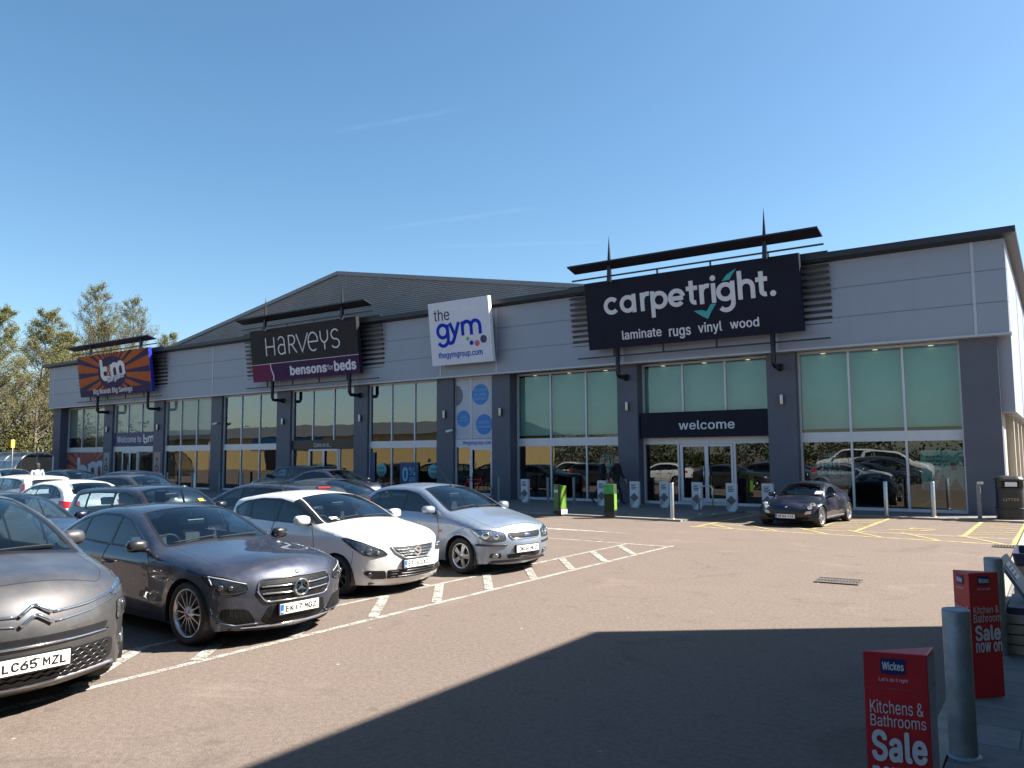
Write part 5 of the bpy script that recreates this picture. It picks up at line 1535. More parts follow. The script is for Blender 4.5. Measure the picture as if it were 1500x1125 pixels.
SP['upright'] = dict(
    S=[(1.66, .20, .10, .06), (1.72, .30, .20, .10), (1.74, .48, .20, .12), (1.73, .66, .18, .12), (1.67, .80, .13, .10), (1.50, .90, .11, .06), (1.20, .985, .11, .04), (.98, 1.03, .10, .045), (.88, 1.06, .08, .05), (.58, 1.28, .06, .06), (.30, 1.46, .07, .05), (.0, 1.52, .09, .04), (-.6, 1.525, .09, .035), (-1.2, 1.50, .09, .035), (-1.58, 1.45, .08, .04), (-1.70, 1.25, .07, .05), (-1.76, 1.0, .08, .06), (-1.80, .8, .14, .06), (-1.82, .6, .16, .07), (-1.78, .36, .18, .07), (-1.68, .25, .1, .05)],
    wp=[(1.95, .86), (1.74, .92), (1.55, .96), (1.2, .99), (.4, 1), (-1.2, 1.0), (-1.6, .975), (-1.85, .92)], W0=.82,
    vp=[(.18, .06), (.30, .025), (.42, .01), (.58, .006), (.74, .0), (.90, .004), (.98, .022), (1.03, .045), (1.07, .058), (1.3, .115), (1.53, .2)],
    wx=(1.17, -1.17), R=.295, Ra=.335, rim_r=.20, ww=.18, belt=1.02, cabin=(.8, -1.45), seatx=-.05, seatz=.6, mirz=(.35, 1.38),
    dlo=[[(.74, 1.05), (.48, 1.25), (.24, 1.40), (.0, 1.455), (-.6, 1.462), (-1.2, 1.44), (-1.48, 1.38), (-1.52, 1.16), (-.6, 1.07)]],
    glass=[[(.56, 1.07), (.28, 1.34), (.0, 1.42), (-.25, 1.43), (-.25, 1.075)], [(-.33, 1.08), (-.33, 1.43), (-.8, 1.425), (-1.05, 1.415), (-1.05, 1.12)], [(-1.12, 1.13), (-1.12, 1.41), (-1.40, 1.36), (-1.45, 1.19)]],
    doors=[[(.70, 1.05), (.78, .88), (.76, .34), (.70, .27), (-.27, .27), (-.29, 1.05)], [(-.30, 1.05), (-.29, .27), (-.72, .27), (-.86, .46), (-.94, .74), (-1.05, 1.07)]],
    handles=[(-.18, .88), (-.9, .9)], ws=(.88, .26), rw=(-1.62, -1.74), bonnet=1.66, mir=(.58, 1.09, 1.0), rim=dict(n=6, w=.03, mat='alloy'))
for k_, (a_, b_, c_, d_) in dict(exec=(1.80, .62, 1.80, .66), supermini=(1.58, .60, 1.60, .70), hatch=(1.65, .52, 1.78, .545), people_carrier=(1.74, .60, 1.80, .66), upright=(1.49, .55, 1.56, .66)).items():
    w0, w1 = SP[k_]['wx']; ra = SP[k_]['Ra']
    SP[k_]['seams'] = [[(w0 + ra * .90, SP[k_]['R'] + ra * .55), (a_, b_), (c_, d_)], [(w1 - ra * .92, SP[k_]['R'] + ra * .5), (w1 - ra * .92 - .20, .60), (w1 - ra * .92 - .28, .74)]]
def variant(base, dx=1.0, dz=1.0, dw=1.0, **kw):
    s = dict(SP[base])
    for k in ('S',): s[k] = [(p[0] * dx, p[1] * dz, p[2], p[3]) for p in s[k]]
    for k in ('dlo', 'glass', 'doors'): s[k] = [[(x * dx, z * dz) for x, z in p] for p in s[k]]
    s['wp'] = [(x * dx, w) for x, w in s['wp']]; s['vp'] = [(z * dz, i) for z, i in s['vp']]; s['W0'] = s['W0'] * dw
    s['handles'] = [(x * dx, z * dz) for x, z in s['handles']]; s['seams'] = [[(x * dx, z * dz) for x, z in p] for p in s.get('seams', [])]
    for k in ('ws', 'rw', 'cabin'): s[k] = tuple(v * dx for v in s[k])
    s['wx'] = tuple(v * dx for v in s['wx']); s['belt'] *= dz; s['seatx'] *= dx; s['seatz'] = s.get('seatz', .52) * dz; s['mirz'] = (s['mirz'][0] * dx, s['mirz'][1] * dz)
    if 'bonnet' in s: s['bonnet'] *= dx
    if 'boot' in s: s['boot'] = (s['boot'][0] * dx, s['boot'][1] * dz)
    if 'mir' in s: s['mir'] = (s['mir'][0] * dx, s['mir'][1] * dz) + tuple(s['mir'][2:])
    s['R'] *= (1 + dz) / 2; s['Ra'] *= (1 + dz) / 2
    s['creases'] = [(a * dx, b * dz, c * dx, d * dz, e, f_) for a, b, c, d, e, f_ in s.get('creases', ())]
    s.update(kw)
    return s
SP['estate'] = dict(SP['hatch'], 
    S=[(1.90, .20, .10, .08), (1.97, .30, .22, .12), (2.0, .48, .24, .15), (1.98, .66, .20, .15), (1.88, .78, .14, .14), (1.66, .88, .12, .09), (1.22, .97, .13, .05), (.98, 1.01, .11, .045), (.85, 1.04, .09, .05), (.42, 1.245, .07, .07), (.02, 1.41, .08, .055), (-.38, 1.465, .10, .045), (-1.0, 1.47, .10, .04), (-1.6, 1.44, .09, .04), (-1.98, 1.38, .08, .04), (-2.12, 1.25, .08, .05), (-2.24, 1.05, .08, .06), (-2.30, .9, .10, .07), (-2.33, .72, .16, .09), (-2.34, .52, .2, .10), (-2.28, .33, .2, .09), (-2.18, .25, .1, .06)],
    wp=[(2.2, .83), (1.95, .905), (1.75, .95), (1.36, .995), (.4, 1), (-1.36, 1.0), (-2.0, .965), (-2.4, .90)], W0=.88,
    wx=(1.36, -1.36), R=.325, Ra=.365, rim_r=.235, belt=.98, cabin=(.8, -1.9), flare=.014,
    dlo=[[(.68, 1.0), (.30, 1.205), (-.02, 1.345), (-.38, 1.405), (-1.0, 1.41), (-1.6, 1.375), (-1.95, 1.30), (-2.0, 1.14), (-.6, 1.02)]],
    glass=[[(.46, 1.02), (.14, 1.225), (-.04, 1.315), (-.30, 1.37), (-.30, 1.03)], [(-.36, 1.03), (-.36, 1.372), (-.9, 1.378), (-1.16, 1.365), (-1.16, 1.07)], [(-1.22, 1.075), (-1.22, 1.36), (-1.6, 1.338), (-1.88, 1.28), (-1.92, 1.15)]],
    gl_m=['car_glass', 'tint_glass', 'tint_glass'], rw=(-2.10, -2.26), bonnet=1.88, boot=(-2.05, .6))
# ------------------------------------------------------------------ paints
PT = {}
PT['gunmetal'] = paint('gunmetal_paint', (.034, .042, .070), .5, .6, .36)
PT['graphite'] = paint('graphite_paint', (.052, .052, .058), .4, .45, .44)
PT['white'] = paint('white_paint', (.64, .64, .635), .03, .0, .35, .04)
PT['silver'] = paint('silver_blue_paint', (.225, .275, .355), .3, .55, .36)
PT['blue'] = paint('dark_blue_paint', (.006, .009, .030), .4, .4, .30)
PT['navy'] = paint('blue_black_paint', (.018, .021, .034), .4, .5, .30)
PT['black'] = paint('black_paint', (.010, .010, .012), .3, .2, .26)
PT['silver2'] = paint('bright_silver_paint', (.48, .50, .53), .3, .7, .30)
PT['red'] = paint('red_paint', (.34, .012, .012), .2, .2, .30)
PT['greyd'] = paint('dark_grey_paint', (.06, .062, .066), .5, .6, .30)

def put(root, x, y, hd, s=(.955, .955, .95)):
    root.location = (x, y, 0); root.rotation_euler = (0, 0, R(hd)); root.scale = s

def ring(mb, M, r, w, n=32, mi=0):
    mb.lathe([(r + w * math.cos(a), w * math.sin(a)) for a in [2 * math.pi * k / 8 for k in range(8)]], n, M, mi, closed=True)

# ================================================================== executive saloon (gunmetal)
HS = .05
SP['exec']['mir_m'] = PT['black']
c, B = build_car(SP['exec'], 'gunmetal saloon with a three pointed star on its grille and multi spoke wheels', PT['gunmetal'], h=HS)
put(c, -8.58, 5.64, -2.4, (.93, .93, .90))
m = MB(); B.decal(m, [(-.49, .61), (-.45, .725), (.45, .725), (.49, .61), (.40, .485), (-.40, .485)], off=.006, rnd=.05); gr = m.build('grille', MT['mesh_grille'], c)
m = MB()
B.line(m, densify(roundpoly([(-.49, .61), (-.45, .728), (.45, .728), (.49, .61), (.40, .482), (-.40, .482)], .05), .04) + [(-.49, .61)], .008, off=.012)
m.build('chrome_surround', MT['chrome'], gr)
for z in (.565, .64):
    for s in (-1, 1):
        m = MB(); B.line(m, [(s * .085, z), (s * .44, z + .012)], .009, off=.020, n=8); m.build('grille_bar', MT['chrome'], gr)
hr = B.frontpoint(0, .605); Ms = frame_m(hr[0] + Vector((.035, 0, 0)), (0, 1, 0), (1, 0, 0))
m = MB(); ring(m, Ms, .088, .010)
for k in range(3):
    a = math.pi / 2 + 2 * math.pi * k / 3; d = Vector((math.cos(a), math.sin(a), 0)); e = Vector((-math.sin(a), math.cos(a), 0))
    vs = [d * .086, e * .014 , -e * .014, Vector((0, 0, .014)) + d * .01]
    m.add([Ms @ v for v in (d * .086, e * .016, Vector((0, 0, .016)), -e * .016)], [(0, 1, 2), (0, 2, 3)])
m.build('star_emblem', MT['chrome'], c)
hr = B.frontpoint(0, .768); m = MB(); m.lathe([(0, .006), (.022, .006), (.024, 0)], 16, frame_m(hr[0], (0, 1, 0), hr[1])); m.build('bonnet_badge', MT['chrome'], c)
for s in (1, -1):
    m = MB(); B.decal(m, [(2.1, s * .57, .625), (2.04, s * .66, .595), (1.92, s * .76, .60), (1.80, s * .83, .675), (1.66, s * .86, .775), (1.72, s * .84, .80), (1.9, s * .74, .775), (2.05, s * .57, .70)], th=35, side=s, off=.006, rnd=.03)
    hl = m.build('headlight', MT['lamp_dark'], c); seal(B, hl)
    m = MB()
    for (y, z, r_) in ((s * (-.62), .66, 0),): pass
    for (yy, zz, rr) in ((.70, .660, .026), (.775, .668, .030)):
        x = 1.97 if yy < .72 else 1.90
        lat = Vector((-math.sin(R(35)) * s, math.cos(R(35)), 0)).dot(Vector((x, s * yy, 0)))
        lens(m, B, lat, zz, rr, 35, s, .014)
    m.build('lamp_lens', MT['lamp_mid'], hl)
    m = MB(); B.line(m, [(2.06, s * .575, .695), (1.9, s * .745, .757), (1.75, s * .83, .785), (1.80, s * .815, .70)], .006, 35, s, .010); m.build('daylight_strip', MT['lamp_white'], hl)
    m = MB(); B.decal(m, [(2.08, s * .46, .27), (2.06, s * .56, .425), (1.93, s * .79, .445), (1.90, s * .80, .33), (2.0, s * .66, .265)], th=20, side=s, off=.006, rnd=.05); m.build('air_intake', MT['mesh_grille'], c)
    m = MB(); B.line(m, [(2.08, s * .44, .255), (2.0, s * .66, .25), (1.90, s * .82, .30)], .012, 20, s, .012); m.build('splitter_trim', PT['gunmetal'], c)
m = MB(); B.decal(m, [(-.34, .225), (-.43, .28), (-.36, .435), (.36, .435), (.43, .28), (.34, .225)], off=.005, rnd=.03); m.build('lower_grille', MT['mesh_grille'], c)
m = MB(); B.line(m, [(-.60, .222), (-.3, .212), (.3, .212), (.60, .222)], .013, off=.012); m.build('chrome_splitter', MT['chrome'], c)
number_plate(B, c, 'EK17 MGZ', 0, .385)
for s in (1, -1):
    m = MB(); B.line(m, [(x, s * 1.0, z) for x, z in ((.5, .985), (-.6, .995), (-1.8, 1.05))], .006, 90, s, .004, 6); m.build('window_strip', MT['trim'], c)
    m = MB(); B.decal(m, [(-2.0, s * .9, .80), (-2.0, s * .9, .92), (-2.3, s * .8, .95), (-2.4, s * .6, .93), (-2.4, s * .6, .82)], th=150, side=s, off=.005); m.build('tail_light', MT['red_lens'], c)
wipers(B, c, SP['exec'])
EXEC = (c, B)

# ================================================================== white supermini
c, B = build_car(SP['supermini'], 'white hatchback with tinted rear glass between the gunmetal saloon and silver hatchback', PT['white'], h=HS)
put(c, -9.22, 8.40, -4.2, (.93, .93, .89))
m = MB(); B.decal(m, [(-.40, .735), (.40, .735), (.36, .66), (.22, .575), (-.22, .575), (-.36, .66)], off=.006, rnd=.02); gr = m.build('grille', MT['mesh_grille'], c)
m = MB(); B.line(m, [(-.42, .745), (-.36, .655), (-.22, .565), (.22, .565), (.36, .655), (.42, .745)], .011, off=.012, n=8); m.build('chrome_surround', MT['chrome'], gr)
for z in (.61, .65, .69):
    m = MB(); wv = .30 + (z - .61) * 1.0; pts = []
    for k in range(25):
        y = -wv + 2 * wv * k / 24; pts.append((y, z + (.008 if k % 2 else -.008)))
    B.line(m, pts, .006, off=.016, n=5, step=.02); m.build('grille_bar', MT['chrome'], gr)
hr = B.frontpoint(0, .655); Ms = frame_m(hr[0] + Vector((.024, 0, 0)), (0, 1, 0), (1, 0, 0))
m = MB(); place2d(m, strokes2d([[(.058, .030), (0, .072), (-.052, .030), (.052, -.030), (0, -.072), (-.058, -.030)]], .028), Ms, None, .008); m.build('s_emblem', MT['chrome'], c)
for s in (1, -1):
    m = MB(); B.decal(m, [(1.95, s * .47, .63), (1.86, s * .64, .605), (1.74, s * .76, .64), (1.56, s * .83, .755), (1.36, s * .85, .865), (1.46, s * .83, .875), (1.66, s * .72, .82), (1.86, s * .50, .70)], th=40, side=s, off=.006, rnd=.03)
    hl = m.build('headlight', MT['lamp_mid'], c); seal(B, hl)
    m = MB()
    for (x, yy, zz, rr) in ((1.80, .70, .685, .045), (1.87, .60, .665, .028)):
        lat = Vector((-math.sin(R(40)) * s, math.cos(R(40)), 0)).dot(Vector((x, s * yy, 0))); lens(m, B, lat, zz, rr, 40, s, .014)
    m.build('lamp_lens', MT['lamp_clear'], hl)
    m = MB(); B.decal(m, [(1.93, s * .48, .27), (1.93, s * .50, .395), (1.80, s * .74, .41), (1.76, s * .77, .37), (1.84, s * .68, .28)], th=22, side=s, off=.005, rnd=.03); fg = m.build('fog_recess', MT['trim'], c)
    m = MB(); lat = Vector((-math.sin(R(22)) * s, math.cos(R(22)), 0)).dot(Vector((1.82, s * .70, 0))); lens(m, B, lat, .345, .035, 22, s, .012); m.build('fog_light', MT['lamp_dark'], fg)
    m = MB(); B.decal(m, [(-1.6, s * .85, .82), (-1.62, s * .84, .98), (-1.8, s * .74, .98), (-1.84, s * .6, .93), (-1.84, s * .6, .84)], th=150, side=s, off=.005); m.build('tail_light', MT['red_lens'], c)
m = MB(); B.decal(m, [(-.46, .27), (-.47, .40), (.47, .40), (.46, .27)], off=.005, rnd=.02); lg = m.build('lower_grille', MT['trim'], c)
for z in (.295, .335, .375):
    m = MB(); B.line(m, [(-.45, z), (.45, z)], .009, off=.016, n=6); m.build('grille_bar', MT['alloy_dark'], lg)
number_plate(B, c, 'ET16 SXZ', 0, .475)
m = MB(); B.decal(m, [(-.55, -1.0), (-.4, -1.0), (-.4, -.94), (-.55, -.94)][:0] or [(-.56, 1.095), (-.44, 1.095), (-.44, 1.135), (-.56, 1.135)], off=.006, rnd=.005); m.build('windscreen_sticker', MT['plate_w'], c)
hr = B.hit((-1.25, 0, 3), (0, 0, -1)); m = MB(); m.tube([hr[0], hr[0] + Vector((-.05, 0, .03)), hr[0] + Vector((-.26, 0, .34))], [.012, .006, .003], 6); m.build('aerial', MT['trim'], c)
wipers(B, c, SP['supermini'])
SUPER = (c, B)

# ================================================================== silver hatchback
c, B = build_car(SP['hatch'], 'older silver blue hatchback at the far end of the front row, papers on dashboard', PT['silver'], h=HS)
put(c, -9.03, 10.97, -9.5, (.96, .96, .93))
m = MB(); B.decal(m, [(-.37, .655), (-.36, .70), (.36, .70), (.37, .655), (.31, .60), (-.31, .60)], off=.006, rnd=.03); gr = m.build('grille', MT['mesh_grille'], c)
m = MB(); B.line(m, densify(roundpoly([(-.37, .655), (-.36, .703), (.36, .703), (.37, .655), (.31, .597), (-.31, .597)], .03), .04) + [(-.37, .655)], .007, off=.010); m.build('chrome_surround', MT['chrome'], gr)
hr = B.frontpoint(0, .652); Ms = frame_m(hr[0] + Vector((.012, 0, 0)), (0, 1, 0), (1, 0, 0)) @ Matrix.Diagonal((1.6, .65, 1, 1))
m = MB(); m.lathe([(0, .012), (.040, .010), (.046, .004), (.046, -.01)], 24, Ms); em = m.build('oval_emblem', MT['chrome'], c)
m = MB(); m.lathe([(0, .0145), (.036, .0128), (.036, .008)], 24, Ms); m.build('emblem_face', MT['plate_b'], em)
for s in (1, -1):
    m = MB(); B.decal(m, [(1.98, s * .43, .585), (1.90, s * .60, .575), (1.80, s * .72, .59), (1.68, s * .80, .65), (1.54, s * .83, .745), (1.62, s * .80, .765), (1.80, s * .66, .755), (1.95, s * .44, .70)], th=38, side=s, off=.006, rnd=.03)
    hl = m.build('headlight', MT['lamp_clear'], c); seal(B, hl)
    m = MB()
    for (x, yy, zz, rr) in ((1.78, .715, .665, .062), (1.88, .575, .64, .048)):
        lat = Vector((-math.sin(R(38)) * s, math.cos(R(38)), 0)).dot(Vector((x, s * yy, 0))); lens(m, B, lat, zz, rr, 38, s, .012, bulge=.012)
    m.build('lamp_lens', MT['chrome'], hl)
    m = MB(); B.line(m, [(1.98, s * .42, .505), (1.86, s * .68, .508), (1.70, s * .84, .515)], .017, 30, s, .006, 6); m.build('bumper_strip', MT['trim'], c)
    m = MB(); B.decal(m, [(1.96, s * .50, .285), (1.95, s * .51, .365), (1.86, s * .67, .37), (1.84, s * .69, .30)], th=20, side=s, off=.005, rnd=.025); fg = m.build('fog_recess', MT['trim'], c)
    m = MB(); lat = Vector((-math.sin(R(20)) * s, math.cos(R(20)), 0)).dot(Vector((1.90, s * .595, 0))); lens(m, B, lat, .33, .036, 20, s, .012, sq=1.6); m.build('fog_light', MT['lamp_clear'], fg)
    m = MB(); hr = B.sidepoint(.80, .70, s); Ms = frame_m(hr[0] + hr[1] * .004, (1, 0, 0), hr[1]); m.lathe([(0, .012), (.03, .008), (.034, 0)], 16, Ms @ Matrix.Diagonal((1.5, .7, 1, 1))); m.build('side_indicator', MT['amber'], c)
    m = MB(); B.decal(m, [(-1.62, s * .8, .98), (-1.50, s * .8, 1.16), (-1.58, s * .74, 1.22), (-1.78, s * .70, 1.02), (-1.80, s * .70, .96)], th=140, side=s, off=.005); m.build('tail_light', MT['red_lens'], c)
m = MB(); B.decal(m, [(-.36, .265), (-.40, .345), (.40, .345), (.36, .265)], off=.005, rnd=.02); lg = m.build('lower_grille', MT['trim'], c)
for z in (.29, .32):
    m = MB(); B.line(m, [(-.37, z), (.37, z)], .007, off=.014); m.build('grille_bar', MT['alloy_dark'], lg)
m = MB(); B.decal(m, [(-.62, .20), (-.64, .245), (.64, .245), (.62, .20)], off=.005, rnd=.01); m.build('lower_lip', MT['trim'], c)
number_plate(B, c, 'DK04 MLZ', 0, .425, blue=False)
m = MB(); Mp = Matrix.Translation((.55, -.12, .965)) @ Matrix.Rotation(R(25), 4, 'Z') @ Matrix.Rotation(R(8), 4, 'Y'); m.box(-.1, .1, -.13, .13, 0, .006, 0, Mp); m.build('paper', MT['white_b'], c)
hr = B.hit((.0, .12, 3), (0, 0, -1)); m = MB(); m.tube([hr[0], hr[0] + Vector((-.03, 0, .02)), hr[0] + Vector((-.36, .0, .33))], [.014, .006, .003], 6); m.build('aerial', MT['trim'], c)
wipers(B, c, SP['hatch'])
HATCH = (c, B)

# ================================================================== grey people carrier
c, B = build_car(SP['people_carrier'], 'grey people carrier with double chevron badge cut off by the left edge', PT['graphite'], h=HS)
put(c, -8.38, 2.875, -1.0, (1.0, 1.0, .965))
def chev(z, hgt, wd):
    return [(-wd, z), (-.03, z + hgt), (.03, z + hgt), (wd, z)]
for k, z in enumerate((.775, .705)):
    m = MB()
    for s in (-1, 1):
        B.line(m, [(s * .11, z), (s * .02, z + .06), (0, z + .064)], .015, off=.014, n=8)
    m.build('chevron_badge', MT['chrome'], c)
for s in (1, -1):
    m = MB(); B.line(m, [(2.2, s * .13, .775), (2.12, s * .42, .79), (1.95, s * .70, .835), (1.78, s * .85, .895)], .010, 25, s, .008, 8); m.build('chrome_strip', MT['chrome'], c)
    m = MB(); B.line(m, [(2.2, s * .13, .705), (2.12, s * .42, .735), (1.95, s * .70, .79)], .007, 25, s, .006, 6); m.build('chrome_strip', MT['chrome'], c)
    m = MB(); B.decal(m, [(1.98, s * .66, .80), (1.95, s * .70, .86), (1.78, s * .85, .93), (1.66, s * .90, .95), (1.74, s * .88, .87), (1.92, s * .74, .805)], th=42, side=s, off=.005, rnd=.015); m.build('upper_light', MT['lamp_clear'], c)
    m = MB(); B.decal(m, [(2.0, s * .70, .60), (1.98, s * .72, .745), (1.83, s * .87, .78), (1.80, s * .89, .64)], th=45, side=s, off=.006, rnd=.03); hl = m.build('headlight', MT['lamp_clear'], c); seal(B, hl)
    m = MB(); lat = Vector((-math.sin(R(45)) * s, math.cos(R(45)), 0)).dot(Vector((1.90, s * .80, 0))); lens(m, B, lat, .69, .055, 45, s, .012); m.build('lamp_lens', MT['lamp_dark'], hl)
    m = MB(); lat = Vector((-math.sin(R(45)) * s, math.cos(R(45)), 0)).dot(Vector((1.91, s * .80, 0))); lens(m, B, lat, .42, .042, 45, s, .010, bulge=.01, sq=.8); m.build('fog_light', MT['lamp_clear'], c)
m = MB(); B.decal(m, [(-.58, .565), (-.60, .615), (.60, .615), (.58, .565)], off=.005, rnd=.015); m.build('grille', MT['trim'], c)
m = MB(); B.line(m, [(-.60, .553), (.60, .553)], .009, off=.012); m.build('chrome_strip', MT['chrome'], c)
m = MB(); B.decal(m, [(-.60, .27), (-.68, .33), (-.66, .475), (.66, .475), (.68, .33), (.60, .27)], off=.005, rnd=.05); lg = m.build('lower_grille', MT['trim'], c)
for r_ in range(5):
    z = .292 + .040 * r_
    m = MB(); pts = []
    for k in range(31):
        y = -.62 + 1.24 * k / 30; pts.append((y, z + (.010 if (k + r_) % 2 else -.010)))
    B.line(m, pts, .0065, off=.012, n=5, step=.03); m.build('grille_bar', MT['alloy_dark'], lg)
m = MB(); B.line(m, [(-.70, .255), (0, .240), (.70, .255)], .016, off=.006); m.build('bumper_strip', MT['alloy'], c)
number_plate(B, c, 'LC65 MZL', -.02, .425, blue=False)
hr = B.hit((.62, -.02, 3), (0, 0, -1))
m = MB(); n_ = hr[1]; lat = Vector((0, 1, 0)); m.lathe([(0, .004), (.05, .004), (.05, 0)], 20, frame_m(B.hit((.40, -.02, 3), (0, 0, -1))[0] + n_ * .003, (0, 1, 0), n_) @ Matrix.Diagonal((1.5, .8, 1, 1))); m.build('windscreen_sticker', MT['plate_w'], c)
wipers(B, c, SP['people_carrier'])

# ================================================================== dark blue roadster
c, B = build_car(SP['roadster'], 'small dark blue two seat roadster on the yellow hatching by the welcome entrance', PT['blue'], h=HS)
ROADSTER = c
m = MB(); B.decal(m, [(-.62, .235), (-.70, .36), (-.60, .475), (-.25, .50), (.25, .50), (.60, .475), (.70, .36), (.62, .235)], off=.004, rnd=.05); m.build('grille', MT['trim'], c)
for s in (1, -1):
    m = MB(); B.decal(m, [(1.62, s * .44, .515), (1.50, s * .62, .50), (1.36, s * .70, .57), (1.26, s * .66, .665), (1.38, s * .50, .66)], th=30, side=s, off=.005, rnd=.05); hl = m.build('headlight', MT['lamp_dark'], c); seal(B, hl)
    m = MB()
    for (x, yy, zz, rr) in ((1.47, .555, .555, .052), (1.36, .60, .625, .062)):
        lat = Vector((-math.sin(R(25)) * s, math.cos(R(25)), 0)).dot(Vector((x, s * yy, 0))); lens(m, B, lat, zz, rr, 25, s, .03); 
        hq = B.hit(Vector((-math.sin(R(25)) * s, math.cos(R(25)), 0)) * lat + Vector((0, 0, zz)) + Vector((math.cos(R(25)), math.sin(R(25)) * s, 0)) * 4, (-math.cos(R(25)), -math.sin(R(25)) * s, 0))
        if hq: ring(m, frame_m(hq[0] + Vector((.035, s * .012, 0)), (-math.sin(R(25)) * s, math.cos(R(25)), 0), (math.cos(R(25)), math.sin(R(25)) * s, 0)), rr, .008)
    m.build('lamp_lens', MT['chrome'], hl)
    m = MB(); B.decal(m, [(1.62, s * .46, .37), (1.60, s * .50, .455), (1.50, s * .62, .46), (1.52, s * .60, .385)], th=20, side=s, off=.012, rnd=.02); m.build('fog_light', MT['lamp_white'], c)
    m = MB(); B.decal(m, [(-.66, s, .42), (-.78, s, .66), (-.90, s, .78), (-.98, s, .70), (-.80, s, .42)], th=90, side=s, off=.004, rnd=.02); m.build('air_intake', MT['trim'], c)
    m = MB(); B.line(m, [(.80, s, .24), (-.78, s, .24)], .018, 90, s, .004); m.build('sill_strip', MT['alloy'], c)
hr = B.frontpoint(0, .57); m = MB(); m.lathe([(0, .006), (.028, .006), (.030, 0)], 16, frame_m(hr[0], (0, 1, 0), hr[1])); m.build('bonnet_badge', MT['chrome'], c)
number_plate(B, c, 'WF54 TVZ', -.02, .31)
m = MB(); hq = B.hit((.50, .50, 3), (0, 0, -1)); m.box(-.10, .10, -.07, .07, 0, .004, 0, frame_m(hq[0] + hq[1] * .006, (0, 1, 0), hq[1])); m.build('tax_paper', MT['white_b'], c)
wipers(B, c, SP['roadster'])
# ================================================================== OTHER CARS
put(ROADSTER, -5.72, 22.2, -94, (.955, .955, .90))
def car2(spec, label, pm, x, y, hd, h=.10, detail=1, plate=None, yellow=False):
    c, B = build_car(spec, label, PT[pm], h=h, detail=detail)
    put(c, x, y, hd)
    return c, B
def tails(c, B, xr, pts, th=150, mat='red_lens'):
    for s in (1, -1):
        m = MB(); B.decal(m, [(x, s * y, z) for x, y, z in pts], th=th, side=s, off=.006); m.build('tail_light', MT[mat], c)
def heads(c, B, pts, th=38, mat='lamp_clear'):
    for s in (1, -1):
        m = MB(); B.decal(m, [(x, s * y, z) for x, y, z in pts], th=th, side=s, off=.006, rnd=.03); m.build('headlight', MT[mat], c)
HL = [(1.98, .43, .60), (1.80, .72, .61), (1.62, .81, .70), (1.64, .79, .76), (1.95, .44, .70)]
HATCH_T = [(-1.58, .82, .86), (-1.58, .82, .99), (-1.80, .70, .98), (-1.86, .52, .96), (-1.86, .52, .86)]
# second row, noses towards the front row
c, B = car2(variant('hatch', 1.0, .955, seat_m='seat_p'), 'dark blue car parked directly behind the gunmetal saloon and the people carrier', 'blue', -13.55, 5.72, 2, detail=2); heads(c, B, HL)
c, B = car2(variant('upright', 1.0, .93), 'boxy blue black hatchback with a yellow sticker in its windscreen', 'navy', -13.05, 7.95, 3, detail=2); heads(c, B, [(1.72, .5, .66), (1.6, .72, .66), (1.5, .77, .74), (1.6, .7, .84), (1.7, .5, .82)])
hq = B.hit((.66, .40, 3), (0, 0, -1)); m = MB(); m.box(-.05, .05, -.04, .04, 0, .004, 0, frame_m(hq[0] + hq[1] * .006, (0, 1, 0), hq[1])); m.build('windscreen_sticker', MT['plate_y'], c)
hq = B.hit((.64, -.10, 3), (0, 0, -1)); m = MB(); m.lathe([(0, .004), (.03, .004), (.03, 0)], 16, frame_m(hq[0] + hq[1] * .004, (0, 1, 0), hq[1])); m.build('paper_disc', MT['plate_w'], c)
c, B = car2(variant('estate', 1.0, .94), 'black estate parked the other way round behind the white hatchback', 'black', -13.95, 10.75, 181); tails(c, B, 0, [(-2.0, .84, .80), (-2.0, .84, 1.05), (-2.24, .7, 1.02), (-2.24, .7, .8)])
hq = B.hit((-2.02, 0, 3), (0, 0, -1)); m = MB(); m.box(-.03, .03, -.16, .16, -.01, .02, 0, Matrix.Translation(hq[0])); m.build('brake_light', MT['red_lens'], c)
hq = B.hit((-.9, 0, 3), (0, 0, -1)); m = MB(); m.tube([hq[0], hq[0] + Vector((-.04, 0, .03)), hq[0] + Vector((-.34, 0, .32))], [.012, .006, .003], 6); m.build('aerial', MT['trim'], c)
c, B = car2(variant('exec', 1.0, .965), 'charcoal saloon with a sunlit windscreen behind the silver hatchback', 'greyd', -14.1, 13.3, 3, detail=2); heads(c, B, HL)
# further rows
c, B = car2(variant('hatch', 1.0, .965, 1.02), 'white hatchback seen from behind with a bright red tail light', 'white', -20.0, 9.62, 180)
tails(c, B, 0, [(-1.62, .82, .80), (-1.62, .82, .96), (-1.80, .72, .95), (-1.88, .45, .94), (-1.88, .45, .80)])
number_plate(B, c, 'LN08 KVT', 0, .62, True, False, True)
c, B = car2(variant('upright', 1.02, .93), 'white small car at the left edge seen from behind', 'white', -25.6, 11.2, 180); tails(c, B, 0, [(-1.6, .78, .85), (-1.6, .78, 1.2), (-1.72, .68, 1.2), (-1.76, .68, .85)])
c, B = car2(variant('exec', .95, 1.0), 'bright silver saloon beside the curved trolley shelter', 'silver2', -40.3, 17.2, 0); heads(c, B, HL)
c, B = car2(variant('hatch', 1.0, .985), 'black hatchback with a red tail light in front of the sunburst window vinyl', 'black', -33.9, 16.9, 4); tails(c, B, 0, HATCH_T)
c, B = car2(variant('hatch', 1.05, 1.0), 'black hatchback nearest the discount store entrance doors', 'navy', -28.0, 15.6, 184); heads(c, B, HL); tails(c, B, 0, HATCH_T)
c, B = car2(variant('estate', .96, .955), 'dark estate partly hidden behind the boxy blue black hatchback', 'greyd', -22.2, 13.1, 6); tails(c, B, 0, [(-2.0, .84, .80), (-2.0, .84, 1.05), (-2.24, .7, 1.02), (-2.24, .7, .8)])
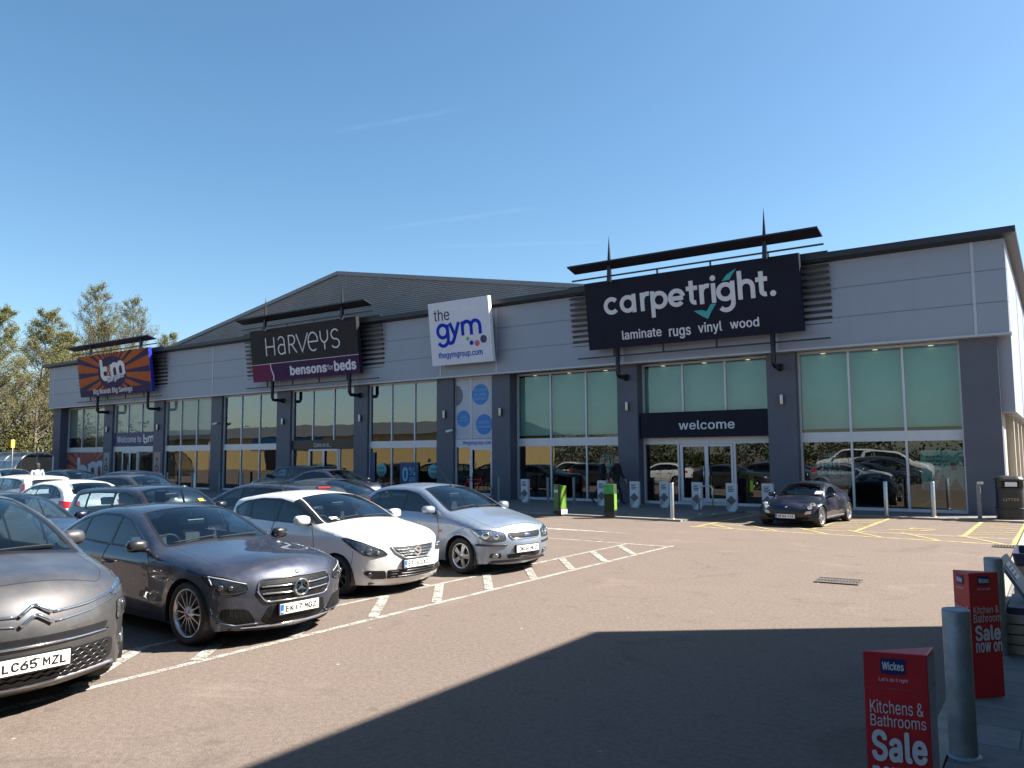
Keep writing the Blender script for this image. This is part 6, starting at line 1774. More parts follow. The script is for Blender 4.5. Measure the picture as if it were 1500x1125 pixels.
c, B = car2(variant('upright', 1.18, 1.0, 1.06), 'tall black car facing left before the bed shop entrance', 'black', -26.6, 22.3, 183); heads(c, B, [(1.72, .5, .66), (1.6, .72, .66), (1.5, .77, .74), (1.6, .7, .84), (1.7, .5, .82)])
c, B = car2(variant('exec', .98, 1.01), 'dark silver saloon with a bright rear pillar before the bed shop windows', 'gunmetal', -21.6, 20.2, 2); tails(c, B, 0, [(-2.0, .88, .84), (-2.0, .88, .95), (-2.3, .75, .96), (-2.36, .6, .94), (-2.36, .6, .84)])
# cars further along the front row, mirrored in the shop glass
for (sp, lab, pm, x, y, hd) in ((variant('hatch', 1.05, 1.0), 'dark grey hatchback further along the front row', 'greyd', -8.7, -.2, 2),
                               (variant('upright', 1.25, 1.34, 1.12), 'white van further along the front row', 'white', -8.9, -3.0, 0),
                               (variant('hatch', 1.0, 1.0), 'red hatchback further along the front row', 'red', -8.8, -5.6, -2),
                               (variant('estate', 1.0, 1.0), 'silver estate further along the front row', 'silver2', -8.9, -8.3, 1),
                               (variant('upright', 1.3, 1.40, 1.15), 'tall white van near the end of the front row', 'white', -13.6, -10.8, 180),
                               (variant('exec', 1.0, 1.0), 'navy saloon in the second row behind the photographer', 'navy', -14.2, .8, 0)):
    c, B = car2(sp, lab, pm, x, y, hd, h=.13, detail=0); heads(c, B, HL)
# ================================================================== STREET FURNITURE
MT['bollard_grey'] = simple('grey_shaded_bollard', (.16, .175, .19), .5, .3, .15, 8)  # darker than steel: building shade put into the bollard colour; plain posts share it
def steel_bollard(label, x, y, h=.98, r=.055, mat='steel', z=0.0, slant=True):
    t = thing('bollard', label, 'bollard', (x, y, z), 0, 'slim bollards before the shops')
    m = MB(); m.lathe([(r, 0), (r, h - .01), (r * .9, h), (0, h + .004)], 20); m.build('post', MT[mat], t)
    m = MB(); m.lathe([(r + .02, 0), (r + .02, .012), (r, .016)], 20); m.build('base_collar', MT[mat], t)
    return t
steel_bollard('steel bollard standing alone at the corner of the pavement left of the roadster', -9.08, 20.98, 1.0, .058, z=.05)
steel_bollard('steel bollard in front of the half price poster window', -4.28, 25.30, .98, .06, z=.05)
steel_bollard('steel bollard in the middle of the right shop window', -3.05, 25.25, .98, .06, z=.05)
steel_bollard('shaded grey bollard left of the bright green turf post', -16.35, 26.0, .95, .055, 'bollard_grey', .05)
steel_bollard('shaded grey bollard right of the bright green turf post', -15.25, 26.1, .95, .055, 'bollard_grey', .05)
steel_bollard('shaded grey bollard below the wall light right of the gym door', -18.6, 25.9, .95, .055, 'bollard_grey', .05)
steel_bollard('pale bollard on the pavement left of the black estate', -36.7, 24.3, 1.0, .07, 'steel', .05)
steel_bollard('brightest pale bollard right of the boxy hatchback roof', -38.0, 23.2, 1.0, .08, 'steel', .05)
steel_bollard('grey bollard before the discount store side window', -38.6, 25.4, .98, .06, 'bollard_grey', .05)
steel_bollard('leftmost grey bollard before the discount store side window', -40.6, 25.2, .98, .06, 'bollard_grey', .05)
steel_bollard('grey bollard against the pier between discount store and bed shop', -36.9, 25.9, .98, .06, 'bollard_grey', .05)
steel_bollard('grey bollard at the left end of the yellow lit window', -34.2, 25.3, .98, .06, 'bollard_grey', .05)
# square post with a small cap by the litter bin
t = thing('bollard', 'square grey post with a light reflector beside the litter bin', 'bollard', (-1.93, 25.3, .05))
m = MB(); m.box(-.05, .05, -.05, .05, 0, .98); m.build('post', MT['bollard_grey'], t, bevel=.008)
m = MB(); m.box(-.02, .12, -.055, .055, .93, 1.0); m.build('cap', MT['steel'], t, bevel=.01)
# steel hoop
t = thing('cycle_hoop', 'slim steel hoop rail on the pavement by the welcome doors', 'hoop rail', (-8.9, 23.1, .05), R(20))
m = MB(); pts = [(-.2, 0, 0), (-.2, 0, .74)] + [(-.2 + .1 - .1 * math.cos(a), 0, .74 + .1 * math.sin(a)) for a in (.4, .8, 1.2, 1.57)] + [(.1 + .1 * math.sin(a), 0, .74 + .1 * math.cos(a)) for a in (.0, .4, .8, 1.2, 1.57)] + [(.2, 0, 0)]
m.tube(pts, .024, 10); m.build('rail', MT['steel'], t)
m = MB()
for s in (-.2, .2): m.lathe([(0, .012), (.06, .012), (.06, 0)], 16, Matrix.Translation((s, 0, 0)))
m.build('foot_plate', MT['steel'], t)
# litter bin
t = thing('litter_bin', 'black litter bin with a white sticker at the right corner of the building', 'litter bin', (-1.22, 25.55, .05), R(8))
def rrect(w, d, r, n=5):
    out = []
    for (cx, cy, a0) in ((w - r, d - r, 0), (-w + r, d - r, 90), (-w + r, -d + r, 180), (w - r, -d + r, 270)):
        for k in range(n + 1): a = R(a0 + 90 * k / n); out.append((cx + r * math.cos(a), cy + r * math.sin(a)))
    return out
def stack(mb, secs, mi=0, smooth=False):
    """secs: list of (outline, z)"""
    n = len(secs[0][0]); vs = [(p[0], p[1], z) for o, z in secs for p in o]; fs = []
    for i in range(len(secs) - 1):
        for k in range(n): k2 = (k + 1) % n; fs.append((i * n + k, i * n + k2, (i + 1) * n + k2, (i + 1) * n + k))
    fs.append(tuple(reversed(range(n)))); fs.append(tuple((len(secs) - 1) * n + k for k in range(n)))
    mb.add(vs, fs, mi, smooth)
m = MB(); stack(m, [(rrect(.33, .31, .16), 0), (rrect(.33, .31, .16), .26), (rrect(.345, .325, .17), .27), (rrect(.345, .325, .17), .30), (rrect(.325, .305, .16), .31), (rrect(.31, .29, .16), .80), (rrect(.325, .305, .16), .815), (rrect(.325, .305, .16), .84), (rrect(.30, .28, .15), .85)]); m.build('bin_body', MT['blackplastic'], t)
m = MB(); stack(m, [(rrect(.30, .28, .15), 1.02), (rrect(.34, .32, .17), 1.03), (rrect(.34, .32, .17), 1.08), (rrect(.28, .26, .14), 1.14), (rrect(.12, .10, .06), 1.17)]); 
for (x, y) in ((.25, .2), (-.25, .2), (.25, -.2), (-.25, -.2)): m.box(x - .05, x + .05, y - .06, y + .06, .85, 1.03)
m.build('bin_lid', MT['blackplastic'], t)
m = MB(); m.box(-.2, .2, -.12, .12, .85, 1.02); m.build('bin_liner', MT['trim'], t)
Mx = frame_m((0, -.305, 0), (1, 0, 0), (0, -1, 0))
m = MB(); place2d(m, text2d('LITTER', .01, 1.2), Mx, (-.18, .50, .18, .57), .008); m.build('lettering', simple('gold_lettering', (.45, .34, .12), .4, .3, .1, 5), t)
m = MB(); m.box(-.12, .16, -.27, -.262, .88, 1.0); m.build('sticker', MT['white_b'], t)
# promotional board posts
MT['totem'] = simple('white_promo_board', (.52, .54, .58), .5, 0, .04, 4); MT['totem_d'] = simple('grey_diamond_print', (.10, .10, .11), .5, 0, .25, 14); MT['totem_l'] = simple('pale_diamond_print', (.30, .29, .28), .5, 0, .25, 14)
TOT = [(-17.1, 25.55, 'white promotional post with grey diamonds at the foot of the pier right of the gym'), (-13.55, 25.2, 'white promotional post with grey diamonds directly in front of the walking men'), (-12.1, 24.85, 'white promotional post with grey diamonds at the pier left of the welcome entrance'), (-11.2, 25.3, 'white promotional post with grey diamonds before the left sidelight of the welcome entrance'), (-9.9, 24.95, 'white promotional post with grey diamonds before the middle of the welcome doors'), (-8.62, 24.6, 'white promotional post with grey diamonds beside the steel hoop rail'), (-7.55, 24.8, 'white promotional post with grey diamonds half hidden behind the roadster')]
proto = None
for (x, y, lab) in TOT:
    if proto is None:
        t = thing('promo_post', lab, 'advertising post', (x, y, .05), R(0), 'white promotional posts before the carpet shop')
        m = MB(); poly = [(-.165, .10), (-.11, 0), (.11, 0), (.165, .10), (.165, .88), (-.165, .88)]
        m.prism(poly, lambda a, b: (a, .07, b), lambda a, b: (a, -.07, b)); m.build('board', MT['totem'], t, fixn=True)
        Mt = frame_m((0, -.07, 0), (1, 0, 0), (0, -1, 0))
        m = MB(); place2d(m, poly2d([(-.165, .34), (0, .50), (.165, .34), (0, .18)]), Mt, None, .004); m.build('dark_diamond', MT['totem_d'], t)
        m = MB(); place2d(m, poly2d([(-.165, .32), (0, .16), (-.11, .02), (-.165, .10)]), Mt, None, .004); m.build('pale_diamond', MT['totem_l'], t)
        m = MB()
        for k, (a, b) in enumerate(((-.10, .09), (-.10, .04), (-.10, .10), (-.10, .07))):
            z = .78 - .055 * k; place2d(m, rect2d(a, z, b, z + (.016 if k == 0 else .028)), Mt, None, .004)
        m.build('print_lines', MT['inkdark'], t); proto = t
    else: copy_tree(proto, lab, (x, y, .05))
t = thing('promo_post', 'white post with blue print in the yellow lit window of the bed shop', 'advertising post', (-30.9, 25.2, .05))
m = MB(); m.prism([(-.2, 0), (.2, 0), (.2, 1.25), (-.2, 1.25)], lambda a, b: (a, .08, b), lambda a, b: (a, -.08, b)); m.build('board', MT['totem'], t, fixn=True)
Mt = frame_m((0, -.08, 0), (1, 0, 0), (0, -1, 0)); m = MB()
for k in range(4):
    for q in (0, 1): place2d(m, rect2d(-.14 + .15 * q, .35 + .21 * k, -.02 + .15 * q, .45 + .21 * k), Mt, None, .004)
m.build('blue_print', MT['gymblue'], t)
# turf covered posts
MT['turf'] = simple('bright_artificial_turf', (.12, .25, .014), .9, 0, .45, 40, bmp=.8, bscale=160)
MT['turf_d'] = simple('dark_artificial_turf', (.016, .034, .008), .9, 0, .5, 40, bmp=.8, bscale=160)
MT['leafprint'] = simple('leaf_print', (.05, .16, .03), .5, 0, .6, 16)
t = thing('turf_post', 'bright lime green turf covered post on the kerb', 'advertising post', (-12.75, 21.0, .05), R(-8), 'turf covered posts on the kerb')
m = MB(); m.box(-.13, .13, -.13, .13, .16, .86); m.build('turf_cover', MT['turf'], t, bevel=.015)
m = MB(); m.box(-.15, .15, -.15, .15, 0, .15); m.build('plinth', MT['totem'], t)
m = MB(); m.box(-.15, .13, -.155, -.143, .12, .91); m.build('printed_board', MT['leafprint'], t)
m = MB(); m.box(-.12, .02, -.16, -.1555, .66, .74); m.build('print_block', MT['totem'], t)
m = MB(); m.box(-.15, .13, -.16, -.143, 0, .115); m.box(.04, .13, -.16, -.1555, .12, .9); m.build('dark_panel', MT['trim'], t)
t = thing('turf_post', 'dark green turf covered post with a light green top panel', 'advertising post', (-11.0, 20.95, .05), R(10), 'turf covered posts on the kerb')
m = MB(); m.box(-.15, .15, -.15, .15, .15, .94); m.build('turf_cover', MT['turf_d'], t, bevel=.015)
m = MB(); m.box(-.155, .155, -.165, -.152, .66, .93); m.build('printed_board', simple('green_panel_print', (.03, .24, .05), .5, 0, .4, 9), t)
m = MB(); m.box(-.155, .155, -.155, .155, 0, .15); m.build('plinth', MT['trim'], t)
m = MB(); m.box(.152, .162, -.15, .10, .2, .66); m.build('side_turf', MT['turf'], t)
# ---- thick galvanised posts and red sale columns by the neighbouring store
for (x, y, lab) in ((-.585, 5.60, 'thick galvanised post between the two red sale columns'), (-.560, 8.45, 'thick galvanised post behind the farther red sale column')):
    t = thing('bollard', lab, 'bollard', (x, y, .055))
    m = MB(); m.lathe([(.078, 0), (.078, .855), (.074, .865), (.064, .86), (.03, .862), (0, .862)], 32); m.build('post', MT['galv'], t)
    m = MB(); m.lathe([(.10, 0), (.096, .008), (.08, .014)], 28); m.build('footing', MT['galv'], t)
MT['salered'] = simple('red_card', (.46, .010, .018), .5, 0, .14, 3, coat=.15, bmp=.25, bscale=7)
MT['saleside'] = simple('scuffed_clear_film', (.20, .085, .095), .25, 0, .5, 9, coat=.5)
def sale_column(label, P, h, txt, z0=.055, plain=False):
    """P: three ground corners, counter-clockwise from above; faces 0-1 (and 1-2) carry print"""
    cx = sum(p[0] for p in P) / 3; cy = sum(p[1] for p in P) / 3
    t = thing('sale_column', label, 'advertising column', (cx, cy, z0), 0, 'red cardboard sale columns')
    Q = [Vector((p[0] - cx, p[1] - cy, 0)) for p in P]
    m = MB(); m.add([q for q in Q] + [q * .985 + Vector((0, 0, h)) for q in Q], [(2, 1, 0), (3, 4, 5), (0, 1, 4, 3), (1, 2, 5, 4), (2, 0, 3, 5)], 0)
    m.build('card_column', MT['salered'], t, bevel=.004)
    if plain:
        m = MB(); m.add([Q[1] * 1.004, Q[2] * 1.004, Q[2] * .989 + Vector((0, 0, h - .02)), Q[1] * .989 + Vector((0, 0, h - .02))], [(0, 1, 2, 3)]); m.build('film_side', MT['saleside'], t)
    for (a, b) in ((0, 1),) if plain else ((0, 1), (1, 2)):
        u = (Q[b] - Q[a]); L = u.length; n = Vector((u.y, -u.x, 0)); 
        Mx = frame_m(Q[a] + n.normalized() * .0025, u, n)
        m = MB(); place2d(m, poly2d([(.28 * L, h - .025), (.28 * L, h - .085), (.30 * L, h - .093), (.47 * L, h - .098), (.64 * L, h - .093), (.66 * L, h - .085), (.66 * L, h - .025)]), Mx, None, .002); m.build('logo_patch', MT['bmnavy'], t)
        m = MB(); place2d(m, text2d('Wickes', .02), Mx, (.305 * L, h - .077, .635 * L, h - .040), .004); m.build('lettering', MT['white_b'], t)
        m = MB(); place2d(m, text2d("Let's do it right", .005), Mx, (.25 * L, h - .132, .69 * L, h - .111), .004); m.build('lettering', MT['white'], t)
        for (s, b_, bo) in txt:
            m = MB(); place2d(m, text2d(s, bo), Mx, (b_[0] * L, h + b_[1], b_[2] * L, h + b_[3]), .004); m.build('lettering', MT['white'], t)
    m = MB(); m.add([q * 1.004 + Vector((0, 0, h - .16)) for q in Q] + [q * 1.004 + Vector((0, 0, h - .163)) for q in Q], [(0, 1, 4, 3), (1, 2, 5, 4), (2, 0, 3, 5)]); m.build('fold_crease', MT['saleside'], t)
    return t
sale_column('nearest red sale column reading Kitchens and Bathrooms at the bottom right', [(-.815, 4.02), (-.552, 4.09), (-.548, 4.29)], .905,
            [('Kitchens &', (.09, -.272, .90, -.212), .0), ('Bathrooms', (.09, -.330, .93, -.278), .0), ('Sale', (.09, -.485, .93, -.345), .035), ('now on', (.09, -.575, .94, -.505), .03)], plain=True)
sale_column('farther red sale column reading Kitchen and Bathroom behind the galvanised post', [(-.745, 7.05), (-.625, 6.90), (-.445, 7.10)], .915,
            [('Kitchen &', (.08, -.30, .92, -.245), .0), ('Bathroom', (.08, -.365, .97, -.305), .0), ('Sale', (.10, -.50, .95, -.385), .035), ('now on', (.10, -.585, .97, -.51), .03)])
# ---- wooden crates with blue boards
MT['bluecard'] = simple('dark_blue_board', (.014, .018, .055), .5, 0, .15, 4); MT['greycard'] = simple('blue_grey_board_back', (.12, .14, .19), .55, 0, .12, 5)
def crate(label, x0, x1, y0, y1, h, n=4):
    t = thing('wooden_crate', label, 'crate', ((x0 + x1) / 2, (y0 + y1) / 2, .055)); w, d = (x1 - x0) / 2, (y1 - y0) / 2
    bh = h / n
    for k in range(n):
        m = MB(); z0 = k * bh + .006; z1 = (k + 1) * bh - .006
        m.box(-w, w, -d, -d + .02, z0, z1); m.box(-w, w, d - .02, d, z0, z1); m.box(-w, -w + .02, -d + .02, d - .02, z0, z1); m.box(w - .02, w, -d + .02, d - .02, z0, z1)
        m.build('slat_ring', MT['wood'], t, bevel=.004)
    for sx in (-1, 1):
        for sy in (-1, 1):
            m = MB(); m.box(sx * (w - .05) - .025, sx * (w - .05) + .025, sy * (d - .05) - .025, sy * (d - .05) + .025, 0, h - .01); m.build('corner_post', MT['wood'], t)
    m = MB(); m.box(-w + .02, w - .02, -d + .02, d - .02, .03, h - .12); m.build('contents', MT['bluecard'], t)
    return t
crate('dark wooden crate in the shade behind the farther galvanised post', -.53, .45, 8.55, 9.5, .36)
t = thing('display_board', 'blue grey display board with a white sheet leaning over the shaded wooden crate', 'display board', (-.36, 8.8, .42))
Mb = frame_m((-.535 + .36, .17, .43), (.52, 0, -.86), (.86, -.12, .52))
m = MB(); m.box(0, .55, -.06, .36, -.03, 0, 0, Mb); m.build('board', MT['greycard'], t, bevel=.004)
m = MB(); m.box(.06, .22, .02, .20, .002, .006, 0, Mb); m.build('white_sheet', MT['totem'], t)
m = MB()
for k in range(3): m.box(.09 + .04 * k, .11 + .04 * k, .05, .17, .007, .009, 0, Mb)
m.build('print_lines', MT['greycard'], t)
m = MB(); m.box(-.12, .7, -.22, .6, -.06, .05); m.build('blue_panel', MT['bluecard'], t)
crate('sunlit wooden crate with a blue top at the right edge', -.54, .4, 11.0, 12.0, .50, 4)
t = thing('display_board', 'dark blue card tray on top of the sunlit wooden crate', 'display board', (-.07, 11.5, .555))
m = MB(); stack(m, [(rrect(.45, .48, .02, 1), 0), (rrect(.47, .50, .02, 1), .14), (rrect(.45, .48, .02, 1), .14), (rrect(.43, .46, .02, 1), .03)]); m.build('tray', MT['bluecard'], t)

# ================================================================== BICYCLE
t = thing('bicycle', 'red bicycle leaning by the gym door', 'bicycle', (-19.95, 25.95, .05), R(15))
BF = MT['salered']
for x in (-.52, .52):
    Mw = Matrix.Translation((x, 0, .34)) @ Matrix.Rotation(R(90), 4, 'X'); m = MB()
    m.lathe([(.325 + .018 * math.cos(a), .018 * math.sin(a)) for a in [2 * math.pi * k / 8 for k in range(8)]], 32, Mw, 0, closed=True)
    w_ = m.build('wheel', MT['rubber'], t); m = MB()
    for k in range(14):
        a = 2 * math.pi * k / 14; m.tube([Mw @ Vector((0, 0, .02 if k % 2 else -.02)), Mw @ Vector((.31 * math.cos(a), .31 * math.sin(a), 0))], .003, 4)
    m.lathe([(.02, -.04), (.025, -.03), (.025, .03), (.02, .04)], 12, Mw); m.build('spokes', MT['steel'], w_)
m = MB()
for a, b in (((-.52, .34), (-.12, .30)), ((-.52, .34), (-.22, .80)), ((-.12, .30), (-.24, .86)), ((-.12, .30), (.36, .74)), ((-.22, .78), (.34, .82)), ((.33, .90), (.37, .70)), ((.37, .70), (.52, .34))): m.tube([(a[0], 0, a[1]), (b[0], 0, b[1])], .018, 8)
m.build('frame', BF, t)
m = MB(); m.tube([(.33, 0, .88), (.32, 0, .98), (.40, -.02, 1.0)], .014, 8); m.tube([(.34, -.28, 1.02), (.38, 0, 1.0), (.34, .28, 1.02)], .014, 8); m.build('handlebar', MT['trim'], t)
m = MB(); m.tube([(-.38, 0, .90), (-.25, 0, .91), (-.10, 0, .90)], [.06, .05, .02], 8); m.build('saddle', MT['trim'], t)
m = MB(); m.lathe([(0, .012), (.09, .012), (.09, -.012), (0, -.012)], 20, Matrix.Translation((-.12, -.04, .30)) @ Matrix.Rotation(R(90), 4, 'X')); m.tube([(-.12, -.05, .30), (-.05, -.06, .15)], .012, 6); m.tube([(-.12, .05, .30), (-.19, .06, .45)], .012, 6); m.build('crank', MT['trim'], t)

# ================================================================== TROLLEY SHELTER, YELLOW SIGN
t = thing('trolley_shelter', 'curved clear plastic trolley shelter at the far left end of the shops', 'shelter', (-52.5, 22.4, 0))
def arcp(a): return (-1.35 * math.cos(a), .55 + 1.65 * math.sin(a))
prof = [(-1.35, .0), (-1.35, .55)] + [arcp(math.pi / 2 * k / 8) for k in range(1, 9)] + [(.5, 2.15), (.9, 2.0)]
for x in (-3.0, -1.0, 1.0, 3.0):
    m = MB(); m.tube([(x, p[0], p[1]) for p in prof], .045, 8); m.tube([(x, .9, 2.0), (x, .9, 0)], .04, 8); m.build('hoop', MT['frame'], t)
m = MB()
for (yy, zz) in ((-1.35, .55), (-.95, 1.72), (0, 2.2), (.9, 1.0)): m.tube([(-3.0, yy, zz), (3.0, yy, zz)], .025, 6)
m.build('rail', MT['frame'], t)
MT['perspex'] = glass('clear_plastic_sheet', (.62, .66, .68), .10, .8, .12, .25, (.35, .38, .40))
m = MB()
for (p, q) in zip(prof[1:-1], prof[2:]): m.quad((-3.0, p[0], p[1]), (3.0, p[0], p[1]), (3.0, q[0], q[1]), (-3.0, q[0], q[1]))
m.build('roof_sheet', MT['perspex'], t)
m = MB(); m.quad((-3.0, .9, .2), (3.0, .9, .2), (3.0, .9, 1.9), (-3.0, .9, 1.9)); m.build('back_sheet', MT['perspex'], t)
t = thing('yellow_sign', 'small yellow sign on a post at the far left', 'sign', (-53.5, 22.45 - 0.1, 0))
m = MB(); m.tube([(0, 0, 0), (0, 0, 2.95)], .03, 8); m.build('post', MT['bollard_grey'], t)
m = MB(); m.box(-.02, .02, -.10, .10, 2.45, 2.9); m.build('sign_plate', simple('yellow_sign_face', (.55, .36, .03), .5, 0, .1, 4), t)
t.location = (-48.5, 20.62, 0)

# ================================================================== PEOPLE
def person(label, loc, rz, sc, J, rad, mats, hair=None, fem=False):
    """one continuous skinned body; J joints, rad radii; mats chosen by height and limb"""
    t = thing('person', label, 'person', loc, rz)
    names = list(J); ix = {n: i for i, n in enumerate(names)}
    ed = [('pelvis', 'waist'), ('waist', 'chest'), ('chest', 'neck'), ('neck', 'jaw'), ('jaw', 'head'), ('head', 'crown')]
    for s in 'LR':
        ed += [('chest', 'sh' + s), ('sh' + s, 'el' + s), ('el' + s, 'wr' + s), ('wr' + s, 'pa' + s), ('pelvis', 'hip' + s), ('hip' + s, 'kn' + s), ('kn' + s, 'an' + s), ('an' + s, 'toe' + s)]
        for f in range(5): ed += [('pa' + s, 'f%d%s' % (f, s)), ('f%d%s' % (f, s), 'g%d%s' % (f, s))]
    for s in 'LR':
        pa = Vector(J['pa' + s]); wr = Vector(J['wr' + s]); d = (pa - wr).normalized(); lat = Vector((1, 0, 0)); fw = (lat - d * lat.dot(d)).normalized()
        for f in range(5):
            o = (f - 1.5) * .021 if f < 4 else -.05; L = (.045, .055, .05, .038, .03)[f]
            J['f%d%s' % (f, s)] = pa + d * (.03 + L * .4 if f < 4 else .0) + fw * (-o if f < 4 else .04); J['g%d%s' % (f, s)] = Vector(J['f%d%s' % (f, s)]) + d * L * .9 + Vector((0, (1 if s == 'R' else -1) * .012, 0))
            rad['f%d%s' % (f, s)] = .010; rad['g%d%s' % (f, s)] = .008
    names = list(J); ix = {n: i for i, n in enumerate(names)}
    me = bpy.data.meshes.new('body'); me.from_pydata([tuple(Vector(J[n]) * sc) for n in names], [(ix[a], ix[b]) for a, b in ed], [])
    o = bpy.data.objects.new('body', me); COL.objects.link(o)
    sk = o.modifiers.new('skin', 'SKIN'); sub = o.modifiers.new('sub', 'SUBSURF'); sub.levels = 1; sub.render_levels = 1
    for n in names:
        r_ = rad[n]; r_ = r_ if isinstance(r_, tuple) else (r_, r_)
        sv = me.skin_vertices[0].data[ix[n]]; sv.radius = (r_[0] * sc, r_[1] * sc); sv.use_root = (n == 'pelvis')
    dg = bpy.context.evaluated_depsgraph_get(); nm = bpy.data.meshes.new_from_object(o.evaluated_get(dg)); bpy.data.objects.remove(o)
    ob = bpy.data.objects.new('body', nm); link(ob, t)
    nm.materials.clear()
    for m_ in mats: nm.materials.append(m_)
    P = {n: Vector(J[n]) * sc for n in names}
    hipz = (P['pelvis'].z - .02); 
    for p in nm.polygons:
        c = p.center; p.use_smooth = True
        k = 1
        if c.z > P['neck'].z + .02 * sc: k = 0
        elif min((c - P['pa' + s]).length for s in 'LR') < .10 * sc or min((c - P['g%d%s' % (f, s)]).length for s in 'LR' for f in range(5)) < .05 * sc: k = 0
        elif c.z < hipz - .02 and min((c - P['wr' + s]).length for s in 'LR') > .12 * sc and min((c - P['el' + s]).length for s in 'LR') > .1 * sc: k = 2
        if min((c - P['toe' + s]).length for s in 'LR') < .17 * sc and min((c - P['an' + s]).length for s in 'LR') < .16 * sc or min((c - P['toe' + s]).length for s in 'LR') < .11 * sc: k = 3
        p.material_index = k
    # face: nose, eyes, mouth, ears
    hd = P['head']; m = MB()
    m.lathe([(.0, .035), (.012, .012), (.016, 0)], 8, Matrix.Translation(hd + Vector((.085, 0, -.012)) * sc) @ Matrix.Rotation(R(70), 4, 'Y')); m.build('nose', mats[0], t)
    for s in (-1, 1):
        m = MB(); m.lathe([(0, .008), (.009, .004), (.011, 0)], 8, Matrix.Translation(hd + Vector((.082, s * .032, .015)) * sc) @ Matrix.Rotation(R(90), 4, 'Y')); m.build('eye', MT['trim'], t)
        m = MB(); m.lathe([(0, .012), (.022, .008), (.028, 0)], 8, Matrix.Translation(hd + Vector((-.005, s * .078, .0)) * sc) @ Matrix.Rotation(R(-90 * s), 4, 'X')); m.build('ear', mats[0], t)
    m = MB(); m.tube([hd + Vector((.078, -.024, -.055)) * sc, hd + Vector((.086, 0, -.055)) * sc, hd + Vector((.078, .024, -.055)) * sc], .006, 6); m.build('mouth', MT['redposter'], t)
    if hair:
        m = MB(); prof = [(0, .125), (.05, .118), (.085, .085), (.098, .03), (.096, -.03 if not fem else -.10), (.08, -.06 if not fem else -.16), (.0, -.06 if not fem else -.17)]
        m.lathe([(a * sc, b * sc) for a, b in prof], 18, Matrix.Translation(hd + Vector((-.022, 0, .015)) * sc)); m.build('hair', hair, t)
    return t
def walk(ph, arm=.0):
    J = dict(pelvis=(0, 0, .95), waist=(0, 0, 1.10), chest=(.02, 0, 1.32), neck=(.03, 0, 1.50), jaw=(.05, 0, 1.56), head=(.055, 0, 1.63), crown=(.045, 0, 1.71))
    for s, sg, p in (('L', 1, ph), ('R', -1, -ph)):
        J['sh' + s] = (.01, sg * .19, 1.43); J['el' + s] = (-.10 * p - .03, sg * .25, 1.15); J['wr' + s] = (-.20 * p + .06, sg * .25, .92); J['pa' + s] = (-.21 * p + .09, sg * .245, .85)
        J['hip' + s] = (0, sg * .10, .90)
        J['kn' + s] = (.20 * p + .05, sg * .10, .50 + .02 * abs(p)); J['an' + s] = (.36 * p - (.06 if p < 0 else 0), sg * .10, .09 + (.10 if p < 0 else .0)); J['toe' + s] = (J['an' + s][0] + .15, sg * .11, .04 if p >= 0 else .035)
    return J
def radii(w=1.0):
    r = dict(pelvis=(.15 * w, .12), waist=(.145 * w, .115), chest=(.16 * w, .12), neck=.06, jaw=.07, head=(.082, .095), crown=.05)
    for s in 'LR': r.update({'sh' + s: .065, 'el' + s: .048, 'wr' + s: .034, 'pa' + s: (.030, .040), 'hip' + s: .095, 'kn' + s: .062, 'an' + s: .045, 'toe' + s: .038})
    return r
skin = simple('skin', (.42, .24, .17), .55, 0, .06, 5); coat_ = simple('dark_navy_coat', (.010, .012, .020), .85, 0, .25, 9); trou = simple('black_trousers', (.010, .010, .011), .85, 0, .2, 9); shoe = simple('black_shoes', (.008, .008, .008), .5, 0, .1, 9); ghair = simple('grey_hair', (.22, .20, .18), .8, 0, .2, 30)
person('man in a dark coat walking past the carpet shop window with one foot behind', (-14.05, 26.15, .05), R(8), .97, walk(1.0), radii(1.08), [skin, coat_, trou, shoe], ghair)
person('man in a black coat walking ahead of the other man by the welcome pier', (-13.42, 26.05, .05), R(-4), .985, walk(-.8), radii(1.15), [skin, simple('black_coat', (.007, .007, .009), .85, 0, .2, 9), trou, shoe], ghair)
dhair = simple('dark_hair', (.02, .015, .012), .7, 0, .2, 30)
person('woman in a pale blue top walking among the cars at the far left', (-33.2, 15.05, 0), R(165), .95, walk(.5), radii(.95), [simple('skin_brown', (.16, .08, .05), .55, 0, .06, 5), simple('pale_blue_top', (.34, .42, .62), .8, 0, .1, 8), simple('blue_jeans', (.05, .07, .13), .85, 0, .2, 12), shoe], dhair, True)
# ================================================================== TREES AND WIDER SURROUNDINGS
MT['bark'] = simple('grey_brown_bark', (.15, .125, .095), .9, 0, .3, 6)
def leafmat(name, c1, c2, c3):
    m, t, b = nt(name)
    co = objcoord(t); n = noise(t, 1.1, 4, .6, co); n2 = noise(t, 14, 2, .6, co)
    t.links.new(mixc(t, n2, ramp(t, n, [(.3, c1), (.7, c2)]), c3), b.inputs['Base Color']); b.inputs['Roughness'].default_value = .8
    b.inputs['Specular IOR Level'].default_value = .1
    return m
MT['bud'] = leafmat('budding_leaves', (.10, .118, .030), (.175, .19, .045), (.14, .125, .05))
MT['bushleaf'] = leafmat('bush_leaves', (.055, .06, .018), (.10, .095, .028), (.075, .075, .02))
MT['evergreen'] = leafmat('dark_leaves', (.02, .035, .012), (.05, .06, .02), (.035, .045, .015))
def leaf_quad(mb, p, s, rg):
    a = Vector((rg.uniform(-1, 1), rg.uniform(-1, 1), rg.uniform(-.6, 1))).normalized(); b = a.cross(Vector((rg.uniform(-1, 1), rg.uniform(-1, 1), rg.uniform(-1, 1)))).normalized()
    mb.add([p - a * s * .5, p + b * s * .32, p + a * s * .5, p - b * s * .32], [(0, 1, 2, 3)])
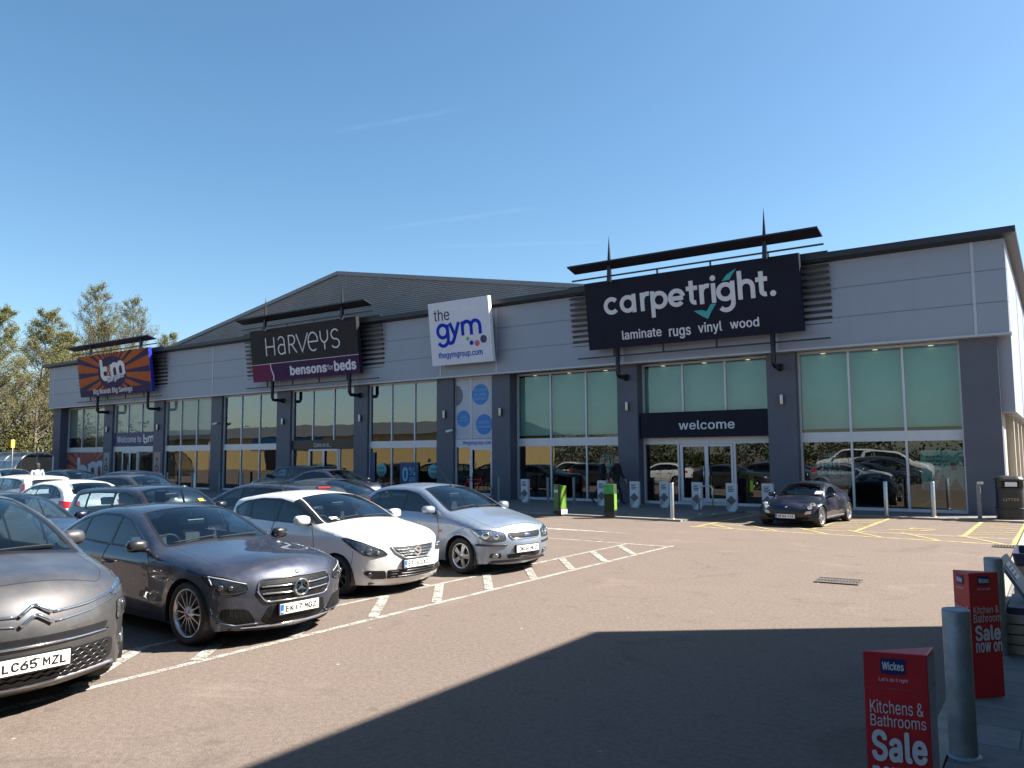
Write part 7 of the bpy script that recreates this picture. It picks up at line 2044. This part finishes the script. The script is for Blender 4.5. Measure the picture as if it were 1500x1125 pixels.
def make_tree(h, seed, dens=1.0, leafs=.16, nleaf=2, mat='bud', spread=.27, base=.22):
    rg = random.Random(seed); w = MB(); lv = MB()
    top = Vector((rg.uniform(-.4, .4), rg.uniform(-.4, .4), h))
    tr = []
    N = 12
    for i in range(N + 1):
        f_ = i / N; tr.append(Vector((top.x * f_ + .12 * math.sin(f_ * 5 + seed), top.y * f_ + .12 * math.cos(f_ * 4 + seed), h * f_)))
    r0 = h * .0105 + .03
    w.tube(tr, [r0 * (1 - .93 * i / N) for i in range(N + 1)], 7)
    def branch(p, d, L, r, lev):
        pts = [p]; cur = p.copy(); dd = d.copy(); n = 4
        for k in range(n):
            dd = (dd + Vector((rg.uniform(-.22, .22), rg.uniform(-.22, .22), rg.uniform(-.05, .22)))).normalized(); cur = cur + dd * L / n; pts.append(cur.copy())
        w.tube(pts, [r * (1 - .8 * k / n) for k in range(n + 1)], 4 if lev else 5, cap=False)
        if lev < 2:
            for k in range(int((6 if lev == 0 else 4) * dens + .5)):
                f_ = rg.uniform(.25, 1.0); i = min(n - 1, int(f_ * n)); q = pts[i].lerp(pts[i + 1], f_ * n - i)
                nd = (dd * .7 + Vector((rg.uniform(-1, 1), rg.uniform(-1, 1), rg.uniform(-.3, .9)))).normalized()
                branch(q, nd, L * rg.uniform(.32, .55), max(.006, r * .45), lev + 1)
        if lev >= 1:
            for k in range(int(nleaf * dens * (2 if lev == 1 else 1))):
                f_ = rg.uniform(.2, 1); i = min(n - 1, int(f_ * n)); q = pts[i].lerp(pts[i + 1], f_ * n - i)
                leaf_quad(lv, q + Vector((rg.gauss(0, .09), rg.gauss(0, .09), rg.gauss(0, .09))), leafs * rg.uniform(.6, 1.4), rg)
    nb = int(30 * dens)
    for k in range(nb):
        f_ = base + (1 - base) * (k + rg.random()) / nb; i = min(N - 1, int(f_ * N)); q = tr[i].lerp(tr[i + 1], f_ * N - i)
        an = k * 2.4 + rg.uniform(-.5, .5); L = h * spread * (1.05 - f_) ** .75 * rg.uniform(.7, 1.15) + .4
        branch(q, Vector((math.cos(an), math.sin(an), rg.uniform(.35, .8))).normalized(), L, r0 * .32 * (1.1 - f_) + .008, 0)
    return w, lv
TREES = [(-64.5, 26.0, 12.6, 1, 'tall bare budding tree at the left edge of the picture'), (-66.0, 29.6, 12.9, 2, 'budding tree just left of the building end wall'), (-69.0, 33.0, 12.0, 3, 'yellow green budding tree behind the corner of the building'),
         (-70.0, 36.6, 16.6, 4, 'tallest bare tree rising behind the sunburst sign'), (-72.0, 40.5, 16.3, 5, 'tall bare tree above the middle of the sunburst sign'), (-71.0, 43.6, 13.4, 6, 'bare tree above the right end of the sunburst sign'), (-69.5, 46.0, 11.8, 7, 'low spreading tree right of the sunburst sign'),
         (-74.0, 38.5, 14.0, 9, 'leafy budding tree filling the gap left of the sunburst sign'),
         (-72.0, 27.2, 13.0, 8, 'hazy budding tree farthest back at the left edge')]
for (x, y, h, sd_, lab) in TREES:
    t = thing('tree', lab, 'tree', (x, y, 0), 0, 'budding trees behind the left end of the shops')
    w, lv = make_tree(h, sd_, 1.9, .085, 3 if sd_ in (1, 2, 3, 8, 9) else 2)
    w.build('trunk', MT['bark'], t); lv.build('crown', MT['bud'], t)
def bush(label, x, y, rx, ry, h, n, mat, sz, seed, group, name='shrub', cat='shrub'):
    rg = random.Random(seed); t = thing(name, label, cat, (x, y, 0), 0, group); lv = MB(); st = MB()
    lobes = [(rg.uniform(-.6, .6) * rx, rg.uniform(-.6, .6) * ry, h * rg.uniform(.35, .75), rg.uniform(.35, .6)) for _ in range(9)]
    for _ in range(n):
        lx, ly, lz, lr = rg.choice(lobes); d = Vector((rg.gauss(0, 1), rg.gauss(0, 1), rg.gauss(0, 1))).normalized(); rr = lr * rg.random() ** .4
        p = Vector((lx + d.x * rr * rx, ly + d.y * rr * ry, max(.1, lz + d.z * rr * h * .55)))
        leaf_quad(lv, p, sz * rg.uniform(.6, 1.5), rg)
    for k in range(14):
        a = rg.uniform(0, 6.28); q = Vector((math.cos(a) * rx * .7, math.sin(a) * ry * .7, h * rg.uniform(.5, .95)))
        st.tube([Vector((rg.uniform(-.3, .3), rg.uniform(-.3, .3), 0)), q * .5 + Vector((0, 0, h * .1)), q], [.05, .03, .01], 5)
    st.build('stem', MT['bark'], t); lv.build('foliage', MT[mat], t)
for k, (x, y, rx, ry, h, lab) in enumerate(((-63.5, 24.2, 2.6, 2.4, 5.6, 'yellow green shrub at the left edge above the trolley shelter'), (-65.5, 27.6, 2.6, 2.2, 6.2, 'yellow green shrub between the two nearest bare trees'), (-67.5, 30.9, 2.8, 2.6, 6.8, 'olive shrub against the end of the building'), (-72.0, 25.0, 4.0, 4.5, 7.0, 'large shrub farther back at the left edge'))):
    bush(lab, x, y, rx, ry, h, 5200, 'bushleaf', .13, 40 + k, 'leafy shrubs below the bare trees')
# dark timber fence under the trees
t = thing('timber_fence', 'dark timber fence under the trees at the far left', 'fence', (-61.5, 24, 0))
m = MB()
y = -9.0
while y < 8.0: m.box(-.03, .03, y, y + .14, 0, 2.15 + .05 * math.sin(y * 7)); y += .155
m.build('boards', simple('dark_timber', (.045, .036, .028), .85, 0, .35, 5), t)
m = MB()
for y in (-9, -6.2, -3.4, -.6, 2.2, 5.0, 7.9): m.box(-.14, -.04, y - .05, y + .05, 0, 2.2)
m.build('fence_posts', simple('dark_post', (.04, .034, .028), .85, 0, .3, 5), t)
# ---- neighbouring store whose shadow crosses the foreground
N = thing('neighbouring_store', 'tall store behind the photographer that shades the foreground', 'building', (0, 0, 0))
MT['yellowbrick'] = paver('buff_brick', (.44, .33, .15), (.52, .40, .19), (.30, .25, .17), 1, 1, .215, .075)
def brickwall(name, c1, c2, mo):
    m, t, b = nt(name); co = objcoord(t); sx = t.nodes.new('ShaderNodeSeparateXYZ'); t.links.new(co, sx.inputs[0]); ad = t.nodes.new('ShaderNodeMath'); ad.operation = 'ADD'; t.links.new(sx.outputs[0], ad.inputs[0]); t.links.new(sx.outputs[1], ad.inputs[1])
    cb = t.nodes.new('ShaderNodeCombineXYZ'); t.links.new(ad.outputs[0], cb.inputs[0]); t.links.new(sx.outputs[2], cb.inputs[1])
    br = t.nodes.new('ShaderNodeTexBrick'); t.links.new(cb.outputs[0], br.inputs['Vector']); br.inputs['Scale'].default_value = 1; br.inputs['Brick Width'].default_value = .225; br.inputs['Row Height'].default_value = .075; br.inputs['Mortar Size'].default_value = .008
    br.inputs['Color1'].default_value = (*c1, 1); br.inputs['Color2'].default_value = (*c2, 1); br.inputs['Mortar'].default_value = (*mo, 1)
    t.links.new(br.outputs[0], b.inputs['Base Color']); b.inputs['Roughness'].default_value = .85
    return m
MT['buffwall'] = brickwall('buff_brick_wall', (.46, .33, .13), (.54, .40, .17), (.38, .30, .18))
WX, WY, WH = 2.2, 12.36, 8.0
m = MB(); m.box(WX + .05, 34, -50, WY - .05, 0, 3.4); m.build('brick_wall', MT['buffwall'], N)
m = MB(); m.box(WX, 34, -50, WY, 3.4, WH); m.build('cladding', MT['clad'], N)
for y0 in (-30, -20, -10, 0):
    m = MB(); m.box(WX + .0, WX + .049, y0, y0 + 4.0, .3, 2.7); wf = m.build('shop_window', MT['frame'], N)
    m = MB(); m.box(WX - .006, WX - .002, y0 + .1, y0 + 1.95, .4, 2.6); m.box(WX - .006, WX - .002, y0 + 2.05, y0 + 3.9, .4, 2.6); m.build('pane', MT['pane'], wf)
# ---- buff brick retail unit across the car park, mirrored in the bed shop glass
F = thing('facing_store', 'buff brick store across the car park with a grey roof', 'building', (-86, -16, 0))
m = MB(); m.box(-60, 30, -20, 0, 0, 4.4); m.build('brick_wall', MT['buffwall'], F)
m = MB(); m.add([(-61, -21, 4.4), (31, -21, 4.4), (31, .9, 4.4), (-61, .9, 4.4), (-61, -10, 6.4), (31, -10, 6.4)], [(3, 2, 5, 4), (0, 4, 5, 1), (0, 3, 4), (1, 5, 2), (0, 1, 2, 3)]); m.build('roof', simple('dark_roof', (.06, .06, .062), .7, 0, .1, .5), F)
m = MB(); m.box(-6, 8, .02, .25, 3.0, 4.3); m.build('blue_sign', simple('blue_fascia', (.01, .16, .45), .5, 0, .05, 1), F)
m = MB(); m.box(-3, 3, .02, .1, 0, 2.6); m.build('entrance_door', MT['trim'], F)
# distant belt of trees behind the photographer and to the left (seen only as a mass)
rg = random.Random(5); lv = MB()
def belt(x0, y0, x1, y1, n, h, d):
    L = math.hypot(x1 - x0, y1 - y0)
    for _ in range(n):
        f_ = rg.random(); hh = h * (.62 + .38 * math.sin(f_ * L * .31) * math.sin(f_ * L * .12 + 2)) * (.8 + .2 * math.sin(f_ * L * 1.3))
        p = Vector((x0 + (x1 - x0) * f_ + rg.gauss(0, d), y0 + (y1 - y0) * f_ + rg.gauss(0, d), hh * rg.random() ** .7)); leaf_quad(lv, p, rg.uniform(.25, .6), rg)
belt(-140, -60, 40, -52, 26000, 6.0, 2.0); belt(-130, -60, -105, 70, 18000, 9, 2.0); belt(-105, 70, -60, 62, 7000, 8, 2)
tag(lv.build('distant_trees', MT['evergreen']), kind='stuff')
# ================================================================== CAMERA, SUN, SKY
H_CAM = 1.88
yaw, pitch, roll = R(34.699), R(5.107), R(-.379)
sy, cy, sp, cp = math.sin(yaw), math.cos(yaw), math.sin(pitch), math.cos(pitch)
f = Vector((-sy * cp, cy * cp, sp)); r = Vector((cy, sy, 0)); u = r.cross(f)
r2 = r * math.cos(roll) + u * math.sin(roll); u2 = -r * math.sin(roll) + u * math.cos(roll)
cam = bpy.data.cameras.new('camera'); cam.sensor_width = 36; cam.lens = 1156.1 / 1500 * 36; cam.clip_end = 30000; cam.clip_start = .05
co = bpy.data.objects.new('camera', cam); COL.objects.link(co)
mw = Matrix((r2, u2, -f)).transposed().to_4x4(); mw.translation = (0, 0, H_CAM); co.matrix_world = mw
scene.camera = co
SUN_AZ, SUN_EL = 53.0, 45.0          # from +Y towards +X
sd = Vector((math.sin(R(SUN_AZ)) * math.cos(R(SUN_EL)), math.cos(R(SUN_AZ)) * math.cos(R(SUN_EL)), math.sin(R(SUN_EL))))
sl_ = bpy.data.lights.new('sun', 'SUN'); sl_.energy = 5.0; sl_.angle = R(.5); sl_.color = (1, .93, .82)
so = bpy.data.objects.new('sun', sl_); COL.objects.link(so)
so.rotation_euler = sd.to_track_quat('Z', 'Y').to_euler()
w = bpy.data.worlds.new('World'); scene.world = w; w.use_nodes = True
t = w.node_tree
for n in list(t.nodes): t.nodes.remove(n)
sk = t.nodes.new('ShaderNodeTexSky'); sk.sky_type = 'NISHITA'; sk.sun_disc = False
sk.sun_elevation = R(SUN_EL); sk.sun_rotation = R(SUN_AZ); sk.air_density = 1.0; sk.dust_density = .85; sk.ozone_density = 3.0
bg = t.nodes.new('ShaderNodeBackground'); bg.inputs['Strength'].default_value = .054
ow = t.nodes.new('ShaderNodeOutputWorld')
hs = t.nodes.new('ShaderNodeHueSaturation'); hs.inputs['Saturation'].default_value = 1.13; hs.inputs['Hue'].default_value = .491; t.links.new(sk.outputs[0], hs.inputs['Color']); t.links.new(hs.outputs[0], bg.inputs[0]); t.links.new(bg.outputs[0], ow.inputs[0])
vs = scene.view_settings; vs.view_transform = 'Standard'; vs.look = 'None'; vs.exposure = 1.84; vs.gamma = 1.0; vs.use_curve_mapping = False
scene.cycles.use_denoising = True
scene.cycles.max_bounces = 8; scene.cycles.transparent_max_bounces = 16; scene.cycles.glossy_bounces = 5
scene.cycles.caustics_reflective = False; scene.cycles.caustics_refractive = False
scene.cycles.sample_clamp_indirect = 6

# faint vapour trails high above the roofs
m_ = bpy.data.materials.new('vapour'); m_.use_nodes = True; tt = m_.node_tree; bb = tt.nodes['Principled BSDF']
bb.inputs['Base Color'].default_value = (.85, .87, .9, 1); bb.inputs['Roughness'].default_value = 1
gc = tt.nodes.new('ShaderNodeTexCoord'); n_ = noise(tt, 4.0, 5, .65, gc.outputs['Generated']); sx_ = tt.nodes.new('ShaderNodeSeparateXYZ'); tt.links.new(gc.outputs['UV'], sx_.inputs[0])
pr_ = tt.nodes.new('ShaderNodeMath'); pr_.operation = 'PINGPONG'; tt.links.new(sx_.outputs[1], pr_.inputs[0]); pr_.inputs[1].default_value = .5
px_ = tt.nodes.new('ShaderNodeMath'); px_.operation = 'PINGPONG'; tt.links.new(sx_.outputs[0], px_.inputs[0]); px_.inputs[1].default_value = .5
ml = tt.nodes.new('ShaderNodeMath'); ml.operation = 'MULTIPLY'; tt.links.new(pr_.outputs[0], ml.inputs[0]); tt.links.new(ramp(tt, n_, [(.2, (.1, .1, .1)), (.8, (.6, .6, .6))]), ml.inputs[1])
m2 = tt.nodes.new('ShaderNodeMath'); m2.operation = 'MULTIPLY'; tt.links.new(ml.outputs[0], m2.inputs[0]); pm_ = tt.nodes.new('ShaderNodeMath'); pm_.operation = 'MULTIPLY'; pm_.use_clamp = True; tt.links.new(px_.outputs[0], pm_.inputs[0]); pm_.inputs[1].default_value = 4; tt.links.new(pm_.outputs[0], m2.inputs[1]); n_c = 1
m3 = tt.nodes.new('ShaderNodeMath'); m3.operation = 'MULTIPLY'; tt.links.new(m2.outputs[0], m3.inputs[0]); m3.inputs[1].default_value = .05
tt.nodes.remove(bb); tl = tt.nodes.new('ShaderNodeBsdfTranslucent'); tl.inputs[0].default_value = (.9, .92, .95, 1); tp = tt.nodes.new('ShaderNodeBsdfTransparent'); mx = tt.nodes.new('ShaderNodeMixShader'); tt.links.new(m3.outputs[0], mx.inputs[0]); tt.links.new(tp.outputs[0], mx.inputs[1]); tt.links.new(tl.outputs[0], mx.inputs[2]); tt.links.new(mx.outputs[0], tt.nodes['Material Output'].inputs['Surface'])
for (a, b, wd) in (((-4390, 3900), (-3240, 4180), 55), ((-5900, 5950), (-3900, 6350), 110), ((-6050, 6700), (-4000, 7900), 120)):
    a = Vector((*a, 2400)); b = Vector((*b, 2400)); d = (b - a).normalized(); n = Vector((-d.y, d.x, 0)) * wd
    mb = MB(); mb.quad(a - n, a + n, b + n, b - n); o = mb.build('vapour_trail', m_)
    uv = o.data.uv_layers.new(name='UVMap')
    for li, c in enumerate(((0, 0), (0, 1), (1, 1), (1, 0))): uv.data[li].uv = c
    tag(o, kind='stuff')
